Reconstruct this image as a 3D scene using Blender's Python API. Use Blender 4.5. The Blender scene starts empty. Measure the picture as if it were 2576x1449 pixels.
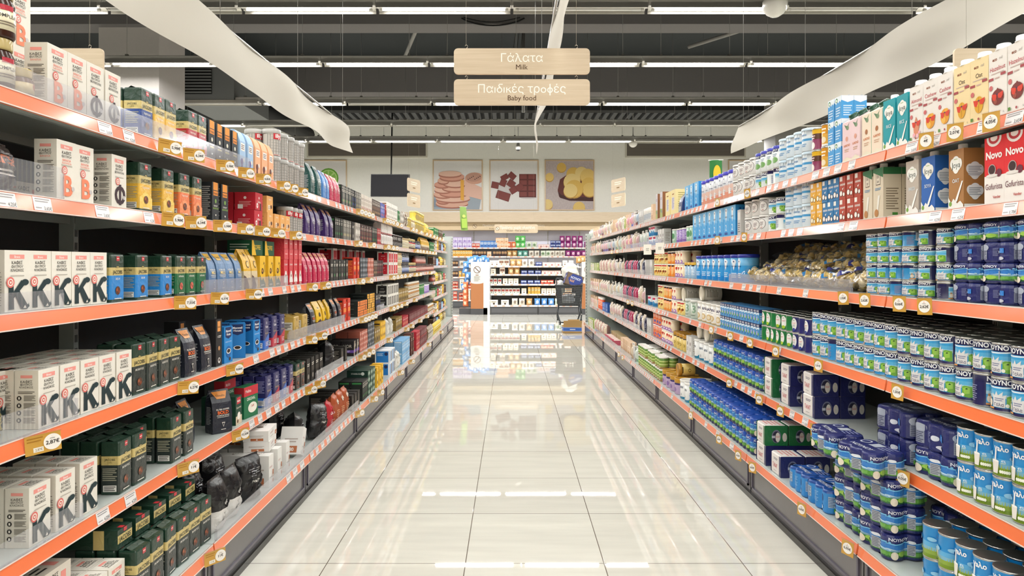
import bpy, math, random
from math import sin, cos, pi, radians as R
from mathutils import noise, Vector
rnd = random.Random(7)
SC = bpy.context.scene
COL = SC.collection

# ---------------------------------------------------------------- camera
F, VX, VY, HC = 1757.0, 1286.0, 662.0, 1.30      # focal length in pixels, vanishing point, eye height
cam = bpy.data.cameras.new('camera')
cam.sensor_width = 36.0
cam.lens = 36.0 * F / 2576.0
cam.shift_x = (1288.0 - VX) / 2576.0
cam.shift_y = -(724.5 - VY) / 2576.0
cam.clip_start, cam.clip_end = 0.05, 100
camo = bpy.data.objects.new('camera', cam)
COL.objects.link(camo)
camo.location = (0, 0, HC)
camo.rotation_euler = (R(90), 0, 0)
SC.camera = camo
SC.view_settings.view_transform = 'Standard'
SC.view_settings.look = 'None'
SC.view_settings.gamma = 1
SC.view_settings.use_curve_mapping = False
SC.view_settings.exposure = 1.12
SC.cycles.max_bounces = 7
SC.cycles.diffuse_bounces = 4
SC.cycles.glossy_bounces = 3
SC.cycles.transmission_bounces = 4
SC.cycles.transparent_max_bounces = 10
SC.cycles.sample_clamp_indirect = 4
SC.cycles.use_denoising = True
SC.cycles.caustics_reflective = False
SC.cycles.caustics_refractive = False

w = bpy.data.worlds.new('world')
SC.world = w
w.use_nodes = True
w.node_tree.nodes['Background'].inputs[0].default_value = (1, .97, .93, 1)
w.node_tree.nodes['Background'].inputs[1].default_value = 0.10

# long rows of fluorescent lamps: (distance along the aisle, lit strength)
LAMP_Z = 4.2
LAMP_ROWS = [(-5.2, 1), (-3.0, 1), (-0.8, 1), (1.4, 1), (3.35, 1), (5.7, 1), (7.99, 1), (10.17, 1.2), (12.7, .8), (14.7, .4), (16.6, .6)]
LAMP_POWER = 150.0
ROW_X0 = {7.99: 0, 10.17: .34, 12.7: .1, 14.7: .6, 16.6: -.2}
UNLIT = {7.99: {4, 7, 9, 11}, 12.7: {3, 5, 10}, 14.7: {1, 3, 4, 5, 6, 7, 8, 9, 10, 12}, 16.6: {2, 9}}
for ly, k in LAMP_ROWS:
    if ly in (12.7, 14.7, 16.6):
        continue        # these rows' lamps are lit one by one further down
    la = bpy.data.lights.new('fluorescent_light', 'AREA')
    la.shape = 'RECTANGLE'
    la.size, la.size_y = 22.0, 0.04
    la.energy = LAMP_POWER * k
    la.color = (.985, .985, .94)
    lo = bpy.data.objects.new('fluorescent_light', la)
    COL.objects.link(lo)
    lo.location = (0, ly, LAMP_Z - .035)

# ---------------------------------------------------------------- materials
def lin(h):
    h = h.lstrip('#')
    c = [int(h[i:i + 2], 16) / 255 for i in (0, 2, 4)]
    return tuple(x / 12.92 if x <= .04045 else ((x + .055) / 1.055) ** 2.4 for x in c) + (1,)

_M = {}
SPEC = {'c': (.55, .35, 0, 0), 'g': (.22, .5, 0, 0), 'f': (.3, .6, 0, .35), 'm': (.28, .5, .95, 0),
        'k': (.75, .2, 0, 0), 'w': (.9, .1, 0, 0)}
def mat(key, kind='c'):
    """'#rrggbb' or 'f:#rrggbb' (c card, g glossy plastic, f crinkled foil, m metal, k matt paint), or a named material."""
    if key in NAMED:
        k = key
    else:
        if ':' in key:
            kind, key = key.split(':')
        k = kind + key
    if k in _M:
        return _M[k]
    m = bpy.data.materials.new(k.replace('#', '_'))
    m.use_nodes = True
    nt = m.node_tree
    N, L = nt.nodes, nt.links
    if key in NAMED:
        NAMED[key](m, N, L)
        _M[k] = m
        return m
    p = N['Principled BSDF']
    ro, sp, me, bu = SPEC[kind]
    col = lin(key)
    p.inputs['Metallic'].default_value = me
    p.inputs['Specular IOR Level'].default_value = sp
    # small tonal unevenness of print and paint
    tc = N.new('ShaderNodeTexCoord')
    nz = N.new('ShaderNodeTexNoise')
    nz.inputs['Scale'].default_value = 30
    nz.inputs['Detail'].default_value = 2
    mx = N.new('ShaderNodeMix')
    mx.data_type = 'RGBA'
    mx.inputs[6].default_value = tuple(x * .93 for x in col[:3]) + (1,)
    mx.inputs[7].default_value = col
    L.new(tc.outputs['Object'], nz.inputs['Vector'])
    L.new(nz.outputs['Fac'], mx.inputs[0])
    L.new(mx.outputs[2], p.inputs['Base Color'])
    p.inputs['Roughness'].default_value = ro
    if bu:
        b = N.new('ShaderNodeBump')
        b.inputs['Strength'].default_value = bu
        b.inputs['Distance'].default_value = .01
        n2 = N.new('ShaderNodeTexNoise')
        n2.inputs['Scale'].default_value = 28
        n2.inputs['Detail'].default_value = 3
        n2.inputs['Distortion'].default_value = 1.5
        L.new(tc.outputs['Object'], n2.inputs['Vector'])
        L.new(n2.outputs['Fac'], b.inputs['Height'])
        L.new(b.outputs['Normal'], p.inputs['Normal'])
    _M[k] = m
    return m

def n_tiles(m, N, L):
    p = N['Principled BSDF']
    g = N.new('ShaderNodeNewGeometry')
    mp = N.new('ShaderNodeMapping')
    mp.inputs['Location'].default_value = (.198 + .6 * 40 - .0, -3.024 + .6 * 30, 0)
    br = N.new('ShaderNodeTexBrick')
    br.offset = 0
    br.squash = 1
    br.inputs['Scale'].default_value = 1
    br.inputs['Brick Width'].default_value = .6
    br.inputs['Row Height'].default_value = .6
    br.inputs['Mortar Size'].default_value = .0022
    br.inputs['Mortar Smooth'].default_value = .2
    br.inputs['Color1'].default_value = lin('#d8d6cb')
    br.inputs['Color2'].default_value = lin('#d2cfc4')
    br.inputs['Mortar'].default_value = lin('#6d6358')
    L.new(g.outputs['Position'], mp.inputs['Vector'])
    L.new(mp.outputs['Vector'], br.inputs['Vector'])
    # faint lengthwise veining of the porcelain
    m2 = N.new('ShaderNodeMapping')
    m2.inputs['Scale'].default_value = (1.0, 7.0, 1)
    nz = N.new('ShaderNodeTexNoise')
    nz.inputs['Scale'].default_value = 2.2
    nz.inputs['Detail'].default_value = 5
    L.new(g.outputs['Position'], m2.inputs['Vector'])
    L.new(m2.outputs['Vector'], nz.inputs['Vector'])
    mr = N.new('ShaderNodeMapRange')
    mr.inputs['From Min'].default_value = .3
    mr.inputs['From Max'].default_value = .7
    mr.inputs['To Min'].default_value = .93
    mr.inputs['To Max'].default_value = 1.03
    L.new(nz.outputs['Fac'], mr.inputs['Value'])
    mu = N.new('ShaderNodeMix')
    mu.data_type = 'RGBA'
    mu.blend_type = 'MULTIPLY'
    mu.inputs[0].default_value = 1
    L.new(br.outputs['Color'], mu.inputs[6])
    L.new(mr.outputs['Result'], mu.inputs[7])
    L.new(mu.outputs[2], p.inputs['Base Color'])
    p.inputs['Roughness'].default_value = .016
    p.inputs['Specular IOR Level'].default_value = .42
    b = N.new('ShaderNodeBump')
    b.inputs['Strength'].default_value = .25
    b.inputs['Distance'].default_value = .002
    b.invert = True
    L.new(br.outputs['Fac'], b.inputs['Height'])
    L.new(b.outputs['Normal'], p.inputs['Normal'])

def n_lampglow(m, N, L):
    p = N['Principled BSDF']
    p.inputs['Base Color'].default_value = (.9, .9, .9, 1)
    p.inputs['Emission Color'].default_value = (1, .98, .96, 1)
    p.inputs['Emission Strength'].default_value = 6
    m.cycles.emission_sampling = 'NONE'

def n_clear(m, N, L, tint=(.92, .93, .95, 1), gl=.14, rough=.08):
    N.remove(N['Principled BSDF'])
    out = N['Material Output']
    t = N.new('ShaderNodeBsdfTransparent')
    t.inputs[0].default_value = tint
    g = N.new('ShaderNodeBsdfGlossy')
    g.inputs['Roughness'].default_value = rough
    f = N.new('ShaderNodeFresnel')
    f.inputs[0].default_value = 1.5
    a = N.new('ShaderNodeMath')
    a.operation = 'ADD'
    a.inputs[1].default_value = gl
    mx = N.new('ShaderNodeMixShader')
    ge = N.new('ShaderNodeNewGeometry')
    iv = N.new('ShaderNodeMath')
    iv.operation = 'SUBTRACT'
    iv.inputs[0].default_value = 1
    ml = N.new('ShaderNodeMath')
    ml.operation = 'MULTIPLY'
    L.new(ge.outputs['Backfacing'], iv.inputs[1])
    L.new(f.outputs[0], ml.inputs[0])
    L.new(iv.outputs[0], ml.inputs[1])
    L.new(ml.outputs[0], a.inputs[0])
    L.new(a.outputs[0], mx.inputs[0])
    L.new(t.outputs[0], mx.inputs[1])
    L.new(g.outputs[0], mx.inputs[2])
    L.new(mx.outputs[0], out.inputs[0])

def n_acryl(m, N, L, white=.14):
    n_clear(m, N, L, (.95, .95, .965, 1), .03, .12)
    out = N['Material Output']
    src = out.inputs[0].links[0].from_socket
    d = N.new('ShaderNodeBsdfDiffuse')
    d.inputs[0].default_value = (.8, .79, .83, 1)
    mx = N.new('ShaderNodeMixShader')
    mx.inputs[0].default_value = white
    L.new(src, mx.inputs[1])
    L.new(d.outputs[0], mx.inputs[2])
    L.new(mx.outputs[0], out.inputs[0])

def n_rail(m, N, L):
    p = N['Principled BSDF']
    p.inputs['Base Color'].default_value = lin('#f3763f')
    p.inputs['Roughness'].default_value = .35
    p.inputs['Coat Weight'].default_value = 1
    p.inputs['Coat Roughness'].default_value = .12
    p.inputs['Coat IOR'].default_value = 1.6

def n_wood(m, N, L, a='#c9b69c', b='#bfab90', sc=(1, 1, 18), base=4):
    p = N['Principled BSDF']
    tc = N.new('ShaderNodeTexCoord')
    mp = N.new('ShaderNodeMapping')
    mp.inputs['Scale'].default_value = sc
    nz = N.new('ShaderNodeTexNoise')
    nz.inputs['Scale'].default_value = base
    nz.inputs['Detail'].default_value = 6
    nz.inputs['Distortion'].default_value = .6
    cr = N.new('ShaderNodeValToRGB')
    cr.color_ramp.elements[0].position = .35
    cr.color_ramp.elements[1].position = .65
    cr.color_ramp.elements[0].color = lin(b)
    cr.color_ramp.elements[1].color = lin(a)
    L.new(tc.outputs['Object'], mp.inputs['Vector'])
    L.new(mp.outputs['Vector'], nz.inputs['Vector'])
    L.new(nz.outputs['Fac'], cr.inputs['Fac'])
    L.new(cr.outputs['Color'], p.inputs['Base Color'])
    p.inputs['Roughness'].default_value = .5

def n_fabric(m, N, L):
    p = N['Principled BSDF']
    p.inputs['Base Color'].default_value = lin('#beb8ad')
    p.inputs['Roughness'].default_value = .7
    p.inputs['Specular IOR Level'].default_value = .2
    t = N.new('ShaderNodeBsdfTranslucent')
    t.inputs[0].default_value = lin('#d0c8b8')
    mx = N.new('ShaderNodeMixShader')
    mx.inputs[0].default_value = .15
    out = N['Material Output']
    L.new(p.outputs[0], mx.inputs[1])
    L.new(t.outputs[0], mx.inputs[2])
    L.new(mx.outputs[0], out.inputs[0])

def n_vent(m, N, L):
    p = N['Principled BSDF']
    tc = N.new('ShaderNodeTexCoord')
    wv = N.new('ShaderNodeTexWave')
    wv.bands_direction = 'Z'
    wv.inputs['Scale'].default_value = 9
    cr = N.new('ShaderNodeValToRGB')
    cr.color_ramp.elements[0].color = lin('#4b453f')
    cr.color_ramp.elements[1].color = lin('#857c70')
    L.new(tc.outputs['Object'], wv.inputs['Vector'])
    L.new(wv.outputs['Fac'], cr.inputs['Fac'])
    L.new(cr.outputs['Color'], p.inputs['Base Color'])
    p.inputs['Roughness'].default_value = .6

NAMED = {'tiles': n_tiles, 'lampglow': n_lampglow, 'clear': n_clear, 'rail': n_rail, 'wood': n_wood,
         'fabric': n_fabric, 'vent': n_vent,
         'acryl': n_acryl,
         'film': lambda m, N, L: n_clear(m, N, L, (.97, .97, .98, 1), .03, .12),
         'smoke': lambda m, N, L: n_clear(m, N, L, (.62, .34, .2, 1), .1, .05),
         'linen': lambda m, N, L: n_wood(m, N, L, '#c9bcb8', '#b8a8a6', (6, 1, 2), 9)}

# ---------------------------------------------------------------- text outlines (from the built-in font), cached
_T, _TB = {}, {}
GR = str.maketrans('ΚΑΕΟΤΥΡΙΝΒΜΗΖΧοικ', 'KAEOTYPINBMHZXoıκ')
def outline(s, bold, al='CENTER'):
    cu = bpy.data.curves.new('text', 'FONT')
    cu.body = s
    cu.align_x = al
    cu.resolution_u = 3
    cu.offset = bold
    ob = bpy.data.objects.new('text', cu)
    me = bpy.data.meshes.new_from_object(ob)
    vs = [(v.co.x, v.co.y) for v in me.vertices]
    fs = [tuple(p.vertices) for p in me.polygons]
    bpy.data.objects.remove(ob)
    bpy.data.curves.remove(cu)
    bpy.data.meshes.remove(me)
    return vs, fs
def glyphs(s, bold=0.0):
    k = (s, bold)
    if k in _T:
        return _T[k]
    s = s.translate(GR)
    base = ''.join({'Φ': 'O', 'φ': 'o', 'δ': 'o', 'κ': 'ı '}.get(c, c) for c in s)
    vs, fs = outline(base, bold, 'LEFT')
    # letters whose outline overlaps itself in the font are put together from plain strokes
    done, _TB[k] = '', len(vs)
    for ch in s:
        if ch in 'Φφδκ':
            bc = {'Φ': 'O', 'φ': 'o', 'δ': 'o', 'κ': 'ı'}[ch]
            ov = outline(bc, bold, 'LEFT')[0]
            ow = max(p[0] for p in ov) - min(p[0] for p in ov)
            ht = max(p[1] for p in ov)
            xr = max(p[0] for p in outline(done + bc, bold, 'LEFT')[0])
            hw = .045 + bold
            xc = xr - ow / 2
            if ch in 'Φφ':
                lo, hi = (-.06, .78) if ch == 'Φ' else (-.22, .74)
                ps = [[(xc - hw, lo), (xc + hw, lo), (xc + hw, hi), (xc - hw, hi)]]
            elif ch == 'δ':
                l = xc - ow * .32
                ps = [[(xc + .02, ht - .07), (xc + .12, ht - .05), (l + .13, ht + .16), (l + .04, ht + .13)], [(l + .04, ht + .13), (l + .13, ht + .16), (l + .17, ht + .24), (l + .12, ht + .29)],
                      [(l + .12, ht + .29), (l + .17, ht + .215), (l + .42, ht + .21), (l + .42, ht + .29)]]
            else:
                ps = [[(xr - .01, ht * .42), (xr - .01, ht * .60), (xr + .23, ht), (xr + .34, ht)], [(xr + .07, ht * .52), (xr + .16, ht * .62), (xr + .37, 0), (xr + .26, 0)]]
            for p in ps:
                b = len(vs)
                vs += p
                fs.append(tuple(range(b, b + len(p))))
        done += {'Φ': 'O', 'φ': 'o', 'δ': 'o', 'κ': 'ı '}.get(ch, ch)
    xs = [v[0] for v in vs] or [0]
    c = (min(xs) + max(xs)) / 2
    vs = [(x - c, y - .36) for x, y in vs]
    _T[k] = (vs, fs, (max(xs) - min(xs)) or 1)
    return _T[k]

def clip(poly, ax, lo, hi):
    for s, b in ((1, lo), (-1, hi)):
        out = []
        for i in range(len(poly)):
            p, q = poly[i], poly[(i + 1) % len(poly)]
            dp, dq = s * (p[ax] - b), s * (q[ax] - b)
            if dp >= 0:
                out.append(p)
            if dp * dq < 0:
                t = dp / (dp - dq)
                out.append((p[0] + (q[0] - p[0]) * t, p[1] + (q[1] - p[1]) * t))
        poly = out
        if len(poly) < 3:
            return []
    return poly

# ---------------------------------------------------------------- mesh builder
class MB:
    def __init__(s, kind='c'):
        s.v, s.f, s.m, s.s, s.mats, s.kind = [], [], [], [], {}, kind
    def mi(s, c):
        if ':' not in c and c not in NAMED:
            c = s.kind + ':' + c
        return s.mats.setdefault(c, len(s.mats))
    def add(s, vs, fs, c, smooth=False):
        b = len(s.v)
        s.v.extend(vs)
        mi = s.mi(c) if isinstance(c, str) else None
        for i, f in enumerate(fs):
            s.f.append(tuple(j + b for j in f))
            s.m.append(mi if mi is not None else s.mi(c[i]))
            s.s.append(smooth)
    def box(s, x0, y0, z0, x1, y1, z1, c):
        """c: one colour, or six (bottom, top, front -Y, right +X, back +Y, left -X)."""
        vs = [(x0, y0, z0), (x1, y0, z0), (x1, y1, z0), (x0, y1, z0), (x0, y0, z1), (x1, y0, z1), (x1, y1, z1), (x0, y1, z1)]
        fs = [(0, 3, 2, 1), (4, 5, 6, 7), (0, 1, 5, 4), (1, 2, 6, 5), (2, 3, 7, 6), (3, 0, 4, 7)]
        s.add(vs, fs, c)
    def rbox(s, x0, y0, z0, x1, y1, z1, c, r=.004, seg=3):
        """box with rounded vertical edges and eased top and bottom rims"""
        cx, cy, hx, hy = (x0 + x1) / 2, (y0 + y1) / 2, (x1 - x0) / 2, (y1 - y0) / 2
        ft = rrect(hx, hy, r, seg)
        k = 1 - r * .6 / max(hx, hy)
        s.prism([(x + cx, y + cy) for x, y in ft], [(z0, k), (z0 + r * .6, 1), (z1 - r * .6, 1), (z1, k)], c, (cx, cy))
    def prism(s, foot, lev, c, ctr=(0, 0), smooth=False, caps=True):
        """foot swept up through levels (z, scale); c one colour or one per segment"""
        n = len(foot)
        vs = []
        for z, k in lev:
            vs += [(ctr[0] + (x - ctr[0]) * k, ctr[1] + (y - ctr[1]) * k, z) for x, y in foot]
        for i in range(len(lev) - 1):
            fs = [(i * n + j, i * n + (j + 1) % n, (i + 1) * n + (j + 1) % n, (i + 1) * n + j) for j in range(n)]
            s.add(vs if i == 0 else [], [tuple(q if i == 0 else q - len(vs) for q in f) for f in fs],
                  c if isinstance(c, str) else c[i], smooth)
        if caps:
            top = [(len(lev) - 1) * n + j for j in range(n)]
            s.add([], [tuple(q - len(vs) for q in top)], c if isinstance(c, str) else c[-1])
            s.add([], [tuple(q - len(vs) for q in reversed(range(n)))], c if isinstance(c, str) else c[0])
    def lathe(s, prof, c, n=24, cx=0, cy=0, ax='z', smooth=True):
        vs, m = [], len(prof)
        for r, z in prof:
            for j in range(n):
                a = 2 * pi * j / n
                x, y = r * cos(a), r * sin(a)
                vs.append((cx + x, cy + y, z) if ax == 'z' else ((z, cy + x, cx + y) if ax == 'x' else (cx + x, z, cy - y)))
        fs, cs = [], []
        for i in range(m - 1):
            for j in range(n):
                fs.append((i * n + j, i * n + (j + 1) % n, (i + 1) * n + (j + 1) % n, (i + 1) * n + j))
                cs.append(c if isinstance(c, str) else c[i])
        s.add(vs, fs, cs, smooth)
        b = -len(vs)
        if prof[0][0] > 1e-5:
            s.add([], [tuple(b + j for j in reversed(range(n)))], cs[0])
        if prof[-1][0] > 1e-5:
            s.add([], [tuple(b + (m - 1) * n + j for j in range(n))], cs[-1])
    def tube(s, pts, r, c, n=8):
        pts = [Vector(p) for p in pts]
        vs = []
        for i, p in enumerate(pts):
            t = (pts[min(i + 1, len(pts) - 1)] - pts[max(i - 1, 0)]).normalized()
            a = t.cross(Vector((0, 0, 1)) if abs(t.z) < .9 else Vector((1, 0, 0))).normalized()
            b = t.cross(a)
            vs += [tuple(p + (a * cos(2 * pi * j / n) + b * sin(2 * pi * j / n)) * r) for j in range(n)]
        fs = [(i * n + j, i * n + (j + 1) % n, (i + 1) * n + (j + 1) % n, (i + 1) * n + j) for i in range(len(pts) - 1) for j in range(n)]
        fs += [tuple(reversed(range(n))), tuple((len(pts) - 1) * n + j for j in range(n))]
        s.add(vs, fs, c, True)
    def grid(s, fn, nu, nv, c, smooth=True):
        vs = [fn(i / nu, j / nv) for j in range(nv + 1) for i in range(nu + 1)]
        w = nu + 1
        s.add(vs, [(j * w + i, j * w + i + 1, (j + 1) * w + i + 1, (j + 1) * w + i) for j in range(nv) for i in range(nu)], c, smooth)
    def ops(s, surf, W, H, ops, dx=None, dz=None, off=.0004, cl=True):
        """flat print on a surface: rects, discs, polygons, words, and lines of small print"""
        for k, o in enumerate(ops):
            d = off + .00016 * k
            polys = []
            c = o[5] if o[0] in 'r' else None
            if o[0] == 'r':
                polys = [[(o[1], o[2]), (o[3], o[2]), (o[3], o[4]), (o[1], o[4])]]
            elif o[0] == 'c':
                r, c = o[3], o[4]
                ry = (o[5] if len(o) > 5 else r * W / H)
                polys = [[(o[1] + r * cos(2 * pi * i / 20), o[2] + ry * sin(2 * pi * i / 20)) for i in range(20)]]
            elif o[0] == 'p':
                polys, c = [o[1]], o[2]
            elif o[0] == 'l':
                x0, z0, x1, z1, n, c = o[1:7]
                for i in range(n):
                    zz = z1 - (z1 - z0) * (i + .5) / n
                    hh = (z1 - z0) / n * .22
                    xe = x1 - (x1 - x0) * (.0, .12, .05, .3)[i % 4]
                    polys.append([(x0, zz - hh), (xe, zz - hh), (xe, zz + hh), (x0, zz + hh)])
            elif o[0] == 't':
                _, txt, cx, cz, hh, c = o[:6]
                mw = o[6] if len(o) > 6 else .9
                bold = o[7] if len(o) > 7 else 0
                rot = o[8] if len(o) > 8 else 0
                vs, fs, wd = glyphs(txt, bold)
                sc = hh * H / .72
                sx = min(sc, mw * (W if not rot else H) / wd)
                q = []
                for x, y in vs:
                    x, y = x * sx, y * sc
                    if rot:
                        x, y = x * cos(rot) - y * sin(rot), x * sin(rot) + y * cos(rot)
                    q.append((cx + x / W, cz + y / H))
                polys = [[q[i] for i in f] for f in fs]
                if not dx:
                    nb = _TB[(txt, bold)]
                    s.add([surf((x - .5) * W, z * H, d + (.0001 if i >= nb else 0)) for i, (x, z) in enumerate(q)], fs, c)
                    continue
            for p in polys:
                if o[0] in 'cp' and cl:
                    p = clip(clip(p, 0, 0, 1) or [], 1, 0, 1) if p else []
                    if not p:
                        continue
                p = [((x - .5) * W, z * H) for x, z in p]
                lst = [p]
                for ax, st in ((0, dx), (1, dz)):
                    if st:
                        nl = []
                        for q in lst:
                            a, b = min(u[ax] for u in q), max(u[ax] for u in q)
                            i0, i1 = math.floor(a / st), math.ceil(b / st)
                            if i1 - i0 <= 1:
                                nl.append(q)
                            else:
                                nl += [r for r in (clip(q, ax, i * st, (i + 1) * st) for i in range(i0, i1)) if r]
                        lst = nl
                for q in lst:
                    s.add([surf(x, z, d) for x, z in q], [tuple(range(len(q)))], c)
    def build(s, name):
        me = bpy.data.meshes.new(name)
        me.from_pydata(s.v, [], s.f)
        for c in s.mats:
            me.materials.append(mat(c))
        me.polygons.foreach_set('material_index', s.m)
        me.polygons.foreach_set('use_smooth', s.s)
        me.validate()
        me.update()
        return me

def rrect(hx, hy, r, seg=3):
    o = []
    for cx, cy, a0 in ((hx - r, hy - r, 0), (-hx + r, hy - r, 90), (-hx + r, -hy + r, 180), (hx - r, -hy + r, 270)):
        for i in range(seg + 1):
            a = R(a0 + 90 * i / seg)
            o.append((cx + r * cos(a), cy + r * sin(a)))
    return o

def obj(name, me, parent=None, loc=(0, 0, 0), rz=0, **kw):
    if isinstance(me, MB):
        me = me.build(name)
    o = bpy.data.objects.new(name, me)
    COL.objects.link(o)
    o.location = loc
    o.rotation_euler = (kw.pop('rx', 0), kw.pop('ry', 0), rz)
    if parent:
        o.parent = parent
    for k, v in kw.items():
        if v:
            o[k] = v
    return o
def thing(name, label, category, loc=(0, 0, 0), rz=0, group=None, **kw):
    return obj(name, None, None, loc, rz, label=label, category=category, group=group, **kw)
def struct(name, me, **kw):
    return obj(name, me, kind='structure', **kw)
# ================================================================ goods: one design each, shared by all its copies
D = {}
def reg(key, name, desc, cat, w, d, h, parts):
    D[key] = dict(name=name, desc=desc, cat=cat, w=w, d=d, h=h, parts=[(n, m.build(n or name) if isinstance(m, MB) else m) for n, m in parts])

def S_front(d): return lambda x, z, o: (x, -d / 2 - o, z)
def S_right(w): return lambda x, z, o: (w / 2 + o, x, z)
def S_left(w): return lambda x, z, o: (-w / 2 - o, -x, z)
def S_top(d, h): return lambda x, z, o: (x, -d / 2 + z, h + o)

def boxd(key, name, desc, w, d, h, base, front=(), side=(), top=(), cat='box', sidecol=None, kind='c', extra=None):
    m = MB(kind)
    sc = sidecol or base
    m.box(-w / 2, -d / 2, 0, w / 2, d / 2, h, [sc, base, base, sc, sc, sc])
    m.ops(S_front(d), w, h, front)
    if side:
        m.ops(S_right(w), d, h, side)
        m.ops(S_left(w), d, h, side)
    if top:
        m.ops(S_top(d, h), w, d, top)
    if extra:
        extra(m)
    reg(key, name, desc, cat, w, d, h, [(None, m)])

def brickd(key, name, desc, w, d, h, bands, front=(), side=(), cat='coffee pack', kind='f'):
    """vacuum brick: eased edges, bands of colour all the way round, folded crimp on top"""
    m = MB(kind)
    ft = rrect(w / 2, d / 2, .005, 2)
    zs = [0, .004]
    cs = [bands[0][1]]
    for t, c in bands:
        zs.append(min(t * h, h - .005))
        cs.append(c)
    zs.append(h)
    cs.append(bands[-1][1])
    m.prism(ft, [(z, .95 if i in (0, len(zs) - 1) else 1) for i, z in enumerate(zs)], cs)
    tc = bands[-1][1]
    m.add([(-w * .46, -.012, h), (w * .46, -.012, h), (w * .44, .006, h + .007), (-w * .44, .006, h + .007), (w * .44, .016, h), (-w * .44, .016, h)],
          [(0, 1, 2, 3), (3, 2, 4, 5)], tc)
    m.ops(S_front(d), w, h, front)
    m.ops(S_right(w), d, h, side)
    m.ops(S_left(w), d, h, side)
    reg(key, name, desc, cat, w, d, h, [(None, m)])

def lerp_tab(tab, t):
    for (a, x), (b, y) in zip(tab, tab[1:]):
        if t <= b:
            return x + (y - x) * (t - a) / (b - a)
    return tab[-1][1]

def bagd(key, name, desc, w, d, h, bands, front=(), side=(), cat='coffee bag', kind='f', lean=0.0, soft=0.0, seed=1,
         tab=((0, .9), (.05, 1), (.5, 1), (.72, .82), (.86, .45), (.95, .12), (1, .04)), clipc=None):
    """side-gusset bag: full below, drawn in to a flat folded top"""
    m = MB(kind)
    def nz(x, z, s):
        return noise.noise(Vector((x * 40 + seed, z * 30, s))) * soft if soft else 0
    def fy(x, t):
        k = lerp_tab(tab, t)
        return -d / 2 * k - .006 * k * (1 - (2 * x / w) ** 2) + lean * t * t
    def by(x, t):
        k = lerp_tab(tab, t)
        return d / 2 * k + .004 * k * (1 - (2 * x / w) ** 2) + lean * t * t
    nv, xs = 14, [-.5, -.25, 0, .25, .5]
    cuts = sorted({round(i / nv, 4) for i in range(nv + 1)} | {b[0] for b in bands})
    rows = []
    for t in cuts:
        ind = w * .16 * max(0, t - .25)
        r = [(x * w + nz(x, t, 1) * .5, fy(x * w, t) + nz(x, t, 2), t * h) for x in xs]
        my = (fy(0, t) + by(0, t)) / 2
        r += [(w / 2 - ind, my, t * h)]
        r += [(x * w, by(x * w, t) + nz(x, t, 3), t * h) for x in reversed(xs)]
        r += [(-w / 2 + ind, my, t * h)]
        rows.append(r)
    n = len(rows[0])
    vs = [p for r in rows for p in r]
    fs, cs = [], []
    for i in range(len(rows) - 1):
        tm = (cuts[i] + cuts[i + 1]) / 2
        c = next((c for b, c in bands if tm <= b), bands[-1][1])
        for j in range(n):
            fs.append((i * n + j, i * n + (j + 1) % n, (i + 1) * n + (j + 1) % n, (i + 1) * n + j))
            cs.append(c)
    fs += [tuple(reversed(range(n))), tuple((len(rows) - 1) * n + j for j in range(n))]
    cs += [bands[0][1], bands[-1][1]]
    m.add(vs, fs, cs, soft > 0)
    if clipc:
        z = h * .985
        m.box(-w * .53, lean - .006, z - .008, w * .53, lean + .006, z + .012, clipc)
    m.ops(lambda x, z, o: (x, fy(x, z / h) + nz(x / w, z / h, 2) - o - (.002 if soft else 0), z), w, h, front, w / 6, h / 14, off=.0012)
    if side:
        for sg in (1, -1):
            m.ops(lambda x, z, o: (sg * (w / 2 - w * .16 * max(0, z / h - .25) * (1 - abs(x) / (d / 2)) + o + .001), sg * x * lerp_tab(tab, z / h) + lean * (z / h) ** 2, z), d, h, side, d / 4, h / 12)
    reg(key, name, desc, cat, w, max(d, .02), h, [(None, m)])

def pouchd(key, name, desc, w, d, h, base, front=(), cat='pouch', kind='f', crumple=.012, seed=3, back=None):
    """pillow pouch, crinkled, standing on its lower seam"""
    m = MB(kind)
    def th(u, v):
        a = max(0, 1 - abs(2 * u - 1) ** 2.6) ** .6 * max(0, 1 - abs(2 * v - .9) ** 3.0) ** .5
        return a
    def cr(u, v, s):
        e = th(u, v)
        return (noise.noise(Vector((u * 5 + seed, v * 6, s))) + .5 * noise.noise(Vector((u * 13, v * 15 + seed, s)))) * crumple * (.35 + e)
    def fp(u, v, s, o=0):
        x = (u - .5) * w * (1 - .06 * sin(pi * v)) + cr(v, u, 9) * .6
        y = s * (d / 2 * th(u, v) + abs(cr(u, v, s)) * .8 * (1 if 0 < u < 1 and 0 < v < 1 else 0) + o)
        return (x, y, v * h)
    c_ = base if isinstance(base, str) else [next((q for t, q in base if (j + .5) / 20 <= t), base[-1][1]) for j in range(20) for i in range(16)]
    m.grid(lambda u, v: fp(u, v, -1), 16, 20, c_, True)
    m.grid(lambda u, v: fp(1 - u, v, 1), 16, 20, back or c_, True)
    m.ops(lambda x, z, o: fp(x / w + .5, z / h, -1, o), w, h, front, w / 16, h / 20, off=.002)
    reg(key, name, desc, cat, w, d, h, [(None, m)])

def S_cyl(r, rot=0):
    return lambda x, z, o: ((r + o) * sin(x / r + rot), -(r + o) * cos(x / r + rot), z)

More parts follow.
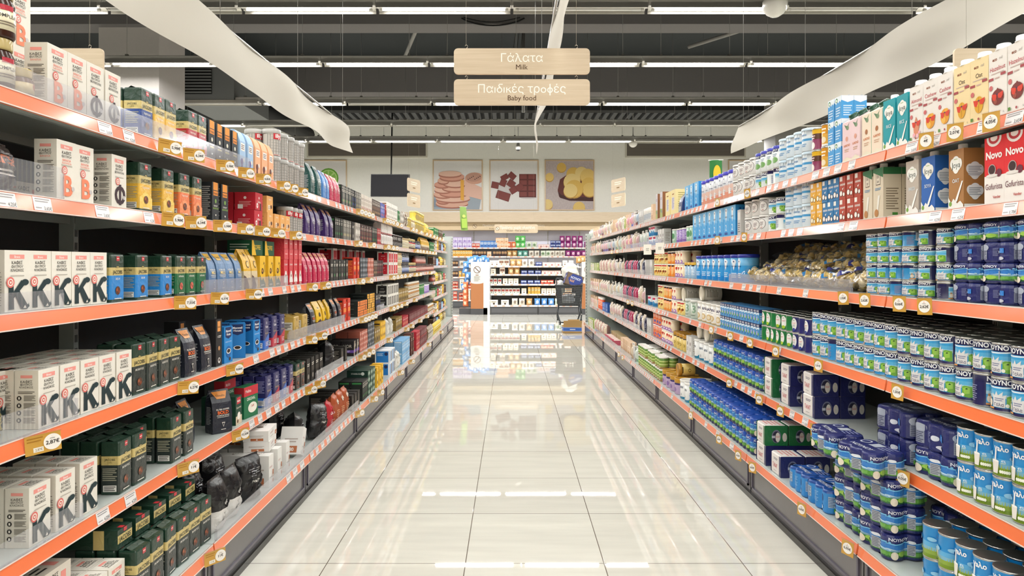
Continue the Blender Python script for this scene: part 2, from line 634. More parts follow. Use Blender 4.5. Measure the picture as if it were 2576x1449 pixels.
def cand(key, name, desc, r, h, bands, front=(), cat='can', lid='m:#c8c8c4', lidname='lid', rear=None, rim=True, lidh=0, kind='g', lidc=None, wrapw=None):
    """tin can: rolled rims, sunken metal lid; lidh > 0 gives a plastic lid instead"""
    m = MB(kind)
    zs, cs = [(r * .985, 0), (r, .002)], ['m:#bdbdb8']
    if rim:
        zs += [(r, .004), (r * .975, .006)]
        cs += ['m:#bdbdb8', bands[0][1]]
    for t, c in bands:
        z = t * h
        if t >= .999:
            z = h - (.006 if rim else 0) - lidh
        zs.append((r * (.975 if rim else 1), z))
        cs.append(c)
    if rim:
        zs += [(r, h - .004 - lidh), (r, h - lidh)]
        cs += ['m:#bdbdb8', 'm:#bdbdb8']
    m.lathe(zs, cs, 28)
    rr = r * (.975 if rim else 1)
    W = wrapw or pi * rr * .9
    m.ops(S_cyl(rr), W, h, front, .006, None, off=.0006)
    m.ops(S_cyl(rr, pi), W, h, rear if rear is not None else front, .006, None, off=.0006)
    l = MB('g')
    if lidh:
        l.lathe([(r * 1.03, h - lidh - .002), (r * 1.05, h - lidh), (r * 1.05, h - .002), (r * 1.0, h), (r * .95, h - .0005), (r * .93, h - .003), (.0001, h - .003)], lidc or lid, 28)
    else:
        l.lathe([(r * .95, h), (r * .92, h - .0035), (r * .7, h - .0035), (r * .68, h - .0025), (.0001, h - .0025)], lid, 28)
    reg(key, name, desc, cat, 2 * r, 2 * r, h, [('body', m), (lidname, l)])

def cartond(key, name, desc, w, d, h, base, front=(), side=(), cap='#eeeeea', capr=.016, style='flat', cat='carton', sidecol=None, topc=None):
    m = MB('c')
    sc, tc = sidecol or base, topc or base
    body = h
    if style == 'flat':
        m.box(-w / 2, -d / 2, 0, w / 2, d / 2, h, [sc, tc, base, sc, sc, sc])
        m.add([(-w * .5, 0, h), (w * .5, 0, h), (w * .5, .012, h + .004), (-w * .5, .012, h + .004)], [(0, 1, 2, 3)], tc)
        cz, cy, tilt = h, -d * .18, 0
    else:
        zf = h * .80
        vs = [(-w / 2, -d / 2, 0), (w / 2, -d / 2, 0), (w / 2, d / 2, 0), (-w / 2, d / 2, 0), (-w / 2, -d / 2, zf), (w / 2, -d / 2, zf), (w / 2, d / 2, h), (-w / 2, d / 2, h)]
        m.add(vs, [(0, 3, 2, 1), (4, 5, 6, 7), (0, 1, 5, 4), (1, 2, 6, 5), (2, 3, 7, 6), (3, 0, 4, 7)], [sc, tc, base, sc, sc, sc])
        body = zf
        tilt = math.atan2(h - zf, d)
        cz, cy = (zf + h) / 2, 0
    m.ops(S_front(d), w, body, front)
    m.ops(S_right(w), d, body, side)
    m.ops(S_left(w), d, body, side)
    parts = [('body', m)]
    if cap:
        c = MB('g')
        c.lathe([(capr * 1.12, 0), (capr * 1.12, .003), (capr, .004), (capr, .015), (capr * .93, .018), (.0001, .018)], cap, 18)
        c.v = [(x, y * cos(tilt) - z * sin(tilt) + cy, z * cos(tilt) + y * sin(tilt) + cz) for x, y, z in c.v]
        parts.append(('cap', c))
    reg(key, name, desc, cat, w, d, h, parts)

def packd(key, name, desc, nx, ny, r, h, bands, front=(), side=(), cat='multipack', topc=None, toptxt=()):
    """cans held together in printed shrink film: scalloped outline, film sagging between cans"""
    X, Y = nx * r, ny * r
    def prof(x, n):
        c = round((x / r + (n - 1)) / 2)
        c = max(0, min(n - 1, c))
        q = x / r - (2 * c - (n - 1))
        return r * max(.62, math.sqrt(max(0, 1 - q * q))) - r
    ft = []
    for side_, (n, L_) in enumerate(((nx, X), (ny, Y), (nx, X), (ny, Y))):
        O = (Y, X, Y, X)[side_]
        for i in range(7 * n):
            x = -L_ * .93 + 2 * L_ * .93 * i / (7 * n - 1)
            y = -(O + prof(x, n))
            a = side_ * pi / 2
            ft.append((x * cos(a) - y * sin(a), x * sin(a) + y * cos(a)))
    m = MB('f')
    tc = topc or bands[-1][1]
    zs, cs = [(0, .93), (.006, 1)], [bands[0][1]]
    for t, c in bands:
        zs.append((min(t * h, h - .012), 1))
        cs.append(c)
    zs += [(h - .004, .975), (h, .9)]
    cs += [tc, tc]
    m.prism(ft, zs, cs)
    m.ops(lambda x, z, o: (x, -(Y + prof(x, nx)) - o, z), 2 * X, h, front, r / 4, None, off=.0012)
    sd = side or front
    m.ops(lambda x, z, o: ((X + prof(x, ny)) + o, x, z), 2 * Y, h, sd, r / 4, None, off=.0012)
    m.ops(lambda x, z, o: (-(X + prof(x, ny)) - o, -x, z), 2 * Y, h, sd, r / 4, None, off=.0012)
    if toptxt:
        m.ops(S_top(2 * Y * .8, h), 2 * X, 2 * Y, toptxt)
    # the can ends that show where the film is open at the sides
    e = MB('m')
    for j in range(ny):
        cy = (2 * j - (ny - 1)) * r
        for sx in (-1, 1):
            e.lathe([(r * .5, sx * (X - r * .02)), (r * .47, sx * (X + .0025)), (.0001, sx * (X + .0025))], '#b9b9b4', 14, cx=cy, cy=h * .45, ax='x')
    reg(key, name, desc, cat, 2 * X, 2 * Y, h, [('film_wrap', m)])

def jard(key, name, desc, r, h, glass, lidc, label=None, front=(), cat='jar', lidh=.018):
    m = MB('g')
    hb = h - lidh
    m.lathe([(r * .9, 0), (r, .006), (r, hb * .8), (r * .8, hb * .93), (r * .78, hb)], glass, 22)
    if label:
        m.lathe([(r + .0005, hb * .18), (r + .0005, hb * .68)], label, 22)
    m.ops(S_cyl(r + .0006), pi * r * .9, h, front, .006, None, off=.0006)
    m.ops(S_cyl(r + .0006, pi), pi * r * .9, h, front, .006, None, off=.0006)
    l = MB('g')
    l.lathe([(r * .86, hb - .004), (r * .88, hb), (r * .88, h - .002), (r * .84, h), (.0001, h)], lidc, 22)
    reg(key, name, desc, cat, 2 * r, 2 * r, h, [('jar_body', m), ('lid', l)])

# ---------------------------------------------------------------- coffee side
INK, PINK, CREAM = '#2a2522', '#e9837a', '#e9e4d9'
def kafes(key, desc, letter, lc, third, tc, w=.086, h=.156):
    def cup(x, z, r=.13):
        return [('c', x, z, r, '#e0736c'), ('c', x, z, r * .68, '#f0e6da'), ('c', x, z, r * .45, '#d85f58'), ('p', [(x - .04, z + .015), (x + .04, z + .015), (x + .025, z - .02), (x - .025, z - .02)], '#f0e6da')]
    f = [('r', .2, .86, .8, .93, '#ee9a90'), ('t', 'Bravo', .5, .895, .04, '#fff4ee', .5, .01),
         ('t', 'ΚΑΦΕΣ', .5, .80, .055, INK, .62), ('t', 'ΦΙΛΤΡΟΥ', .5, .735, .045, INK, .62)]
    f += [('t', third[0], .5, .675, .042, tc, .62, .01)]
    if len(third) > 1:
        f += [('t', third[1], .5, .625, .035, tc, .62)]
    f += [('l', .22, .57, .78, .6, 1, '#b5aea4')]
    if letter == 'K':
        f += [('p', [(.14, .04), (.36, .04), (.34, .45), (.15, .45)], lc), ('p', [(.15, .45), (.05, .46), (.05, .485), (.2, .475), (.34, .44)], lc),
              ('p', [(.30, .20), (.30, .30), (.66, .515), (.78, .43)], lc), ('c', .81, .475, .155, lc, .052),
              ('p', [(.40, .26), (.56, .35), (.90, .11), (.64, .04)], lc), ('p', [(.64, .04), (.86, .12), (.93, .105), (.95, .14), (.99, .075), (.88, .03)], lc),
              ('p', [(.72, .05), (.85, .05), (.80, .10)], '#e8e2d4')] + cup(.2, .48, .16)
    else:
        f += [('t', letter, .55, .25, .34, lc, .8, .03)] + cup(.38, .5, .14)
        f += [('c', .8, .2, .08, '#c9c3c2')]
    sd = [('r', .25, .87, .75, .92, '#ee9a90'), ('t', 'ΚΑΦΕΣ', .5, .81, .045, INK, .7), ('t', 'ΦΙΛΤΡΟΥ', .5, .76, .035, INK, .7),
          ('t', third[0], .5, .715, .033, tc, .7), ('l', .15, .6, .85, .65, 2, '#5a534c')]
    for i in range(4):
        z = .53 - .125 * i
        sd += [('c', .2, z, .1, '#2b2725'), ('r', .165, z - .02, .235, z + .02, '#e9e4d9'), ('l', .4, z - .05, .9, z + .05, 5, '#6b645c')]
    tp = [('r', .3, .62, .7, .78, '#ee9a90'), ('t', 'ΚΑΦΕΣ', .5, .5, .15, INK, .6), ('t', 'ΦΙΛΤΡΟΥ', .5, .33, .13, INK, .6), ('t', third[0], .5, .17, .12, INK, .6), ('r', .02, .88, .98, .9, '#d2ccc0')]
    boxd(key, 'coffee_carton', desc, w, .062, h, CREAM, f, sd, tp, cat='box', sidecol='#dfd8cb')
kafes('kk', 'cream carton with big dark K', 'K', '#1f3337', ('ΚΛΑΣΙΚΟΣ',), INK)
kafes('kb', 'cream carton with coral letter B', 'B', '#ee8a68', ('ΒΑΝΙΛΙΑ', 'ΚΑΡΑΜΕΛΑ'), '#ec8a78', h=.166)
kafes('kf', 'cream carton with brown letter phi', 'Φ', '#3b2730', ('ΦΟΥΝΤΟΥΚΙ',), INK, h=.166)

GRN, GOLD = '#1d3a2c', '#cdb877'
def crown(x, z, c, s=1.0):
    return [('p', [(x - .12 * s, z), (x - .13 * s, z + .03 * s), (x - .06 * s, z + .015 * s), (x, z + .045 * s), (x + .06 * s, z + .015 * s), (x + .13 * s, z + .03 * s), (x + .12 * s, z)], c)]
def jacobs(key, desc, low, sub, subc='#f2efe4', w=.08, h=.165, band=(.56, .73), fl=None, motif='#5a2f1c'):
    b0, b1 = band
    f = [('r', .42, .87, .64, .965, '#c8323c'), ('l', .45, .9, .61, .94, 1, '#f0d0c8')]
    f += crown(.5, b1 - .005, '#22301f') + crown(.5, b1 + .002, GOLD, .7)
    f += [('t', 'JACOBS', .5, (b0 + b1) / 2 - .012, .075, '#2a3320', .88, .012), ('t', sub, .5, b0 - .07, .04, subc, .8, .012)]
    f += [('c', .5, .24, .17, motif), ('c', .44, .26, .07, '#a3552e'), ('c', .57, .22, .06, '#8c4526'), ('l', .25, .05, .75, .09, 1, subc)]
    if fl:
        f = [('p', [(0, .05), (1, .05), (1, .28), (.5, .42), (0, .28)], fl)] + f
    s = [('t', 'JACOBS', .5, (b0 + b1) / 2 + .02, .04, '#2a3320', .7, .01), ('t', '1895', .5, (b0 + b1) / 2 - .035, .035, '#8a7a3a', .4), ('l', .12, .26, .88, b0 - .05, 7, '#a9a690'),
         ('r', .15, .06, .85, .18, '#e8e6e0'), ('l', .2, .07, .8, .17, 3, INK)]
    brickd(key, 'coffee_brick', desc, w, .06, h, [(.055, GRN), (b0, low), (b1, GOLD), (1, GRN)], f, s)
jacobs('jd', 'dark green gold-banded coffee brick', '#2b3431', 'ΕΚΛΕΚΤΟΣ', h=.17)
jacobs('jdecaf', 'green brick with bright blue base', '#2b86cf', 'DECAF', h=.15)
jacobs('jkron', 'green brick with emerald base', '#15683f', 'KRÖNUNG', h=.15, motif='#d9675e')
jacobs('jyel', 'green brick with yellow base', '#eebb45', 'FLAVOURS', fl='#f4cd62')
jacobs('jora', 'green brick with orange base', '#ee7d47', 'FLAVOURS', fl='#f4935c')
jacobs('jblu', 'green brick with deep blue base', '#27478f', 'FLAVOURS')
jacobs('jred', 'green brick with red base', '#b82833', 'FLAVOURS', fl='#c93a40')
jacobs('jblk', 'green brick with black red base', '#2a1d1c', 'ΕΣΠΡΕΣΣΟ', subc='#e8604a', h=.15)

def clipbox(key, desc, words_, motifc='#e9e4d2', wc='#e4d27a', h=.165, w=.07):
    f = [('r', .16, .8, .84, 1.0, '#ee9a3a'), ('r', .16, .66, .84, .78, '#ec8f30'), ('t', 'Dimello', .5, .72, .06, '#3c2413', .6, .01), ('c', .5, .52, .13, motifc),
         ('l', .2, .37, .8, .42, 2, '#d8d5cc'), ('t', words_, .5, .33, .045, wc, .8, .015), ('p', [(.4, .18), (.6, .18), (.5, .08)], '#e0ddd4'), ('c', .5, .12, .05, '#22262b')]
    boxd(key, 'coffee_box', desc, w, .05, h, '#23272c', f, [('l', .15, .1, .85, .9, 16, '#a7a6a2')], [('r', .16, 0, .84, .6, '#ee9a3a')], cat='box')
clipbox('cb', 'black box with orange flap', 'ΒΑΝΙΛΙΑ')
clipbox('cg', 'black box with green lettering', 'ΦΟΥΝΤΟΥΚΙ', '#79a04a', '#9ac35a')
boxd('c10', 'coffee_box', 'tall black capsule-pouch box', .06, .06, .20, '#201f22', [('r', .25, .74, .75, .96, '#e39a52'), ('t', 'Dimello', .5, .84, .05, '#3c2413', .4), ('t', '10', .3, .63, .04, '#eceae4', .3), ('l', .4, .6, .85, .66, 2, '#eceae4'), ('c', .5, .38, .16, '#c08a5a'), ('c', .5, .12, .2, '#e8e6e2'), ('c', .5, .13, .12, '#3a2a22')])

def dimello(key, desc, col, words_, tc, flap='#e8953f', w=.09, h=.185, sub='PREMIUM BLEND', seed=1):
    f = [('p', [(.28, .8), (.72, .8), (.9, .96), (.1, .96)], flap), ('t', 'Dimello', .5, .87, .05, '#33200f', .5, .01),
         ('t', 'FILTER COFFEE', .5, .56, .035, '#ece8df', .78, .015), ('t', words_, .5, .49, .075, tc, .78, .03), ('t', sub, .5, .42, .03, '#ece8df', .78, .01), ('l', .2, .37, .8, .39, 1, '#ece8df'),
         ('p', [(.42, .26), (.58, .26), (.5, .15)], '#ece8df'), ('p', [(.445, .245), (.555, .245), (.5, .17)], col), ('l', .38, .08, .62, .11, 1, '#ece8df')]
    bagd(key, 'coffee_bag', desc, w, .065, h, [(1, col)], f, [('l', .2, .2, .8, .62, 12, '#b9b9bb')], lean=.008, seed=seed)
dimello('bold', 'navy black bag with orange panel', '#232733', 'BOLD', '#ee7236')
dimello('mild', 'steel blue bag with gold panel', '#5d82ad', 'MILD', '#e9cf8c', flap='#e9b73f', w=.078, h=.17)
dimello('choc', 'purple coffee bag with copper panel', '#452a6b', 'DECISO', '#e9e2f2', flap='#c98b58', w=.085, h=.19)
dimello('foxr', 'crimson coffee bag', '#c4214e', 'FOLIA', '#f3dde0', flap='#e69a5a', w=.08, h=.19, sub='ESPRESSO')
dimello('tgrn', 'dark teal coffee bag', '#1e4c48', 'BREAK', '#dfe8e4', flap='#2a3a33', w=.085, h=.2)
dimello('tblb', 'sky blue coffee bag', '#5a8fd0', 'BREAK', '#e9effa', flap='#7f6d8a', w=.075, h=.19)
bagd('yelb', 'coffee_bag', 'yellow and cream coffee bag', .085, .06, .19, [(.45, '#dfcba5'), (1, '#e6b32c')], [('c', .5, .62, .2, '#4b3218'), ('c', .5, .62, .15, '#e9c05a'), ('p', [(.35, .8), (.5, .93), (.65, .8), (.5, .85)], '#4a3210'), ('t', 'ΦΙΛΤΡΟΥ', .5, .25, .05, '#4b3218', .7, .02), ('p', [(0, 0), (.6, 0), (.2, .3), (0, .35)], '#5a3a2c')], lean=.01)
bagd('yelp', 'coffee_bag', 'yellow foil bag of coffee', .09, .06, .19, [(.3, '#3a2a20'), (1, '#e9bd28')], [('c', .5, .55, .16, '#3c2a14'), ('t', 'CAFE', .5, .78, .05, '#3c2a14', .5, .02), ('p', [(0, .28), (.5, .4), (1, .28), (1, .1), (0, .1)], '#4b2f22')], lean=.012)
boxd('ybox', 'coffee_box', 'yellow box with coffee bean', .075, .06, .16, '#f0bd2b', [('p', [(0, 0), (1, 0), (1, .12), (.6, .3), (.3, .22), (0, .42)], '#23563a'), ('c', .45, .52, .2, '#3f2718'), ('c', .4, .53, .1, '#c98f3d'), ('p', [(.55, .7), (.7, .82), (.85, .72), (.7, .76)], '#3f2718'), ('t', 'COFFEE', .85, .6, .05, '#3f2718', .5, .02, pi / 2), ('t', 'ΦΙΛΤΡΟΥ', .5, .08, .045, '#f0ecd8', .7, .02)])
boxd('gbox', 'coffee_box', 'dark green flat coffee box', .15, .12, .075, '#18573a', [('t', 'COFFEE', .5, .55, .3, '#e8c840', .6, .02), ('p', [(.0, 0), (.4, 0), (.15, 1), (0, 1)], '#eebf2d')], [('l', .1, .3, .9, .8, 3, '#c9d8c9')])
boxd('redw', 'coffee_brick', 'red and white coffee pack', .06, .06, .145, '#d7343f', [('r', 0, 0, 1, .1, '#b9202c'), ('p', [(0, .1), (1, .1), (1, .2), (.6, .55), (.35, .55), (0, .25)], '#f2ece8'), ('t', 'ΕΛΛΗΝ', .5, .8, .07, '#f5e8e4', .8, .02), ('c', .5, .36, .14, '#7d4b34'), ('t', 'PIZZA', .5, .05, .06, '#f5e8e4', .5, .02)], kind='f')
boxd('redl', 'coffee_pack', 'plain red folded coffee pack', .062, .1, .058, '#d9414b', [('l', .2, .4, .8, .6, 1, '#f0b8b4'), ('r', 0, .93, 1, 1, '#c52f3b')], kind='f')

def capsule(key, desc, base, w=.11, h=.085, d=.1, fr=(), sd=(), sidecol=None):
    boxd(key, 'capsule_box', desc, w, d, h, base, fr, sd, (), sidecol=sidecol)
capsule('capred', 'red capsule box', '#c62433', fr=[('c', .5, .7, .06, '#f0dcd8'), ('t', 'Caffero', .5, .48, .13, '#f4e4e0', .6, .01), ('c', .25, .25, .12, '#f2e9e4'), ('p', [(.6, 0), (.8, 0), (.78, .4), (.62, .4)], '#54231f'), ('l', .15, .2, .35, .3, 2, '#c62433')], sd=[('c', .5, .68, .07, '#f0dcd8'), ('l', .2, .15, .8, .5, 4, '#e79a98'), ('r', .15, .05, .4, .3, '#efe9e4')])
capsule('cappea', 'peach capsule box', '#efb166', w=.085, fr=[('t', 'Caffero', .5, .8, .1, '#fbf0dc', .6, .01), ('c', .35, .3, .16, '#fbf5ea'), ('c', .7, .35, .12, '#4d2c22'), ('l', .2, .2, .5, .4, 3, '#b07a3c')], sd=[('l', .2, .2, .8, .8, 6, '#b3824a')])
capsule('cubered', 'white cube box with red square', '#ece6e0', w=.12, h=.12, d=.12, fr=[('r', .08, .1, .92, .86, '#c8202c')] + [('c', .3 + .2 * i, .35, .05, '#f0b0a8') for i in range(3)], sd=[('r', .1, .08, .86, .9, '#cc1f30'), ('c', .5, .88, .09, '#241c1c'), ('t', 'NESPRESSO', .5, .62, .05, '#f7e4e0', .4, .02), ('c', .35, .42, .04, '#e98c88'), ('c', .65, .42, .04, '#e98c88')])
capsule('cubeblk', 'white cube box with black square', '#e9e6de', w=.1, h=.11, d=.12, fr=[('r', .12, .1, .42, .86, '#2a2826'), ('r', .55, .1, .85, .86, '#4a443c'), ('l', .18, .2, .36, .7, 4, '#cfcabd')], sd=[('r', .12, .08, .88, .9, '#1f1d1c'), ('c', .5, .88, .08, '#3a3836'), ('t', 'NESPRESSO', .5, .62, .05, '#e9e6de', .4, .02), ('l', .25, .2, .75, .45, 2, '#c9c6be')])
capsule('cubeblu', 'white cube box with blue square', '#e6ebf2', w=.13, h=.12, d=.14, fr=[('r', .15, .1, .4, .9, '#2d7fc0'), ('r', .6, .1, .85, .9, '#26324a')], sd=[('r', .08, .06, .9, .92, '#2279c4'), ('c', .75, .72, .12, '#1b2f5e'), ('l', .15, .55, .55, .8, 3, '#b8d6ef')])
capsule('capbo', 'black flat box with orange end', '#1f2624', w=.075, h=.042, d=.16, fr=[('r', .04, .05, .96, .95, '#ef8a3c'), ('l', .1, .3, .9, .7, 2, '#a5481d')], sd=[('l', .2, .4, .8, .6, 1, '#5f6a64')])
capsule('capby', 'black flat box with yellow end', '#1f2624', w=.075, h=.042, d=.16, fr=[('r', .04, .05, .96, .95, '#f0b23c'), ('l', .1, .3, .9, .7, 2, '#8a5a1d')], sd=[('l', .2, .4, .8, .6, 1, '#5f6a64')])
capsule('capgr', 'dark green flat capsule box', '#1b3a30', w=.085, h=.05, d=.17, fr=[('r', .06, .1, .94, .9, '#5f7f68'), ('l', .1, .3, .9, .7, 2, '#d5ddd0')], sd=[('c', .75, .5, .08, '#dfe6dd'), ('t', 'STARBUCKS', .45, .5, .25, '#dfe6dd', .5, .01)])
capsule('capbk', 'black capsule box', '#26221f', w=.07, h=.11, d=.1, fr=[('t', 'ESPRESSO', .5, .5, .1, '#c8b8a4', .7, .01, pi / 2), ('l', .2, .1, .8, .25, 2, '#9a8a72')], sd=[('l', .15, .15, .85, .85, 8, '#8a8075')])
capsule('caplor', 'black box with violet band', '#211c20', w=.09, h=.12, d=.1, fr=[('r', 0, .22, 1, .42, '#6c4aa2'), ('p', [(0, 0), (.25, 0), (.5, 1), (.3, 1)], '#d8c8b0'), ('t', "L'OR", .5, .7, .2, '#e9e0d0', .7, .0)], sd=[('t', "L'OR", .5, .66, .2, '#e0d8cc', .7, .0), ('r', 0, .22, 1, .4, '#6c4aa2'), ('l', .1, .25, .7, .37, 2, '#d9cfe9')])
capsule('capmi', 'small mixed grey capsule box', '#3c4044', w=.06, h=.042, d=.1, fr=[('r', .06, .1, .94, .9, '#6a7078')] + [('c', .15 + .18 * i, .5, .06, '#d8dade') for i in range(5)])
capsule('capco', 'small coral capsule box', '#b3614f', w=.06, h=.042, d=.1, fr=[('r', .06, .1, .94, .9, '#cf8270')] + [('c', .15 + .18 * i, .5, .06, '#f2ded6') for i in range(5)])
capsule('capmar', 'maroon chocolate drink box', '#6b1f26', w=.09, h=.11, d=.1, fr=[('t', '1', .5, .55, .4, '#efdcd6', .5, .03), ('r', .1, .08, .9, .2, '#a83a3a')], sd=[('c', .5, .3, .2, '#8a5038'), ('r', .1, .75, .9, .92, '#8c2c30')])
capsule('caprc', 'bright red cocoa box', '#b52535', w=.075, h=.115, d=.07, fr=[('t', 'CACAO', .5, .7, .12, '#f4d8d0', .8, .02), ('c', .5, .3, .2, '#e8a070')], sd=[('c', .5, .25, .22, '#6a3020')])

def slimbox(key, desc, base, mid, acc, w=.05, h=.15, d=.09, name='coffee_box', txt=None, sc=None, tc='#efe9dc'):
    f = [('r', .0, .42, 1, .6, mid), ('c', .5, .25, .22, acc), ('l', .15, .66, .85, .8, 2, tc)]
    if txt:
        f += [('t', txt, .5, .88, .08, tc, .8, .01)]
    boxd(key, name, desc, w, d, h, base, f, [('l', .12, .15, .88, .85, 9, mid), ('r', .1, .86, .9, .94, acc)], sidecol=sc)
slimbox('lorblk', 'slim black box, green swirl', '#1d1f1d', '#26312a', '#3d8a4a', txt="L'OR")
slimbox('lorgry', 'slim grey box with gold', '#77736c', '#8a857c', '#c8b884', txt="L'OR")
slimbox('lornav', 'slim navy black box', '#16181f', '#1b2a55', '#2c4ea8', txt="L'OR")
slimbox('lorbr', 'slim dark brown box', '#4a352c', '#6a4a38', '#c09a6a', txt="L'OR")
slimbox('begb', 'slim beige white box', '#ddd3c8', '#cbbfb2', '#b86a5a', tc='#8a7468')
slimbox('blus', 'slim blue and violet box', '#5866b0', '#8a8cd0', '#c05a5a')
slimbox('drk', 'slim dark red box', '#3a1a1c', '#5a2024', '#b03038', tc='#d8a8a0')
slimbox('redv', 'slim scarlet box', '#b0242c', '#8a1c24', '#e8d8d0', txt='CAFE')
slimbox('grnb', 'slim green box', '#2c7a3c', '#1f5f30', '#dfe8d0')
slimbox('silv', 'silver white coffee box', '#c9c2b8', '#e6e0d6', '#4a3a34', w=.055, tc='#5a4a44')
slimbox('ora', 'slim orange red box', '#d8402c', '#f08a3c', '#2a2420', w=.075, h=.17)
slimbox('blk2', 'plain black coffee box', '#26221f', '#3a332c', '#9a948a', w=.07, h=.15)
slimbox('lblue', 'tall pale blue box', '#7ab0dc', '#a8cdee', '#dcebf8', w=.07, h=.12, name='tea_box')
slimbox('brwn', 'tall brown chocolate box', '#5a2f28', '#6d3a30', '#c9a58a', w=.075, h=.25, name='cocoa_box')
slimbox('yelt', 'yellow box with violet foot', '#eebb33', '#f3cb55', '#4a3a2a', w=.065, h=.17, name='tea_box', tc='#3a2a1a')
slimbox('gold2', 'gold foil coffee box', '#8e7336', '#a88b48', '#2a2216', w=.08, h=.14)
slimbox('whit', 'white sachet box with figures', '#ece9e2', '#d9d4ca', '#8a6a50', w=.05, h=.19, tc='#4a4038', name='sachet_box')

boxd('maxw', 'coffee_box', 'bright blue coffee box', .085, .07, .16, '#1f86cf', [('p', [(.15, .98), (.85, .98), (.85, .72), (.5, .66), (.15, .72)], '#14295c'), ('t', 'Maxwell', .5, .88, .07, '#f4f4f4', .6, .02), ('t', 'House', .5, .79, .07, '#f4f4f4', .5, .02), ('t', 'ΚΑΦΕΣ ΦΙΛΤΡΟΥ', .5, .58, .035, '#d5e8f8', .8), ('c', .5, .3, .3, '#1262a8'), ('c', .5, .32, .26, '#f4f2ee', .075), ('c', .5, .325, .2, '#2a1a12', .055), ('c', .65, .1, .1, '#4a2c1c')],
     [('p', [(.15, .98), (.85, .98), (.85, .72), (.5, .66), (.15, .72)], '#14295c'), ('t', 'Maxwell', .5, .88, .06, '#f4f4f4', .6, .02), ('t', 'House', .5, .8, .06, '#f4f4f4', .5, .02), ('c', .5, .3, .25, '#f4f2ee', .06), ('c', .5, .305, .19, '#2a1a12', .045)], sidecol='#1a78c0')
def tchibo(key, desc, lo, name='coffee_brick'):
    brickd(key, name, desc, .075, .06, .16, [(.3, lo), (1, '#2c2c66')], [('p', [(0, .28), (1, .5), (1, .28)], lo), ('c', .5, .84, .09, '#e8e6f0'), ('c', .5, .84, .05, '#2c2c66'), ('t', 'Tchibo', .5, .72, .07, '#f1eef6', .7, .02), ('t', 'Exclusive', .5, .52, .06, '#d8b878', .8, .0), ('l', .3, .1, .8, .25, 3, '#f0dcdc')],
           [('l', .15, .45, .85, .85, 9, '#9a9ac8'), ('r', .15, .05, .85, .22, '#eceaf0'), ('l', .2, .06, .8, .2, 4, INK)])
tchibo('tcr', 'blue brick with crimson foot', '#c12e44')
tchibo('tcb', 'blue brick with azure foot', '#2a6bc8')
brickd('gold', 'coffee_brick', 'gold foil coffee brick', .10, .11, .13, [(1, '#c8a552')], [('c', .5, .35, .3, '#8a6a28'), ('c', .5, .35, .26, '#d9bb6a'), ('t', 'GRAND', .5, .35, .08, '#6a4d1a', .5, .02), ('c', .5, .85, .08, '#8a6a28')], [('r', .1, .4, .9, .75, '#e6e0d0'), ('l', .15, .45, .85, .7, 4, INK)])
boxd('mel', 'filter_box', 'dark green filter paper box', .07, .05, .13, '#174230', [('r', .2, .72, .8, .95, '#c8283a'), ('t', 'Melitta', .5, .83, .08, '#f4e9e4', .5, .02), ('t', 'Gourmet', .5, .6, .08, '#f0ead8', .8), ('r', 0, 0, 1, .3, '#d9c8ae'), ('c', .5, .3, .25, '#f0ebe2'), ('c', .3, .12, .12, '#5a3a28')])
boxd('filt', 'filter_box', 'red and green filter box', .13, .05, .15, '#1d7048', [('r', 0, .7, 1, 1, '#c9303c'), ('t', 'Melitta', .3, .86, .1, '#f3d8d4', .4, .01), ('t', 'ORIGINAL', .5, .6, .1, '#e9efe0', .6, .01), ('c', .6, .3, .32, '#ece8dc', .17), ('t', '1x4', .6, .36, .09, '#c04a48', .3, .01)], [('r', 0, .7, 1, 1, '#b82a36')])

# capsule tins, jars and others further down
m_rib = [('r', .04 + .12 * i, .06, .07 + .12 * i, .94, '#8f8d88') for i in range(8)]
def illy(key, desc, badge):
    f = [('l', .1, .12, .9, .85, 7, '#b5aea8')] + m_rib + ([('r', .3, .62, .7, .9, '#c01f2c'), ('t', 'illy', .5, .75, .14, '#f8f0ee', .3, .03)] if badge else [])
    cand(key, 'coffee_tin', desc, .046, .145, [(.05, '#b8524a'), (1, '#cfcac4')], f, cat='tin', lidh=.022, lidc='#b3b1ad')
illy('illy', 'ribbed silver coffee tin', False)
illy('illyr', 'silver tin with red badge', True)
def house(key, desc, base, acc):
    w, d, h = .075, .07, .19
    m = MB('c')
    ft = [(-w / 2, -d / 2), (w / 2, -d / 2), (w / 2, d / 2), (-w / 2, d / 2)]
    m.box(-w / 2, -d / 2, 0, w / 2, d / 2, h * .72, base)
    m.grid(lambda u, v: (-w / 2 + w * u, -d / 2 + d * v, h * .72 + (h * .28) * sin(pi * v) ** .7), 1, 8, base)
    for sx in (-1, 1):
        m.add([(sx * w / 2, -d / 2 + d * v / 8, h * .72 + (h * .28) * sin(pi * v / 8) ** .7) for v in range(9)], [tuple(range(9))], base)
    fr = [('r', .18, .68, .82, .94, '#f6f2ea'), ('l', .25, .72, .75, .9, 3, '#6a4a5a'), ('c', .35, .3, .22, acc), ('c', .68, .38, .14, '#e8e2da'), ('p', [(.2, 0), (.5, 0), (.45, .3), (.25, .3)], acc)]
    m.ops(S_front(d), w, h * .72, fr)
    m.ops(S_right(w), d, h * .72, fr)
    m.ops(S_left(w), d, h * .72, fr)
    reg(key, 'cocoa_carton', desc, 'carton', w, d, h, [(None, m)])
house('hblu', 'pale blue house-shaped carton', '#a9c8e8', '#5a4a9a')
house('hpea', 'peach house-shaped carton', '#f2b488', '#6a3024')
bagd('wpil', 'coffee_bag', 'white padded coffee bag', .1, .08, .11, [(.12, '#a03038'), (1, '#e3e0dc')], [('l', .2, .4, .8, .8, 4, '#b8b2ac')], tab=((0, .8), (.1, 1), (.7, 1), (.9, .9), (1, .6)))
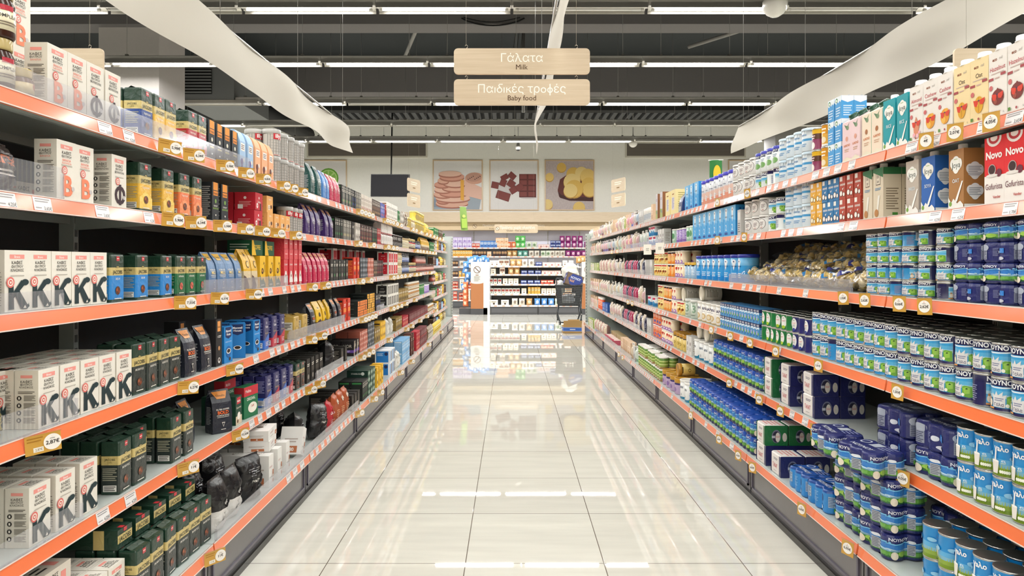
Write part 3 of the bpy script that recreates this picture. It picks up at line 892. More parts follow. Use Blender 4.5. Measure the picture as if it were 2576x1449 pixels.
cand('blkc', 'coffee_tin', 'black cocoa tin', .042, .13, [(1, '#24211f')], [('c', .5, .7, .15, '#8c8a86'), ('l', .2, .2, .8, .4, 3, '#8c8a86')], cat='tin', lid='m:#2a2a2a')
cand('yelc', 'cocoa_tin', 'yellow cocoa canister', .05, .13, [(1, '#edd25a')], [('c', .5, .4, .2, '#b09a5a', .3), ('t', 'CACAO', .5, .8, .08, '#6a4a1a', .6, .02)], cat='tin', lidh=.012, lidc='#f3e08a')
cand('grnc', 'cocoa_tin', 'green ridged canister', .06, .15, [(.48, '#2f7a3c'), (.52, '#6aa86a'), (1, '#2f7a3c')], [('l', .2, .6, .8, .8, 3, '#c8e0b8')], cat='tin', lid='m:#3f8a4a')
jard('jcof', 'coffee_jar', 'brown coffee jar, gold lid', .038, .13, '#3a1d12', '#b8a36a', '#e9dfc0', [('r', .35, .52, .65, .62, '#b8283a'), ('t', 'COMPLEAT', .5, .42, .07, INK, .8, .01), ('l', .2, .22, .8, .32, 2, '#6a5a48')], lidh=.025)
jard('jsml', 'coffee_jar', 'small jar with gold lid', .032, .075, '#6a4430', '#b8a36a', '#e6d2a2', [('c', .7, .4, .1, '#b85a40')], lidh=.02)
jard('jcre', 'drink_jar', 'cream coloured drink jar', .04, .12, '#d9c9a2', '#b59a6a', '#efe6cc', [('l', .2, .3, .8, .6, 4, '#8a7a5a')])
jard('jbla', 'drink_jar', 'dark jar with blue label', .042, .12, '#3a3a40', '#2a2c34', '#4a64a0', [('l', .2, .3, .8, .6, 3, '#d8def0')])
jard('jrst', 'drink_jar', 'jar with rust red label', .042, .11, '#6a3428', '#3a2420', '#b04a3c', [('l', .2, .3, .8, .6, 3, '#f0d8cc')])
jard('jamb', 'honey_jar', 'amber jar with white lid', .036, .10, '#b07a3a', '#e8e2d4', '#f0e8d0', [('l', .2, .3, .8, .6, 3, '#8a6a4a')])
pouchd('pblk', 'coffee_pouch', 'crinkled glossy black pouch', .15, .09, .2, '#151416', [('l', .3, .55, .7, .75, 4, '#8f8f92'), ('t', 'ESPRESSO', .5, .45, .05, '#d8d4cc', .6, .02)], crumple=.022)
pouchd('pblw', 'coffee_pouch', 'black pouch with white base', .13, .08, .21, [(.42, '#dcdad6'), (1, '#161517')], [('t', 'illetta', .45, .2, .04, '#2a2a2a', .4, .01), ('t', 'MISS', .6, .52, .05, '#e9e6e0', .3, .02, 1.2)], crumple=.018, seed=8)
pouchd('pora', 'coffee_pouch', 'orange brown coffee pouch', .12, .07, .2, '#a9502a', [('c', .5, .75, .16, '#e8d8c8'), ('c', .5, .75, .1, '#241a14'), ('l', .25, .2, .75, .5, 5, '#e6b088')], crumple=.012, seed=5)
pouchd('pred', 'coffee_pouch', 'red and silver foil pouch', .12, .07, .19, '#b8222e', [('t', 'Dimello', .5, .6, .1, '#f3e6e2', .8, .02), ('l', .2, .2, .8, .4, 4, '#e8c8c4')], crumple=.018, seed=6)
pouchd('pyel', 'coffee_pouch', 'olive yellow foil pouch', .2, .09, .13, '#a9962f', [('t', 'GREEK', .5, .6, .2, '#3a3416', .6, .02), ('l', .2, .2, .8, .4, 3, '#6a5f22')], crumple=.02, seed=9)
pouchd('pbrn', 'coffee_pouch', 'dark brown foil pouch', .2, .09, .13, '#2c1c1c', [('t', 'VITTONE', .5, .62, .16, '#e07a4a', .6, .03), ('l', .2, .3, .8, .45, 2, '#e8e0da')], crumple=.02, seed=12)
pouchd('psil', 'coffee_pouch', 'silver brown crinkled pouch', .12, .08, .16, '#a39a92', [('r', .1, .1, .9, .4, '#5a3a30')], crumple=.02, seed=14)
pouchd('pwht', 'sugar_pouch', 'white paper pouch', .09, .07, .17, '#dcdad2', [('r', .1, .1, .9, .6, '#e9e7e0'), ('c', .6, .4, .15, '#b09a7a'), ('l', .2, .65, .8, .8, 3, '#9a948a')], crumple=.008, seed=15)
pouchd('pchk', 'cocoa_pouch', 'chequered brown white pouch', .1, .06, .18, '#7a5a3a', [('r', .2, 0, .35, 1, '#efe9dc'), ('r', .6, 0, .75, 1, '#efe9dc'), ('l', .1, .3, .9, .6, 3, '#2a1c12')], crumple=.012, seed=16)
pouchd('pcan', 'sweet_pouch', 'yellow patterned pouch', .09, .06, .16, '#e8cd55', [('c', .5, .6, .2, '#fbf3d0'), ('c', .5, .3, .15, '#b58a3a')], crumple=.01, seed=17)
WB = '#e7e5e1'
def jacq(key, desc, w, d, h):
    boxd(key, 'biscuit_box', desc, w, d, h, WB, [('c', .7, .5, .2, '#d5d2cc'), ('c', .7, .5, .19, WB), ('t', 'JACQMOTTE', .4, .62, .16 if w > h else .05, '#a8605a', .6), ('t', 'MOCCA KARO No.2', .4, .3, .1 if w > h else .03, '#6a645c', .6), ('r', .75, .1, .95, .5, '#b8704a'), ('t', '80', .85, .28, .14, '#f4ece4', .2, .03)],
         [('l', .2, .4, .8, .6, 2, '#b5a8a0'), ('r', .3, .06, .8, .3, '#b8704a'), ('t', '80', .55, .18, .12, '#f4ece4', .4, .03)], [('c', .5, .5, .1, '#6a5a50'), ('l', .65, .3, .9, .6, 3, '#c5beb6')])
jacq('jqf', 'flat white biscuit box', .17, .12, .05)
jacq('jqt', 'upright white biscuit box', .06, .12, .15)

boxd('kbl', 'coffee_carton', 'cream carton lying on its side', .16, .086, .062, '#dfd8cb', [('r', .72, .3, .86, .7, '#ee9a90'), ('t', 'ΚΑΦΕΣ', .5, .7, .2, INK, .3), ('t', 'ΦΙΛΤΡΟΥ', .5, .4, .2, INK, .3), ('l', .08, .2, .3, .8, 3, '#e9a090')], [('r', .2, .3, .8, .7, '#ee9a90')], [('r', .7, .2, .85, .8, '#ee9a90'), ('l', .3, .2, .6, .8, 3, INK)])
boxd('jlie', 'coffee_brick', 'green coffee brick lying flat', .08, .17, .06, '#1d3a2c', [('r', .0, .3, 1, .72, '#cdb877'), ('t', 'JACOBS', .5, .5, .25, '#2a3320', .8, .02), ('r', .4, .8, .62, 1, '#c8323c')], [('r', .55, 0, .75, 1, '#cdb877')], [('r', .38, .02, .62, .12, '#c8323c'), ('r', 0, .72, 1, .9, '#cdb877')], kind='f')
# ---------------------------------------------------------------- milk side
def ecomil(key, desc, base, word, wc, nut, nc, gl=True):
    f = [('t', 'eco', .34, .88, .05, '#8a4a2a', .4, .03), ('t', 'mil', .68, .88, .045, '#a8a09a', .3, 0), ('t', word, .5, .74, .07, wc, .85, .0), ('l', .15, .65, .85, .68, 1, '#c8b0a8'),
         ('r', .0, .57, .28, .61, '#a84a4e'), ('l', .35, .57, .62, .61, 1, '#c8a8a0'), ('r', .68, .61, .95, .65, '#a84a4e'), ('c', .14, .46, .1, '#cc6a6a')]
    f += nut
    f += [('p', [(.2, .36), (.48, .345), (.46, .29), (.38, .25), (.26, .27)], '#d8402a'), ('p', [(.52, .345), (.84, .37), (.82, .31), (.74, .27), (.58, .28)], '#d8402a'), ('r', .46, .335, .56, .35, '#3a2a5a')]
    f += [('r', .05, .04, .18, .09, '#5a8a3a'), ('c', .5, .06, .05, '#a84a4e'), ('t', '1L', .88, .06, .03, INK, .15)]
    cartond(key, 'plant_milk_carton', desc, .078, .058, .198, base, f, [('r', .42, .05, .62, .95, '#3a3a3a')] + [('r', .42, .05 + .09 * i, .62, .09 + .09 * i, '#d8d0c8') for i in range(10)] + [('l', .1, .1, .35, .9, 12, '#b8a8a0')], cap='#e9e7e2', capr=.019)
BROWN = [('c', .52, .30, .34, '#7a2f2a', .12), ('p', [(.3, .36), (.52, .44), (.78, .36)], '#7a2f2a'), ('c', .4, .24, .1, '#9a4a3a')]
NUTY = [('c', .5, .28, .3, '#e39a2a', .13), ('c', .4, .22, .14, '#f0bb52'), ('c', .62, .36, .12, '#e9a83a')]
NUTR = [('p', [(.5, .45), (.3, .28), (.35, .12), (.62, .1), (.75, .26)], '#d88a68'), ('c', .35, .12, .1, '#f0b0b8'), ('c', .6, .1, .1, '#f2bcc4'), ('c', .75, .15, .08, '#f0b0b8')]
OATN = [('c', .5, .28, .24, '#dfa62e', .13), ('r', .49, .16, .51, .40, '#a8721c'), ('c', .4, .3, .1, '#f0c45a')]
ecomil('ehaz', 'white carton with brown nut', '#ebe5de', 'Hazelnut', '#c0424a', BROWN, '')
ecomil('ecas', 'white carton with amber nut', '#ebe5de', 'Cashew', '#c0424a', NUTY, '')
ecomil('ealm', 'white carton with pink blossom', '#ebe5de', 'Almond', '#c0424a', NUTR, '')
ecomil('eoat', 'pale yellow oat drink carton', '#f0d9a6', 'Oat', '#4a2a1c', OATN, '')

def cloud(cx, cz, rx, rz, c):
    return [('c', cx, cz, rx * .8, c, rz * .8), ('c', cx - rx * .5, cz + rz * .2, rx * .45, c, rz * .55), ('c', cx + rx * .5, cz + rz * .1, rx * .45, c, rz * .6), ('c', cx, cz - rz * .45, rx * .45, c, rz * .55), ('c', cx, cz + rz * .4, rx * .55, c, rz * .6)]
def joya(key, desc, base, sub, w=.078, top=None):
    f = cloud(.5, .74, .42, .15, '#f0efe8') + [('t', 'Joya', .5, .74, .10, '#23352a', .7, .0), ('r', .38, .83, .62, .84, '#8ab05a'), ('t', sub, .5, .47, .065, '#d8e4ea', .5, .01),
         ('p', [(.9, .45), (.98, .45), (.6, .12), (.35, .05)], '#f3f1ec'), ('p', [(0, 0), (1, 0), (1, .05), (.8, .12), (.6, .08), (.35, .17), (.2, .1), (0, .2)], '#efeee8'), ('c', .15, .08, .1, '#7fa84a')]
    s = cloud(.5, .62, .42, .15, '#e6e8ea') + [('l', .2, .53, .8, .7, 6, '#8a94a0')] + cloud(.5, .27, .4, .14, '#e6e8ea') + [('l', .22, .2, .78, .34, 5, '#8a94a0'), ('r', 0, 0, 1, .06, '#e9e8e4')]
    cartond(key, 'plant_milk_carton', desc, w, .07, .19, base, f, s, cap=None if top else '#eeeeea', capr=.014)
joya('jte', 'teal carton with white cloud', '#1f9aa5', 'RICE')
joya('jbl', 'royal blue carton, white cloud', '#2a62b0', 'SOYA')
joya('jbr', 'caramel brown carton, white cloud', '#a87744', 'OAT')
joya('jgr', 'grey beige carton, white cloud', '#b9ada0', 'BARISTA')
def gable(key, desc, base, nut):
    cartond(key, 'plant_milk_carton', desc, .075, .07, .215, base, [('p', [(.2, .95), (.5, .8), (.8, .98), (.55, .9)], '#5f7f5a'), ('c', .6, .85, .12, '#7a9470'), ('t', 'ALMOND', .5, .42, .06, '#d88a5a', .7, .02), ('c', .5, .58, .14, nut), ('l', .25, .25, .75, .34, 2, '#d0a88a'), ('p', [(0, 0), (1, 0), (1, .06), (.5, .13), (0, .05)], '#e9e0c8')],
            [('l', .2, .1, .8, .9, 14, '#b8c8b0')], cap='#1f4a35', capr=.02, style='gable', sidecol='#cfe0cc' if nut == '#a86a3c' else base)
gable('gpk', 'pale pink carton, green cap', '#eccfd2', '#e0a088')
gable('gal', 'cream almond carton, green cap', '#eedcc6', '#a86a3c')
NV = '#e92a2e'
cartond('novo', 'milk_carton', 'scarlet and white milk carton', .085, .065, .20, '#dc262b', [('r', 0, 0, 1, .42, '#ece6e0'), ('c', .5, .98, .38, '#ece6e0', .13), ('c', .5, .98, .28, '#b8343a', .09), ('c', .5, .98, .18, '#ece6e0', .05), ('t', 'Novo', .5, .73, .11, '#f4eeea', .85, .035), ('c', .4, .5, .2, '#b8b0ac', .09), ('c', .4, .51, .17, '#3a2020', .07), ('c', .75, .45, .14, '#6a2a3a'), ('c', .4, .42, .3, '#e0dad4', .025), ('t', 'Gofurista', .5, .26, .09, '#6a3040', .85, .0), ('t', 'Vander', .65, .1, .04, '#b8403a', .4, .02)],
        [('c', .5, .85, .4, '#ece6e0', .12), ('c', .5, .85, .28, '#b8343a', .08), ('r', 0, 0, 1, .42, '#e6e0da'), ('l', .15, .1, .85, .35, 5, '#9a8a84')], cap=None)
cartond('ezb', 'plant_milk_carton', 'beige carton with green top', .075, .07, .195, '#d8cab2', [('r', .28, .66, .72, .93, '#5a4030'), ('r', .31, .675, .69, .915, '#ddd2bd'), ('t', 'Eit', .5, .83, .06, '#4a3428', .4, .01), ('l', .4, .7, .6, .75, 2, '#4a3428'), ('l', .2, .55, .8, .61, 2, '#5a8ab0'), ('p', [(.5, .45), (.7, .45), (.5, .1), (.35, .1)], '#e9e5da'), ('c', .35, .1, .2, '#b8804a'), ('p', [(0, .93), (1, .8), (1, 1), (0, 1)], '#2f6a40')],
        [('r', 0, .86, 1, 1, '#2f6a40'), ('l', .15, .15, .85, .6, 9, '#8a7a66'), ('r', .5, .05, .8, .1, '#4a8a3a')], cap='#e9e6de', capr=.014)
def coco(key, desc, base, cw='#f2ede6', w=.058, h=.1):
    cartond(key, 'coconut_drink_carton', desc, w, .055, h, base, [('r', .1, .78, .5, .97, '#ece8e0'), ('t', 'coconut', .55, .65, .12, '#f4efe8', .8, .02), ('c', .3, .25, .24, '#5a3a2a'), ('c', .3, .25, .19, cw), ('c', .75, .2, .18, '#5a3a2a'), ('c', .75, .2, .14, cw), ('p', [(.5, .45), (.75, .5), (.6, .38)], cw)], [('c', .5, .4, .3, cw), ('l', .15, .7, .85, .9, 2, '#e8e0d8')], cap=None)
coco('cor', 'rust red coconut carton', '#b0432f')
coco('cob', 'blue coconut carton', '#2f74a8')
coco('coy', 'yellow almond drink carton', '#e6ab3a', '#fff4d8')
cartond('cbl', 'rice_drink_carton', 'bright blue small drink carton', .058, .055, .1, '#4a9edb', [('p', [(0, 1), (1, 1), (1, .8), (.85, .72), (.7, .8), (.55, .7), (.4, .78), (.2, .68), (0, .76)], '#e9f2f8'), ('c', .25, .85, .18, '#3f7a4a', .1), ('c', .25, .84, .12, '#e6f0e0', .06), ('l', .15, .1, .85, .55, 4, '#cfe6f6')], [('p', [(0, 1), (1, 1), (1, .8), (.5, .7), (0, .8)], '#e9f2f8'), ('l', .15, .1, .85, .6, 5, '#cfe6f6')], cap=None)
CANL, CANN = '#2f9fd6', '#1f2250'
def noy(key, name, desc, r, h, low, mid, panel=True, cow=True, nav=CANN):
    b = [(.74, low), (1, nav)]
    x0, x1 = .10, .88
    f = [('r', x0, .12, x1, .74, mid), ('r', x0, .50, x1, .62, '#5bb0dc'), ('r', x0, .40, x1, .50, '#a6cfe0')]
    f += [('p', [(x0, .74), (.3, .72), (.5, .725), (.7, .745), (x1, .77), (x1, .73), (.7, .705), (.5, .685), (.3, .68), (x0, .70)], '#dbe9f2'), ('t', 'NOYNOY', .49, .86, .14, '#eef0f4', .74, .03)]
    if cow:
        f += [('p', [(.60, .45), (.66, .485), (.76, .48), (.86, .46), (.87, .14), (.78, .12), (.66, .14), (.60, .2)], '#6fa83f'), ('p', [(.62, .40), (.70, .44), (.80, .42), (.80, .25), (.66, .22)], '#95c552'), ('p', [(.68, .38), (.72, .42), (.76, .39), (.72, .37)], '#274a26'), ('c', .62, .2, .045, '#eef0de', .055)]
    if panel:
        f += [('p', [(.24, .56), (.30, .46), (.36, .60), (.40, .48), (.52, .60), (.50, .46), (.60, .52), (.57, .40), (.57, .14), (.26, .14), (.26, .40)], '#dcdcdc'), ('t', 'Γάλα', .42, .22, .09, '#3a3a5a', .24, .015), ('l', .31, .31, .53, .42, 2, '#7a80a0'), ('c', .18, .26, .06, '#e2d6c2', .11), ('c', .17, .38, .03, '#b98a5a', .04), ('r', .1, .08, .3, .13, '#d8934a')]
    rear = [('r', .35, .45, .75, .88, '#c9d2da'), ('l', .38, .5, .72, .86, 7, '#7a8a9a'), ('p', [(.3, .45), (.8, .45), (.7, .38), (.4, .38)], '#e6ecf0'), ('r', .4, .1, .6, .28, '#dfe4e8'), ('l', .05, .15, .3, .65, 8, '#8a90b0'), ('l', .78, .15, .98, .65, 8, '#8a90b0')]
    cand(key, name, desc, r, h, b, f, rear=rear)
noy('cn', 'condensed_milk_can', 'navy can with green meadow', .039, .102, '#232656', '#3c9fd6')
noy('cl', 'light_milk_can', 'light blue milk can', .039, .104, '#2f8fcb', '#3c9fd6')
noy('csn', 'small_milk_can', 'small navy and white can', .036, .06, '#2a2c50', '#7cc4e0')
noy('csl', 'small_milk_can', 'small turquoise blue can', .036, .06, '#2a88bf', '#45a6d2')
noy('cw', 'formula_can', 'white can with green fields', .042, .09, '#e3e6e4', '#dfe6e6', panel=False)
cand('cay', 'evaporated_milk_can', 'slim navy oval-label can', .03, .085, [(1, '#23286a')], [('c', .5, .52, .2, '#eeeeea', .36), ('t', 'AY', .5, .75, .08, '#2a5a4a', .14, .02), ('t', 'ΓΑΛΑΤ', .5, .58, .08, '#c8404a', .25, .01), ('l', .4, .35, .6, .5, 3, '#8a8a90'), ('c', .5, .2, .1, '#3a4a90', .1)])
cand('cgr', 'evaporated_milk_can', 'slim green oval-label can', .032, .085, [(1, '#1f7a40')], [('c', .5, .52, .2, '#eeeeea', .36), ('t', 'AY', .5, .75, .08, '#2a5a4a', .14, .02), ('t', 'ΓΑΛΑΤ', .5, .58, .08, '#c8404a', .25, .01), ('c', .5, .2, .12, '#a8c83a', .1)])
boxd('cmini', 'small_milk_carton', 'small light blue milk carton', .045, .045, .085, '#4a93cc', [('r', 0, .76, 1, 1, '#1f2a5c'), ('t', 'NOYNOY', .5, .87, .14, '#f0f2f6', .8, .02), ('p', [(0, .72), (1, .78), (1, .6), (.5, .66), (0, .55)], '#d6e8f2'), ('c', .65, .3, .2, '#7ab04a'), ('c', .3, .15, .1, '#3a2a6a'), ('r', .1, .25, .35, .5, '#dfd0ea')], [('r', 0, .76, 1, 1, '#1f2a5c'), ('l', .1, .1, .9, .6, 4, '#c8e0f0')])
GRASS = '#8fae3c'
def zago(key, desc):
    f = [('t', 'γaλo', .5, .8, .15, '#f4f6f4', .34, .03),
         ('p', [(.36, .75), (.40, .75), (.38, .45), (.34, .45)], '#f3f3ee'), ('p', [(.26, .44), (.46, .44), (.43, .1), (.29, .1)], '#e9e4dc'), ('c', .36, .44, .1, '#f6f5f0', .03), ('t', '4%', .56, .46, .07, '#e0eef4', .1, .01), ('l', .5, .38, .62, .42, 2, '#d8e8c0')]
    f = [('p', [(x / 16, .25), (x / 16 + .03, .25), (x / 16 + .02, .33 + .03 * (x % 3))], '#9fb548') for x in range(16)] + [('c', .8, .55, .12, '#8cc4e2', .07), ('c', .15, .6, .12, '#8cc4e2', .06)] + f
    f += [('c', .5 + .045 * i, .17, .028, '#eef0e0', .045) for i in range(5)]
    cand(key, 'light_milk_tin', desc, .041, .108, [(.14, '#75912c'), (.26, '#8aa63a'), (.36, '#7fb4cf'), (.5, '#5aaada'), (1, '#1f8bd0')], f, lid='m:#3b3a3c')
zago('zg', 'sky blue can, grassy base')
def mpack(key, desc, nx, ny, r, h, nav='#232a68', tt=True, style='meadow', toptxt=True):
    if style == 'meadow':
        b = [(.14, '#232a62'), (.24, '#2f6a38'), (.36, '#4f9440'), (.44, '#7aa8c0'), (.66, '#2f7cc8'), (1, nav)]
        f = [('p', [(0, .34), (.2, .30), (.4, .38), (.7, .31), (1, .37), (1, .22), (.6, .17), (.3, .25), (0, .2)], '#6aa84a'), ('p', [(0, .5), (.3, .42), (.6, .5), (1, .44), (1, .40), (.5, .44), (0, .42)], '#b9d8ea'), ('p', [(0, .66), (.2, .62), (.45, .68), (.7, .64), (1, .7), (1, .74), (.7, .68), (.45, .72), (.2, .66), (0, .7)], '#7ac4ea'), ('t', 'NOYNOY', .3, .82, .12, '#e9ebf2', .5, .02), ('r', .52, .2, .68, .6, '#a9aeb6'), ('l', .53, .22, .67, .58, 6, '#5a6070'),
             ('c', .6, .7, .09, '#dfe3ea', .06), ('c', .18, .22, .08, '#e8dcc8', .15), ('c', .36, .3, .1, '#9ac850', .1)]
    elif style == 'back':
        b = [(1, nav)]
        f = [('c', .2, .72, .12, '#a8b0c0', .16), ('r', .1, .15, .28, .6, '#8f96a8'), ('l', .11, .17, .27, .58, 6, '#3a4060'), ('r', .66, .45, .8, .68, '#2f7fd0'), ('c', .58, .5, .06, '#d8dce6', .1), ('c', .7, .2, .1, '#c8ccd8', .08), ('l', .4, .3, .52, .7, 7, '#7a80a8')]
    else:
        b = [(.1, '#2a7fc8'), (.9, '#2486cf'), (1, '#1f4fa0')]
        f = [('r', .06, .3, .25, .75, '#9fb4c8'), ('l', .07, .32, .24, .72, 6, '#3a5a8a'), ('r', .7, .5, .82, .75, '#1f3a8a'), ('c', .75, .25, .08, '#e0ecf6', .1), ('l', .38, .3, .58, .75, 7, '#8ac0ea')]
    tx = [('c', .2, .6, .1, '#c8cede'), ('c', .2, .6, .07, nav), ('r', .4, .45, .6, .75, '#b8c0cc'), ('t', 'NOYNOY', .5, .2, .14, '#d8dcea', .6, .02), ('l', .65, .4, .9, .8, 4, '#8a90b8')]
    packd(key, 'milk_can_multipack', desc, nx, ny, r, h, b, f, topc=nav, toptxt=tx if toptxt else ())
mpack('mn', 'navy multipack with meadow band', 3, 2, .037, .095)
mpack('mb', 'plain navy film-wrapped multipack', 3, 2, .037, .095, style='back')
mpack('ms', 'low navy multipack, meadow band', 2, 2, .034, .062)
mpack('mt', 'low plain navy multipack', 2, 2, .034, .062, style='back')
mpack('ml', 'azure film-wrapped multipack', 3, 2, .034, .1, nav='#1f4f9c', style='azure')
mpack('mg', 'narrow blue meadow multipack', 2, 2, .03, .1, nav='#1f4fae', toptxt=False)
def fage(key, desc, nav):
    w, d, h = .13, .12, .105
    m = MB('f')
    ft = rrect(w / 2, d / 2, .012, 3)
    m.prism(ft, [(0, .93), (.006, 1), (h - .006, 1), (h, .93)], '#e4dfdb')
    m.ops(S_front(d), w, h, [('l', .3, .68, .7, .8, 2, '#3a3a5a'), ('t', 'ΓΑΛΑΤ', .45, .42, .2, '#c8505a', .45, .02), ('l', .3, .15, .6, .2, 1, '#8a8a8a'), ('r', .85, .02, 1, .98, nav)])
    for sf in (S_right(w), S_left(w)):
        m.ops(sf, d, h, [('r', 0, 0, 1, 1, nav), ('c', .50, .46, .2, '#6d7088', .33), ('c', .5, .44, .17, '#2a2a40', .28), ('c', .56, .42, .1, '#d8d2ca', .24), ('c', .86, .42, .1, '#cfcac2', .22), ('t', 'ΓΑΛΑΤ', .56, .45, .1, '#c8505a', .17, .01), ('r', .3, .38, .44, .5, '#b9bcc8')])
    m.ops(S_top(d, h), w, d, [('l', .1, .15, .9, .8, 4, '#d88a88'), ('r', 0, .9, 1, 1, nav)])
    reg(key, 'milk_can_multipack', desc, 'multipack', w, d, h, [('film_wrap', m)])
fage('fn', 'white multipack with navy flank', '#23265c')
fage('fg', 'white multipack with green flank', '#1f6a3c')

def tin(key, desc, r, h, bands, front, lidc, lidh=.02, name='formula_tin'):
    cand(key, name, desc, r, h, bands, front, cat='tin', lidh=lidh, lidc=lidc, rim=False)
def apta(x=.5):
    return [('c', x, .72, .10, '#f0f4f8', .1), ('p', [(x - .1, .72), (x + .1, .72), (x, .42)], '#f0f4f8'), ('t', 'miron', x, .58, .07, '#1f3a6a', .35, .01), ('c', x, .74, .03, '#1f3a6a'), ('l', x - .12, .15, x + .12, .35, 3, '#d8ecfa')]
AB = [(.2, '#1f8cd8'), (.6, '#3a9fe0'), (1, '#6ab4e4')]
tin('tap', 'large blue formula tin', .064, .18, AB, apta(), '#22309a')
tin('tpl', 'orange white tin, violet lid', .052, .185, [(.25, '#eba58e'), (.5, '#e9c8bc'), (1, '#dcdde2')], apta() + [('p', [(.48, .4), (.52, .4), (.56, .15), (.44, .15)], '#f4f2ee')], '#4a48c0', lidh=.022)
tin('tnoy', 'white tin with navy writing', .045, .12, [(1, '#dfe3e2')], [('r', .3, .72, .7, .88, '#20264a'), ('t', 'NOYNOY', .5, .8, .1, '#f0f2f4', .36, .02), ('c', .5, .35, .2, '#7fae6a', .14), ('l', .35, .5, .65, .65, 2, '#8aa0b0')], '#4a50b8', lidh=.016)
tin('talm', 'blue and white formula tin', .048, .115, [(.45, '#d8e4ec'), (.55, '#4a98cc'), (.9, '#dfe8ee'), (1, '#3a8fc8')], [('t', 'almiron', .5, .72, .1, '#3a7ab0', .3, .02), ('l', .35, .2, .65, .35, 2, '#5a90c0')], '#c8dcea', lidh=.012)
tin('twht', 'white tin with round figure', .052, .1, [(1, '#dedcd8')], [('c', .5, .5, .2, '#2f2b2a', .3), ('c', .5, .5, .185, '#e9e6e2', .28), ('l', .4, .38, .6, .62, 4, '#6a5a56'), ('l', .44, .25, .56, .33, 2, '#b06a5a'), ('l', .32, .82, .68, .9, 1, '#4a4440')], '#e6e4e0', lidh=.01)
tin('tnan', 'white tin with gold rays', .055, .15, [(.06, '#c8a86a'), (1, '#e6e2da')], [('t', 'NAN', .5, .68, .14, '#2a2a5a', .4, .02), ('c', .5, .28, .18, '#d8bc8a', .15), ('c', .5, .28, .1, '#e9dcc0', .09), ('l', .36, .52, .64, .56, 1, '#8a8a98')], '#e9e6de', lidh=.014)
tin('tnab', 'white tin with blue corner', .06, .15, [(.12, '#2a7aa0'), (1, '#e3e4e2')], [('t', 'NAN', .4, .62, .13, '#1f3a5a', .35, .02), ('t', '2', .45, .25, .1, '#1f3a5a', .15, .02), ('p', [(.55, 0), (1, 0), (1, .4)], '#2a86a8')], '#ecebe6', lidh=.014)
tin('tgre', 'pale green formula tin', .06, .15, [(1, '#c3cdbf')], [('t', '3', .6, .5, .4, '#8aa890', .3, .03), ('l', .3, .75, .7, .85, 2, '#7a8a7a'), ('l', .3, .12, .7, .2, 2, '#6a7a6a')], '#dfe0da')
tin('tgol', 'yellow tin with gold lid', .05, .14, [(1, '#dcc06a')], [('r', .32, .72, .7, .9, '#2a2420'), ('t', 'NAN', .5, .81, .08, '#e9dca0', .25, .01), ('c', .5, .35, .1, '#4a3a1a', .08), ('c', .5, .35, .07, '#e9cc6a', .06)], '#b8852a', lidh=.03)
tin('tlil', 'lilac tin with gold lid', .058, .13, [(.6, '#c0a8cc'), (1, '#3a2f6a')], [('t', 'frisolac', .5, .78, .1, '#e9dcc0', .35, .02), ('c', .5, .3, .12, '#8a6aa8', .15)], '#c08f35', lidh=.035)
tin('torg', 'coral orange tub', .055, .125, [(.1, '#b8628a'), (.5, '#e8865c'), (1, '#e0704a')], [('l', .3, .6, .7, .8, 3, '#f4c8a8'), ('c', .38, .3, .08, '#c04a7a'), ('c', .62, .3, .08, '#5a6ab8')], '#f0e2da', lidh=.01)
tin('thrt', 'cream tin with red heart', .042, .115, [(.1, '#b89ac4'), (1, '#efdcbc')], [('c', .46, .7, .07, '#c83a30', .09), ('c', .54, .7, .07, '#c83a30', .09), ('p', [(.4, .68), (.6, .68), (.5, .5)], '#c83a30'), ('c', .5, .18, .18, '#a878b8', .14), ('c', .5, .18, .08, '#f2e6f4', .06)], '#f0ebe2', lidh=.008)
tin('tcer', 'yellow cereal tin', .05, .115, [(1, '#eed585')], [('r', .3, .8, .7, .92, '#cc4a48'), ('c', .42, .3, .14, '#d89a3a', .14), ('c', .6, .4, .1, '#8a4a2a', .1), ('l', .34, .6, .66, .72, 2, '#a87a3a')], '#f2ecdc', lidh=.008, name='cereal_tin')
tin('tcor', 'orange cereal tin', .05, .115, [(1, '#ee9138')], [('r', .3, .8, .7, .95, '#3a2a30'), ('c', .5, .4, .16, '#f4c27a', .22), ('l', .34, .62, .66, .72, 2, '#fae0b8')], '#f2ecdc', lidh=.008, name='cereal_tin')
tin('tlbl', 'pale blue tin, gold lid', .045, .13, [(1, '#9dbcd6')], [('r', .35, .76, .65, .9, '#20242e'), ('l', .35, .2, .65, .6, 5, '#e6eef4')], '#dcae3c', lidh=.02)
tin('tblu', 'small white blue tin', .048, .1, [(.35, '#2f7fb8'), (1, '#d9dee2')], [('r', .32, .68, .68, .9, '#c8506a'), ('p', [(.3, .3), (.5, .6), (.7, .3)], '#4a98c8')], '#eeece6', lidh=.008)
tin('tjar', 'green striped jar, white lid', .042, .11, [(.2, '#9a7a4a'), (.35, '#8fa64a'), (.45, '#c9d88a'), (.6, '#7a9a3a'), (.7, '#c9d88a'), (1, '#5f8a3a')], [('l', .35, .1, .65, .2, 2, '#f0ead0')], '#f2f0ea', lidh=.01, name='baby_food_jar')
tin('ttea', 'teal tub with white lid', .045, .1, [(.7, '#3fb09a'), (1, '#22282a')], [('l', .35, .3, .65, .5, 2, '#c8efe4')], '#f0f0ec', lidh=.012)
tin('tpur', 'violet and green baby tin', .05, .12, [(1, '#8f6fb8')], [('l', .32, .2, .68, .8, 6, '#d9c8ea')], '#efeae6', lidh=.01)
tin('tgrw', 'mint green baby tin', .045, .125, [(1, '#a9cbb4')], [('c', .5, .5, .16, '#5a9a6a', .2), ('l', .34, .15, .66, .3, 2, '#efffef')], '#f0ede6', lidh=.01)
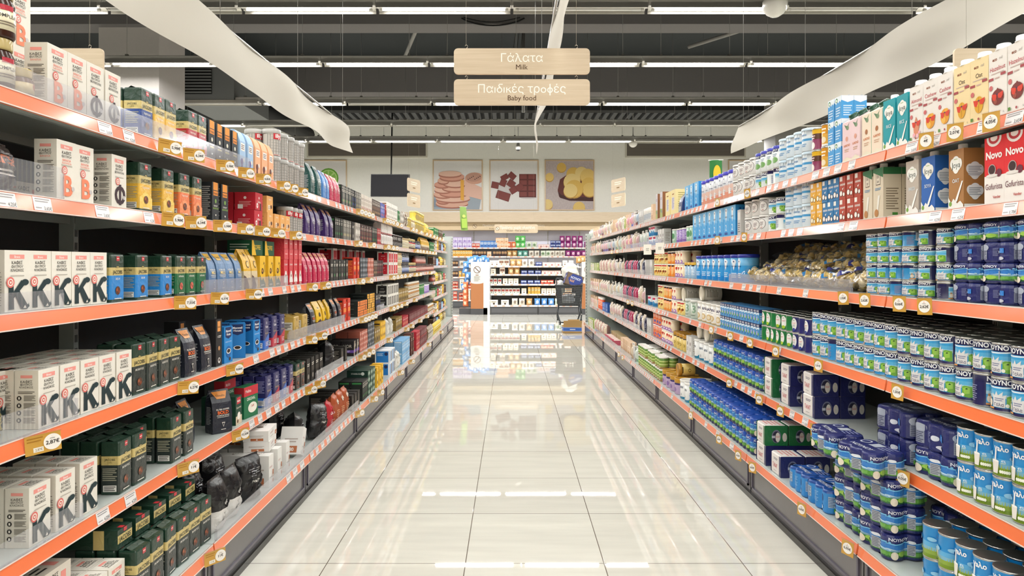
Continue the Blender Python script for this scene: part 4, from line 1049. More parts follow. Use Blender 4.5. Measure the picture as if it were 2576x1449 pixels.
tin('tlayd', 'tin of powder lying down', .055, .15, [(1, '#c9c5ba')], [('l', .3, .2, .7, .8, 8, '#8a8578')], '#e9e2cf', lidh=.014)
cartond('abox', 'formula_box', 'tall blue formula box', .125, .1, .2, '#4aa6e2', [('p', [(0, .6), (0, 1), (1, 1), (1, .5)], '#79bdea'), ('c', .5, .84, .17, '#f0f4f8'), ('p', [(.33, .84), (.67, .84), (.5, .45)], '#f0f4f8'), ('t', 'miron', .5, .66, .07, '#1f3a6a', .8, .02), ('c', .5, .86, .05, '#1f3a6a'), ('t', '2', .5, .3, .2, '#dff0fa', .3, .02), ('r', .25, .06, .75, .14, '#1b4a9a')],
        [('l', .15, .3, .85, .75, 7, '#2a78b8'), ('c', .3, .88, .06, '#1b4a9a'), ('c', .55, .88, .06, '#1b4a9a'), ('c', .8, .88, .06, '#1b4a9a')], cap=None, sidecol='#2f93d8', cat='box', topc='#1f3f9a')
cartond('wbox', 'formula_box', 'white slim formula box', .075, .07, .15, '#dcdad6', [('c', .5, .6, .2, '#8a8078'), ('l', .2, .2, .8, .4, 3, '#8a8078')], [('l', .2, .2, .8, .8, 6, '#a8a098')], cap=None, cat='box')
cartond('ybx', 'cereal_box', 'large pale yellow box', .16, .12, .22, '#ecdba2', [('r', .3, .8, .7, .85, '#a8703a'), ('r', .25, .2, .75, .7, '#d9d2dc'), ('l', .28, .25, .72, .68, 8, '#8a8aa8')], [('l', .2, .2, .8, .9, 8, '#b8a868')], cap=None, cat='box')
cartond('gbx', 'cereal_box', 'grey box with meadow print', .1, .08, .25, '#cfc8cc', [('r', 0, 0, 1, .35, '#a8b070'), ('c', .3, .3, .2, '#7a9a5a'), ('c', .7, .25, .15, '#8a7aa0'), ('l', .2, .7, .8, .8, 2, '#8a7a98')], [('r', 0, 0, 1, 1, '#8a5a3a')], cap=None, cat='box')
bagd('npo', 'snack_pouch', 'navy blue standing pouch', .13, .07, .17, [(1, '#23346a')], [('r', .2, .06, .8, .28, '#d8d8dc'), ('l', .25, .08, .75, .26, 5, INK), ('t', 'apta', .5, .6, .1, '#c8d4ee', .6, .01)], lean=.02)

# baby accessories on the far bays: hanging cards, bottles, folded cloths
def card(key, name, desc, w, h, base, blob, bc, d=.03, cat='baby item', top='#e6e0da'):
    m = MB('c')
    m.prism(rrect(w / 2, .0015, .001, 1), [(0, 1), (h, 1)], base)
    m.ops(lambda x, z, o: (x, -.0016 - o, z), w, h, [('r', .05, .84, .95, .97, top), ('l', .15, .87, .85, .94, 1, '#8a7a78'), ('r', .08, .05, .92, .2, blob), ('c', .5, .92, .05, '#3a3634')])
    b = MB('g')
    # moulded item behind clear film
    n = 12
    b.grid(lambda u, v: ((u - .5) * w * .74, -.002 - d * (sin(pi * u) * sin(pi * v)) ** .45, h * (.22 + .56 * v)), n, n, bc)
    reg(key, name, desc, cat, w, d + .004, h, [('backing_card', m), ('moulded_item', b)])
card('cd1', 'soother_card', 'white card with pink soother', .09, .17, '#e9e2de', '#b8707e', '#d4b0b0')
card('cd2', 'soother_card', 'white card with blue soother', .09, .17, '#e3e4e8', '#7a94b8', '#b0bccb')
card('cd3', 'brush_card', 'black card with utensils', .1, .18, '#2a2728', '#8a3a48', '#c9c4c0')
card('cd4', 'bib_card', 'cream card with beige item', .1, .19, '#e6dcc8', '#c8a070', '#d8c8b0')
card('cd5', 'teat_card', 'pale green card with teats', .09, .18, '#d8e2d6', '#7ab08a', '#d2dad2')
card('cd6', 'toy_card', 'violet card with bright toy', .1, .17, '#b8b0d8', '#5a6ab8', '#e0a0b0')
pouchd('mag', 'wipes_packet', 'magenta folded packet', .12, .05, .16, '#b02a58', [('l', .2, .3, .8, .6, 4, '#e8a8c0'), ('c', .5, .7, .12, '#e9d0dc')], crumple=.012, seed=21)
pouchd('navp', 'wipes_packet', 'navy folded packet', .12, .05, .16, '#2c2f4a', [('r', .1, .1, .4, .8, '#c8c8d4'), ('l', .5, .3, .9, .6, 3, '#9a9ab8')], crumple=.012, seed=22)
pouchd('pnk', 'cotton_bag', 'dusty pink cloth bag', .15, .09, .18, '#c9a29a', [('l', .2, .3, .8, .5, 3, '#a87a74')], crumple=.02, seed=23)
pouchd('crm', 'cotton_bag', 'cream clear-fronted bag', .11, .06, .18, '#ddd0bd', [('r', .2, .5, .8, .8, '#e9e4da'), ('l', .25, .2, .75, .4, 3, '#a88a7a')], crumple=.01, seed=24)
cand('bot', 'baby_bottle', 'white baby bottle', .028, .15, [(.7, '#d8d6d2'), (1, '#e9e6e0')], [('l', .3, .2, .7, .6, 4, '#8aa0b8')], cat='bottle', lidh=.04, lidc='#eeeae4', rim=False, lidname='cap')
cand('botr', 'shampoo_bottle', 'orange capped bath bottle', .03, .19, [(1, '#e05a2c')], [('l', .3, .3, .7, .7, 3, '#f6d8c0')], cat='bottle', lidh=.03, lidc='#f0e8e0', rim=False, lidname='cap')
boxd('bbx', 'baby_item_box', 'deep blue boxed item', .12, .08, .13, '#2f5aa8', [('r', .1, .5, .9, .9, '#6a8ac8'), ('l', .2, .15, .8, .4, 3, '#d8e0f0')])
boxd('gyb', 'baby_item_box', 'grey white slim box', .06, .06, .16, '#c9c7c4', [('r', .1, .6, .9, .9, '#e0dedb'), ('l', .15, .1, .85, .5, 5, '#6a6a70')])
boxd('pkb', 'baby_item_box', 'pink lidded gift box', .17, .12, .06, '#c85a6c', [('c', .3, .5, .12, '#2a2022', .3), ('l', .5, .3, .9, .7, 2, '#f0c8cc')], [], [('r', .1, .1, .9, .9, '#e8dcd0')])
boxd('brb', 'baby_item_box', 'kraft paper box', .12, .1, .05, '#b09a70', [('l', .2, .3, .8, .6, 2, '#7a6a48')])
boxd('pea', 'baby_item_box', 'peach and cream box', .09, .07, .17, '#e0c0a0', [('c', .5, .6, .25, '#efe2d0'), ('l', .15, .12, .85, .35, 3, '#a87858'), ('c', .5, .58, .12, '#d08a6a')])
boxd('grw', 'baby_item_box', 'green yellow snack box', .08, .06, .13, '#a8b86a', [('c', .5, .6, .25, '#e9e2b0'), ('l', .15, .12, .85, .3, 2, '#4a6a3a'), ('r', .2, .85, .8, .95, '#e9e9e0')])
boxd('whb', 'baby_item_box', 'white floral box', .09, .08, .12, '#e3dcd6', [('c', .3, .6, .15, '#c88a98'), ('c', .65, .4, .12, '#8ab07a'), ('l', .2, .8, .8, .9, 1, '#8a7a78')])
# far shelves
for k_, ds_, c1, c2, c3, w_, h_ in (('f1', 'lilac printed carton', '#b8a8d0', '#e9e6ee', '#7a5aa8', .13, .15), ('f2', 'red orange tray pack', '#c8503c', '#f0e0d0', '#8a2a24', .11, .12), ('f3', 'mid blue box', '#4a78b8', '#c8d8ea', '#2a4a8a', .1, .2), ('f4', 'peach biscuit box', '#e8b890', '#f2e0c8', '#b87a50', .12, .14), ('f5', 'golden jar pack', '#d8a040', '#f0dca8', '#8a5a20', .07, .17), ('f6', 'dark brown jar pack', '#3a2c28', '#c8a070', '#7a3a28', .08, .17),
                                   ('f7', 'cream biscuit packet', '#e2d8c4', '#f0ece0', '#6a4a38', .12, .14), ('f8', 'navy bar box', '#33407a', '#c0c8e0', '#1f2850', .15, .1), ('f9', 'pale rose bar box', '#dcb8b0', '#f0e6e0', '#a86a68', .16, .09), ('f10', 'red topped sachet', '#c8c8c0', '#b83040', '#3a6a3a', .09, .14), ('f11', 'white square cracker box', '#ece9e0', '#d8d0c0', '#4a3a2a', .19, .13), ('f12', 'red noodle box', '#b8442f', '#e8d8c0', '#7a2018', .16, .1), ('f13', 'mocha pouch box', '#d8c4b4', '#6a4838', '#a88068', .13, .16)):
    boxd(k_, 'grocery_box', ds_, w_, .1, h_, c1, [('r', .1, .45, .9, .8, c2), ('c', .5, .28, .14, c3), ('l', .2, .52, .8, .74, 2, c3)])
def fp(k, ds, c, t, s, w=.15, h=.17):
    pouchd(k, 'snack_bag', ds, w, .1, h, c, [('c', .5, .5, .25, t), ('l', .25, .2, .75, .35, 2, t)], cat='bag', crumple=.016, seed=s)
fp('g1', 'orange snack bag', '#d86a38', '#f0d0b0', 31)
fp('g2', 'bright green snack bag', '#5fc060', '#d8f0c8', 32)
fp('g3', 'white green snack bag', '#d5dcc8', '#6a8a5a', 33)
fp('g4', 'magenta purple snack bag', '#8a2a70', '#f0c8d8', 34)
fp('g5', 'brown gold snack bag', '#b88a50', '#f0e0b0', 35)
fp('g6', 'sea green snack bag', '#5a9a8a', '#d0e8e0', 36)
fp('g7', 'blue white snack bag', '#4a86c8', '#e8f0f8', 37)
fp('g8', 'cream snack bag', '#ddd5c6', '#8a7a68', 38)

cand('coyt', 'almond_drink_can', 'orange almond drink can', .033, .105, [(.12, '#f0ece0'), (.55, '#e9b04a'), (1, '#e09a2e')], [('l', .35, .55, .65, .85, 2, '#fff4d8'), ('c', .5, .3, .15, '#f4e4c0', .14)])
cand('cpur', 'coconut_drink_can', 'plum and yellow coconut can', .033, .105, [(.5, '#8a2f5a'), (.75, '#5a3a2a'), (1, '#e6b82e')], [('c', .5, .22, .14, '#f2ede6', .16), ('l', .35, .5, .65, .7, 2, '#f4d8e0')])
# ================================================================ building shell
def slab(name, x0, y0, z0, x1, y1, z1, c, kind='k'):
    m = MB(kind)
    m.box(x0, y0, z0, x1, y1, z1, c)
    return struct(name, m)
CEIL, WALLY = 5.62, 20.85
slab('floor', -12, -7, -.1, 12, WALLY + .2, 0, 'tiles')
slab('ceiling', -12, -7, CEIL, 12, WALLY + .2, CEIL + .1, '#323536')
slab('wall_back', -12, WALLY, 0, 12, WALLY + .2, CEIL, '#faf8ee')
slab('wall_front', -12, -7.2, 0, 12, -7, CEIL, '#d8d2c4')
slab('wall_left', -12.2, -7, 0, -12, WALLY, CEIL, '#3f403d')
slab('wall_right', 12, -7, 0, 12.2, WALLY, CEIL, '#3f403d')
for k_, (y_, z_) in enumerate(((-1.2, 4.95), (3.0, 4.95), (6.8, 4.95), (10.6, 4.93), (14.7, 4.9))):
    slab('trim_%d' % (k_ + 1), -12, y_, z_, 12, y_ + .42, CEIL, '#6f6c6b')
slab('trim_6', -12, 16.9, 5.0, 12, 17.2, CEIL, '#2b2c2c')
m = MB('k')          # fluted steel deck near the far wall
m.add([], [], '#56585a')
for i in range(110):
    x = -11.9 + i * .215
    m.box(x, 18.2, 5.28, x + .11, 19.9, 5.40, '#5c5e60')
m.box(-12, 18.2, 5.4, 12, 19.9, 5.43, '#4a4c4d')
struct('ceiling_deck', m)
# cream fascia and pelmet over the wall shelving
m = MB('c')
m.box(-9, 20.0, 2.48, 9, WALLY, 2.76, 'wood')
m.box(-9, 20.22, 2.26, 9, WALLY, 2.48, '#cdb795')
struct('trim_7', m)
# big painted column that stands past the second lamp row
slab('column', -6.35, 10.75, 0, -5.42, 11.6, CEIL, '#c4beba')
slab('column', 5.9, 15.6, 0, 6.6, 16.3, CEIL, '#8d8a86')

# ================================================================ ceiling fittings
def lamp_fixture(full):
    t = []
    h = MB('g')
    h.box(-.775, -.05, .03, .775, .05, .10, '#d9d6d0')
    h.box(-.775, -.012, .10, .775, .012, .12, '#b9b6b0')
    t.append(('housing', h))
    r = MB('m')
    r.box(-.76, -.11, -.012, .76, -.106, .045, 'm:#d2cfc8')
    r.box(-.76, .106, -.012, .76, .11, .045, 'm:#d2cfc8')
    r.grid(lambda u, v: (-.76 + 1.52 * u, -.108 + .216 * v, .018 + .03 * sin(pi * v)), 1, 6, 'm:#dedbd4')
    t.append(('reflector', r))
    u = MB('g')
    u.lathe([(.014, -.70), (.014, .70)], 'lampglow' if full else '#e8e6e2', 10, ax='x')
    u.lathe([(.016, -.735), (.016, -.70)], '#c9c6c0', 10, ax='x')
    u.lathe([(.016, .70), (.016, .735)], '#c9c6c0', 10, ax='x')
    t.append(('tube', u))
    w_ = MB('g')
    for sx in (-.5, .5):
        w_.tube([(sx, 0, .12), (sx, 0, CEIL - LAMP_Z)], .0035, '#8a8884', 5)
        w_.box(sx - .02, -.02, .118, sx + .02, .02, .14, '#6a6864')
    t.append(('suspension_wire', w_))
    return [(n, m.build(n)) for n, m in t]
FIX = {True: lamp_fixture(True), False: lamp_fixture(False)}
ORD = 'first second third fourth fifth sixth seventh eighth ninth tenth eleventh twelfth thirteenth fourteenth fifteenth sixteenth seventeenth eighteenth nineteenth'.split()
TENS = {2: 'twent', 3: 'thirt', 4: 'fort', 5: 'fift', 6: 'sixt', 7: 'sevent', 8: 'eight', 9: 'ninet'}
def ordw(n):
    if n < 20:
        return ORD[n - 1]
    a, b = divmod(n, 10)
    return TENS[a] + ('ieth' if b == 0 else 'y-' + ORD[b - 1])
XS = ROW_X0
FARLIGHT = bpy.data.lights.new('fluorescent_light', 'AREA')
FARLIGHT.shape = 'RECTANGLE'
FARLIGHT.size, FARLIGHT.size_y = 1.42, .04
FARLIGHT.energy = LAMP_POWER / 14 * 1.9
WALLLIGHT = FARLIGHT.copy()
WALLLIGHT.energy = LAMP_POWER / 14 * 3.3
FARLIGHT.color = (.985, .985, .94)
for ri, (ly, k) in enumerate(LAMP_ROWS):
    for j in range(14):
        x = -10.1 + j * 1.555 + XS.get(ly, 0)
        lit = j not in UNLIT.get(ly, ())
        if ly < 5 and not -7 < x < 7:
            continue
        t = thing('fluorescent_fixture', '%s linear fluorescent fixture, %s across, in %s lamp row' % ('lit' if lit else 'unlit', ordw(j + 1), ordw(ri + 1)), 'ceiling light', (x, ly, LAMP_Z), 0, 'fluorescent lamp rows under the ceiling')
        for n_, me in FIX[lit]:
            obj(n_, me, t)
        if lit and ly in (12.7, 14.7, 16.6):
            obj('fluorescent_light', WALLLIGHT if ly == 16.6 else FARLIGHT, t, (0, 0, -.02))

# pipes under the ceiling
m = MB('k')
m.tube([(-2.1, 13.6, 5.25), (-1.35, 10.9, 5.25)], .035, '#8e8c88')
obj('ceiling_pipe', m, label='slanting grey pipe under the ceiling before the two boards', category='pipe')
m = MB('k')
m.tube([(4.6, 10.9, 5.25), (3.2, 12.6, 5.2)], .035, '#8e8c88')
obj('ceiling_pipe', m, label='short slanting grey pipe above the milk side', category='pipe')
m = MB('k')
m.tube([(.22, 12.5, CEIL), (.22, 12.5, 4.0)], .03, '#6f6e6b')
for i in range(3):
    m.tube([(.22 - .05 * i, 12.4, CEIL), (.16 - .07 * i, 12.4, 5.0), (.2, 12.45, 4.4)], .006, '#55534f', 5)
obj('ceiling_conduit', m, label='vertical conduit with loose wires behind the milk board', category='pipe')
m = MB('k')
m.tube([(-.75 + .95 * t / 10, 10.55, 5.0 - .11 * sin(pi * t / 10) ** .7) for t in range(11)], .012, '#1f1f1f', 6)
m.tube([(-.72 + .85 * t / 10, 10.52, 5.0 - .07 * sin(pi * t / 10)) for t in range(11)], .008, '#1f1f1f', 6)
obj('cable', m, label='black cable sagging below the ceiling beam', category='cable')
def dome(name, x, y, z, r, label, cam_=False):
    m = MB('g')
    m.lathe([(r * .5, z + r * 1.9), (r * .62, z + r * .9), (r, z + r * .7), (r, z + r * .35)] + [(r * cos(a), z + r * .35 - r * sin(a)) for a in (R(20), R(45), R(70))] + [(.0005, z - r * .65)], '#dedad2', 20, x, y)
    m.lathe([(r * .12, z + r * 1.9), (r * .12, CEIL)], '#8a8884', 8, x, y)
    if cam_:
        m.lathe([(r * .75, z - r * .2), (r * .6, z - r * .62), (.0005, z - r * .85)], '#1c1c1e', 16, x, y)
    obj(name, m, label=label, category='ceiling device')
dome('ceiling_speaker', 2.87, 7.6, 4.06, .13, 'white round loudspeaker hanging in the front lamp row')
dome('ceiling_speaker', 3.0, 17.2, 4.22, .11, 'small white ball loudspeaker above the wall grille')
dome('security_camera', .17, 17.2, 4.12, .07, 'white dome camera on a pole before the far wall', True)
m = MB('k')          # air unit beside the column
m.box(-6.1, 12.6, 4.25, -5.0, 14.4, 4.85, '#747676')
m.box(-5.95, 12.58, 4.35, -5.4, 12.6, 4.8, '#2f3030')
for i in range(8):
    m.box(-5.95, 12.56, 4.37 + i * .055, -5.4, 12.58, 4.385 + i * .055, '#8a8c8c')
m.tube([(-5.5, 14.4, 4.6), (-5.4, 18.5, 4.7)], .2, '#3a3b3b', 12)
obj('air_unit', m, label='grey ceiling air unit with louvred grille beside the column', category='air unit')

# long white fabric banners that hang along the aisle
def banner(x, y0, y1, z0, z1, label, sd, curl=.10, sag=0.02):
    m = MB('k')
    def f(u, v):
        y = y0 + (y1 - y0) * u
        b = .018 * sin(u * 9 + sd) * (1 - v) + .012 * sin(u * 23 + sd * 2 + v * 2) + .055 * noise.noise(Vector((u * 7, v * 1.4, sd)))
        b += curl * max(0, u - .93) / .07 * (1 - v) * .6
        z = z0 + (z1 - z0) * v - sag * sin(u * 3.1 * pi + sd) * (1 - v) * .6
        return (x + b, y, z)
    m.grid(f, 90, 8, 'fabric')
    o = obj('fabric_banner', m, label=label, category='banner')
    r = MB('m')
    r.tube([(x, y0, z1), (x, y1, z1)], .008, '#b9b6b0', 6)
    r.build('t')
    rod = obj('rod', r, o)
    n = int((y1 - y0) / 1.6)
    for i in range(n + 1):
        wr = MB('m')
        y = y0 + .15 + (y1 - y0 - .3) * i / n
        wr.tube([(x, y, z1), (x, y, CEIL)], .0018, '#9a9894', 4)
        obj('suspension_wire', wr, o)
banner(-1.75, 1.0, 7.4, 2.455, 2.745, 'long white fabric banner hanging over the coffee shelves', 1.3)
banner(.25, 1.0, 7.4, 2.455, 2.745, 'white fabric banner seen edge-on behind the milk board', 4.0, curl=.03)
banner(2.41, 1.0, 7.4, 2.455, 2.745, 'long white fabric banner hanging over the milk shelves', 2.2, curl=-.1)

# wooden aisle boards
def board(x, y, z, w_, h_, gr, en, label, grow=.035, wires=True, rz=0, hook=True, top=None, icon=False, name='aisle_sign', big=None):
    ft = rrect(w_ / 2, h_ / 2, min(w_, h_) * .16, 5)
    m = MB('k')
    n = len(ft)
    vs = [(a, -.007, b) for a, b in ft] + [(a, .007, b) for a, b in ft]
    m.add(vs, [tuple(range(n)), tuple(reversed(range(n, 2 * n)))], 'wood')
    m.add([], [tuple(q - 2 * n for q in (j, (j + 1) % n, n + (j + 1) % n, n + j)) for j in range(n)], '#e9d3b8')
    s_ = lambda a, b, o: (a, -.007 - o, b - h_ / 2)
    cx = .53 if icon else .5
    m.ops(s_, w_, h_, ([('t', gr, cx, .64, .33, '#f6efe4', .80), ('t', en, cx, .28, .2, '#4a3220', .7)] if en else [('l', .25, .5, .75, .8, 2, '#efe4d0'), ('l', .4, .2, .6, .4, 1, '#8a7050')] if gr else []) + ([('c', .07, .5, .045, '#6a4a3a'), ('c', .07, .5, .037, '#e8dcc4'), ('p', [(.045, .62), (.052, .66), (.095, .38), (.088, .34)], '#6a4a3a')] if icon else []))
    o = obj(name, m, None, (x, y, z), rz, label=label, category='sign')
    if hook:
        k = MB('m')
        zt = top if top is not None else CEIL
        for sx in (-w_ * .41, w_ * .40):
            k.tube([(sx, 0, h_ / 2), (sx + .006, 0, h_ / 2 + .006), (sx + .008, 0, h_ / 2 + .014), (sx, 0, h_ / 2 + .02), (sx - .006, 0, h_ / 2 + .014)], .0014, '#d8cfc0', 6)
            k.tube([(sx, 0, h_ / 2 + .018), (sx, 0, zt - z)], .0008, '#c9c2b4', 4)
        obj('hook', k, o)
    return o
board(.055, 3.6, 2.339, .70, .133, 'Γάλατα', 'Milk', 'upper hanging wooden board that reads Milk')
board(.055, 3.6, 2.180, .70, .133, 'Παιδικές τροφές', 'Baby food', 'lower hanging wooden board that reads Baby food', top=2.272)
board(-2.46, 3.6, 2.339, .72, .133, '', '', 'blank-edged wooden board behind the stacked cream cartons')
board(2.64, 3.6, 2.339, .72, .133, '', '', 'wooden board half hidden behind the white nut drink cartons')
board(-2.12, 15.2, 2.99, .62, .28, '-', '', 'small turned board, upper of the pair before the cake poster', rz=R(72))
board(-2.12, 15.2, 2.66, .62, .28, '-', '', 'small turned board, lower of the pair before the cake poster', rz=R(72), top=2.85)
board(2.33, 15.2, 3.0, .62, .28, '-', '', 'small turned board, upper of the pair past the crisps poster', rz=R(-70))
board(2.33, 15.2, 2.67, .62, .28, '-', '', 'small turned board, lower of the pair past the crisps poster', rz=R(-70), top=2.86)
board(.12, 16.9, 2.135, 1.05, .21, 'Προϊόντα χωρίς γλουτένη', 'Gluten - free products', 'long wooden board with a crossed circle about gluten-free goods', icon=True)
m = MB('k')
s_ = lambda a, b, o: (a, 20.22 - o, b + 2.27)
m.ops(s_, 2.2, .2, [('c', .03, .5, .028, '#7a5a4a'), ('c', .03, .5, .023, '#dccdb0'), ('p', [(.015, .62), (.02, .7), (.045, .38), (.04, .3)], '#7a5a4a'), ('t', 'Προϊόντα ειδικής διατροφής - Χωρίς γλουτένη', .54, .62, .3, '#f6efe4', .9), ('t', 'Products for special diets - Gluten free', .42, .15, .2, '#5a4230', .5)])
m.v = [(a - .02, b, c) for a, b, c in m.v]
obj('wall_lettering', m, label='white lettering on the cream pelmet above the far shelving', category='sign')

# posters, screen and grilles on the far wall
def poster(x0, x1, z0, z1, ops, label, bg='#efece8'):
    w_, h_ = x1 - x0, z1 - z0
    t = thing('wall_poster', label, 'poster', ((x0 + x1) / 2, WALLY, z0))
    p = MB('c')
    p.box(-w_ / 2, -.02, 0, w_ / 2, 0, h_, bg)
    p.ops(lambda a, b, o: (a, -.02 - o * 3, b), w_, h_, ops)
    obj('print', p, t)
    f = MB('g')
    for a in ((-w_ / 2 - .03, 0, -w_ / 2, h_), (w_ / 2, 0, w_ / 2 + .03, h_), (-w_ / 2 - .03, h_, w_ / 2 + .03, h_ + .03), (-w_ / 2 - .03, -.03, w_ / 2 + .03, 0)):
        f.box(a[0], -.035, a[1], a[2], 0, a[3], '#d9bd98')
    obj('frame', f, t)
def quad(cx, cz, w_, h_, a, c, e='#7a3c38'):
    ca, sa = cos(a), sin(a)
    P = lambda s: [(cx + (x * ca - z * sa) * s, cz + (x * sa + z * ca) * s) for x, z in ((-w_, -h_), (w_, -h_), (w_, h_), (-w_, h_))]
    return [('p', P(1.12), e), ('p', P(1), c)]
ck = [('p', [(0, 0), (.95, .0), (1, .28), (.8, .32), (.5, .1), (0, .3)], '#a9b4bd'), ('p', [(0, .05), (.3, .02), (.3, .1), (0, .22)], '#8f9cab')]
for i, (cx, cz, rx, rz_) in enumerate(((.38, .12, .34, .09), (.2, .18, .14, .07), (.4, .22, .36, .08), (.2, .3, .2, .07), (.42, .33, .3, .08), (.2, .4, .19, .07), (.45, .44, .28, .08), (.18, .5, .17, .06), (.45, .54, .26, .09), (.2, .58, .12, .06), (.38, .66, .26, .08), (.34, .72, .24, .06))):
    ck += [('c', cx, cz - .015, rx, '#b87a66', rz_), ('c', cx, cz + .015, rx, ('#e9b8a0', '#dfa48e', '#eec4ae')[i % 3], rz_)]
ck += [('p', [(.6, .3), (1, .2), (1, .45), (.68, .6)], '#ecc0ac'), ('c', .85, .64, .2, '#dba68e', .12), ('c', .83, .66, .16, '#c99a86', .09)]
ck += [('c', .72 + .035 * i, .62 + .02 * (i * 5 % 4), .012, '#6a4a48') for i in range(8)] + [('p', [(.56, .2), (.63, .18), (.63, .6), (.56, .62)], '#eeb04a')]
poster(-2.31, -.88, 2.90, 4.35, ck, 'framed poster of a stack of crumbly cake slices')
ch = [('c', .35, .42, .2, '#d8d2d0', .12), ('c', .8, .25, .18, '#cfc8c6', .03)]
for i in range(4):
    for j in range(2):
        cx, cz = .70 + .18 * j, .67 - .12 * i
        ch += [('r', cx - .09, cz - .06, cx + .09, cz + .06, '#6a3430'), ('r', cx - .075, cz - .04, cx + .07, cz + .05, '#8a4a44')]
for a in ((.30, .66, .07, .05, .5), (.46, .69, .07, .055, -.7), (.10, .5, .07, .06, -.2), (.27, .55, .06, .065, -.4), (.44, .53, .07, .065, -.6), (.49, .4, .07, .06, .55), (.62, .46, .07, .06, .6), (.27, .28, .13, .075, -.3)):
    ch += quad(*a[:5], '#874540')
poster(-.62, .786, 2.90, 4.35, ch, 'framed poster of broken chocolate pieces on white')
cp = [('p', [(.25, .4), (.3, .62), (.42, .7), (.7, .6), (1, .55), (1, .18), (.45, .2), (.28, .26)], '#6a3630'), ('p', [(.25, .38), (.3, .24), (.5, .18), (1, .17), (1, .25), (.5, .26), (.33, .3)], '#4a2826')]
for i, (cx, cz, r_) in enumerate(((.08, .66, .09), (.33, .86, .1), (.04, .1, .11), (.7, .03, .13), (.58, .72, .15), (.75, .74, .14), (.88, .68, .16), (.9, .5, .16), (.55, .56, .18), (.92, .4, .15), (.6, .42, .19), (.52, .38, .15))):
    cp += [('c', cx, cz - .01, r_, '#c89a4a'), ('c', cx, cz + .008, r_ * .97, ('#ecc976', '#e6bd62', '#f0d48c')[i % 3])]
poster(1.03, 2.45, 2.90, 4.35, cp, 'framed poster of potato crisps on a wooden board', 'linen')
poster(-6.3, -4.93, 2.90, 4.35, [('c', .62, .64, .22, '#6fae3a', .21), ('c', .62, .64, .19, '#bfe08a', .18)] + [('p', [(.62, .64), (.62 + .17 * cos(a), .64 + .16 * sin(a)), (.62 + .17 * cos(a + .55), .64 + .16 * sin(a + .55))], '#8fc858') for a in (.1, .9, 1.7, 2.5, 3.3, 4.1, 4.9, 5.7)], 'framed poster of a lime slice above the coffee bags')
poster(6.5, 7.9, 2.90, 4.35, [('c', .4, .5, .25, '#d88a6a', .2)], 'framed poster half hidden behind the formula tins')
for x0, x1, lb in ((-6.1, -2.5, 'long dark ventilation grille above the lime poster'), (3.4, 7.0, 'long dark ventilation grille above the ball loudspeaker')):
    m = MB('k')
    m.box(x0, WALLY - .02, 4.45, x1, WALLY, 4.90, '#d9d4c4')
    m.box(x0 + .05, WALLY - .028, 4.5, x1 - .05, WALLY - .02, 4.86, 'vent')
    obj('wall_grille', m, label=lb, category='grille')
t = thing('television', 'dark flat television hanging between lime and cake posters', 'screen', (-3.12, 18.0, 3.30), R(-6), ry=R(1))
m = MB('g')
m.rbox(-.51, -.02, -.29, .51, .03, .29, '#1b1a1c', .01)
obj('casing', m, t)
m = MB('g')
m.box(-.49, -.023, -.27, .49, -.02, .27, 'k:#141315')
obj('panel', m, t)
m = MB('m')
m.tube([(0, .03, 0), (0, .08, .1), (0, .08, CEIL - 3.3)], .02, '#6a6864')
obj('ceiling_mount', m, t)
# green hanging flags
def flag(x, y, z0, z1, w_, ops, base, label, rz=0, sw=0):
    m = MB('c')
    h_ = z1 - z0
    m.grid(lambda u, v: ((u - .5) * w_ + sw * (1 - v), .02 * sin(u * 4 + v * 3), h_ * v), 6, 8, base)
    m.ops(lambda a, b, o: (a + sw * (1 - b / h_), -.02 - o * 6 + .0, b), w_, h_, ops)
    m.tube([(-w_ * .6, 0, h_), (w_ * .6, 0, h_)], .008, '#cfd0c8', 6)
    obj('hanging_flag', m, None, (x, y, z0), rz, label=label, category='banner')
flag(-1.0, 14.5, 1.98, 2.47, .14, [('r', .1, .1, .9, .5, '#a8c858'), ('c', .5, .6, .25, '#c8d870')], '#8fb060', 'narrow green flag hanging by the cake poster', R(20), .03)
flag(2.9, 9.9, 2.28, 2.76, .17, [('c', .6, .6, .3, '#e9c02f', .25), ('c', .4, .3, .2, '#d8b02a', .1)], '#2f7a3a', 'green flag with yellow fruit above the milk shelves', R(-15))

# ================================================================ shelving units
SZ = [1.732, 1.477, 1.176, .858, .557, .235]        # shelf tops, top to bottom
SZ2 = [1.732, 1.53, 1.26, .99, .73, .46, .235]      # the last coffee-side bays carry one shelf more
XU = {'L': 1.24, 'R': 1.425}
XB = {'L': 1.13, 'R': 1.317}
BAY = 1.25
SN = ['top', 'second', 'third', 'fourth', 'fifth', 'bottom']
def mesh_shelf(w_, dp, y0=0.0):
    m = MB('g')
    m.box(.002, y0 + .004, -.004, w_ - .002, dp, 0, '#c6cdc9')
    m.box(.002, y0 + .004, -.034, w_ - .002, y0 + .02, -.004, '#c6cdc9')
    m.box(.02, y0 + .06, -.032, w_ - .02, y0 + .08, -.004, '#b9c0bc')
    m.box(.02, dp - .04, -.03, w_ - .02, dp - .02, -.004, '#b9c0bc')
    for x in (.004, w_ - .006):
        m.add([(x, y0 + .05, -.005), (x, dp, -.005), (x, dp, -.055), (x, y0 + .10, -.033), (x + .003, y0 + .05, -.005), (x + .003, dp, -.005), (x + .003, dp, -.055), (x + .003, y0 + .10, -.033)],
              [(0, 1, 2, 3), (7, 6, 5, 4), (3, 2, 6, 7), (0, 3, 7, 4)], '#b9c0bc')
    return m.build('shelf')
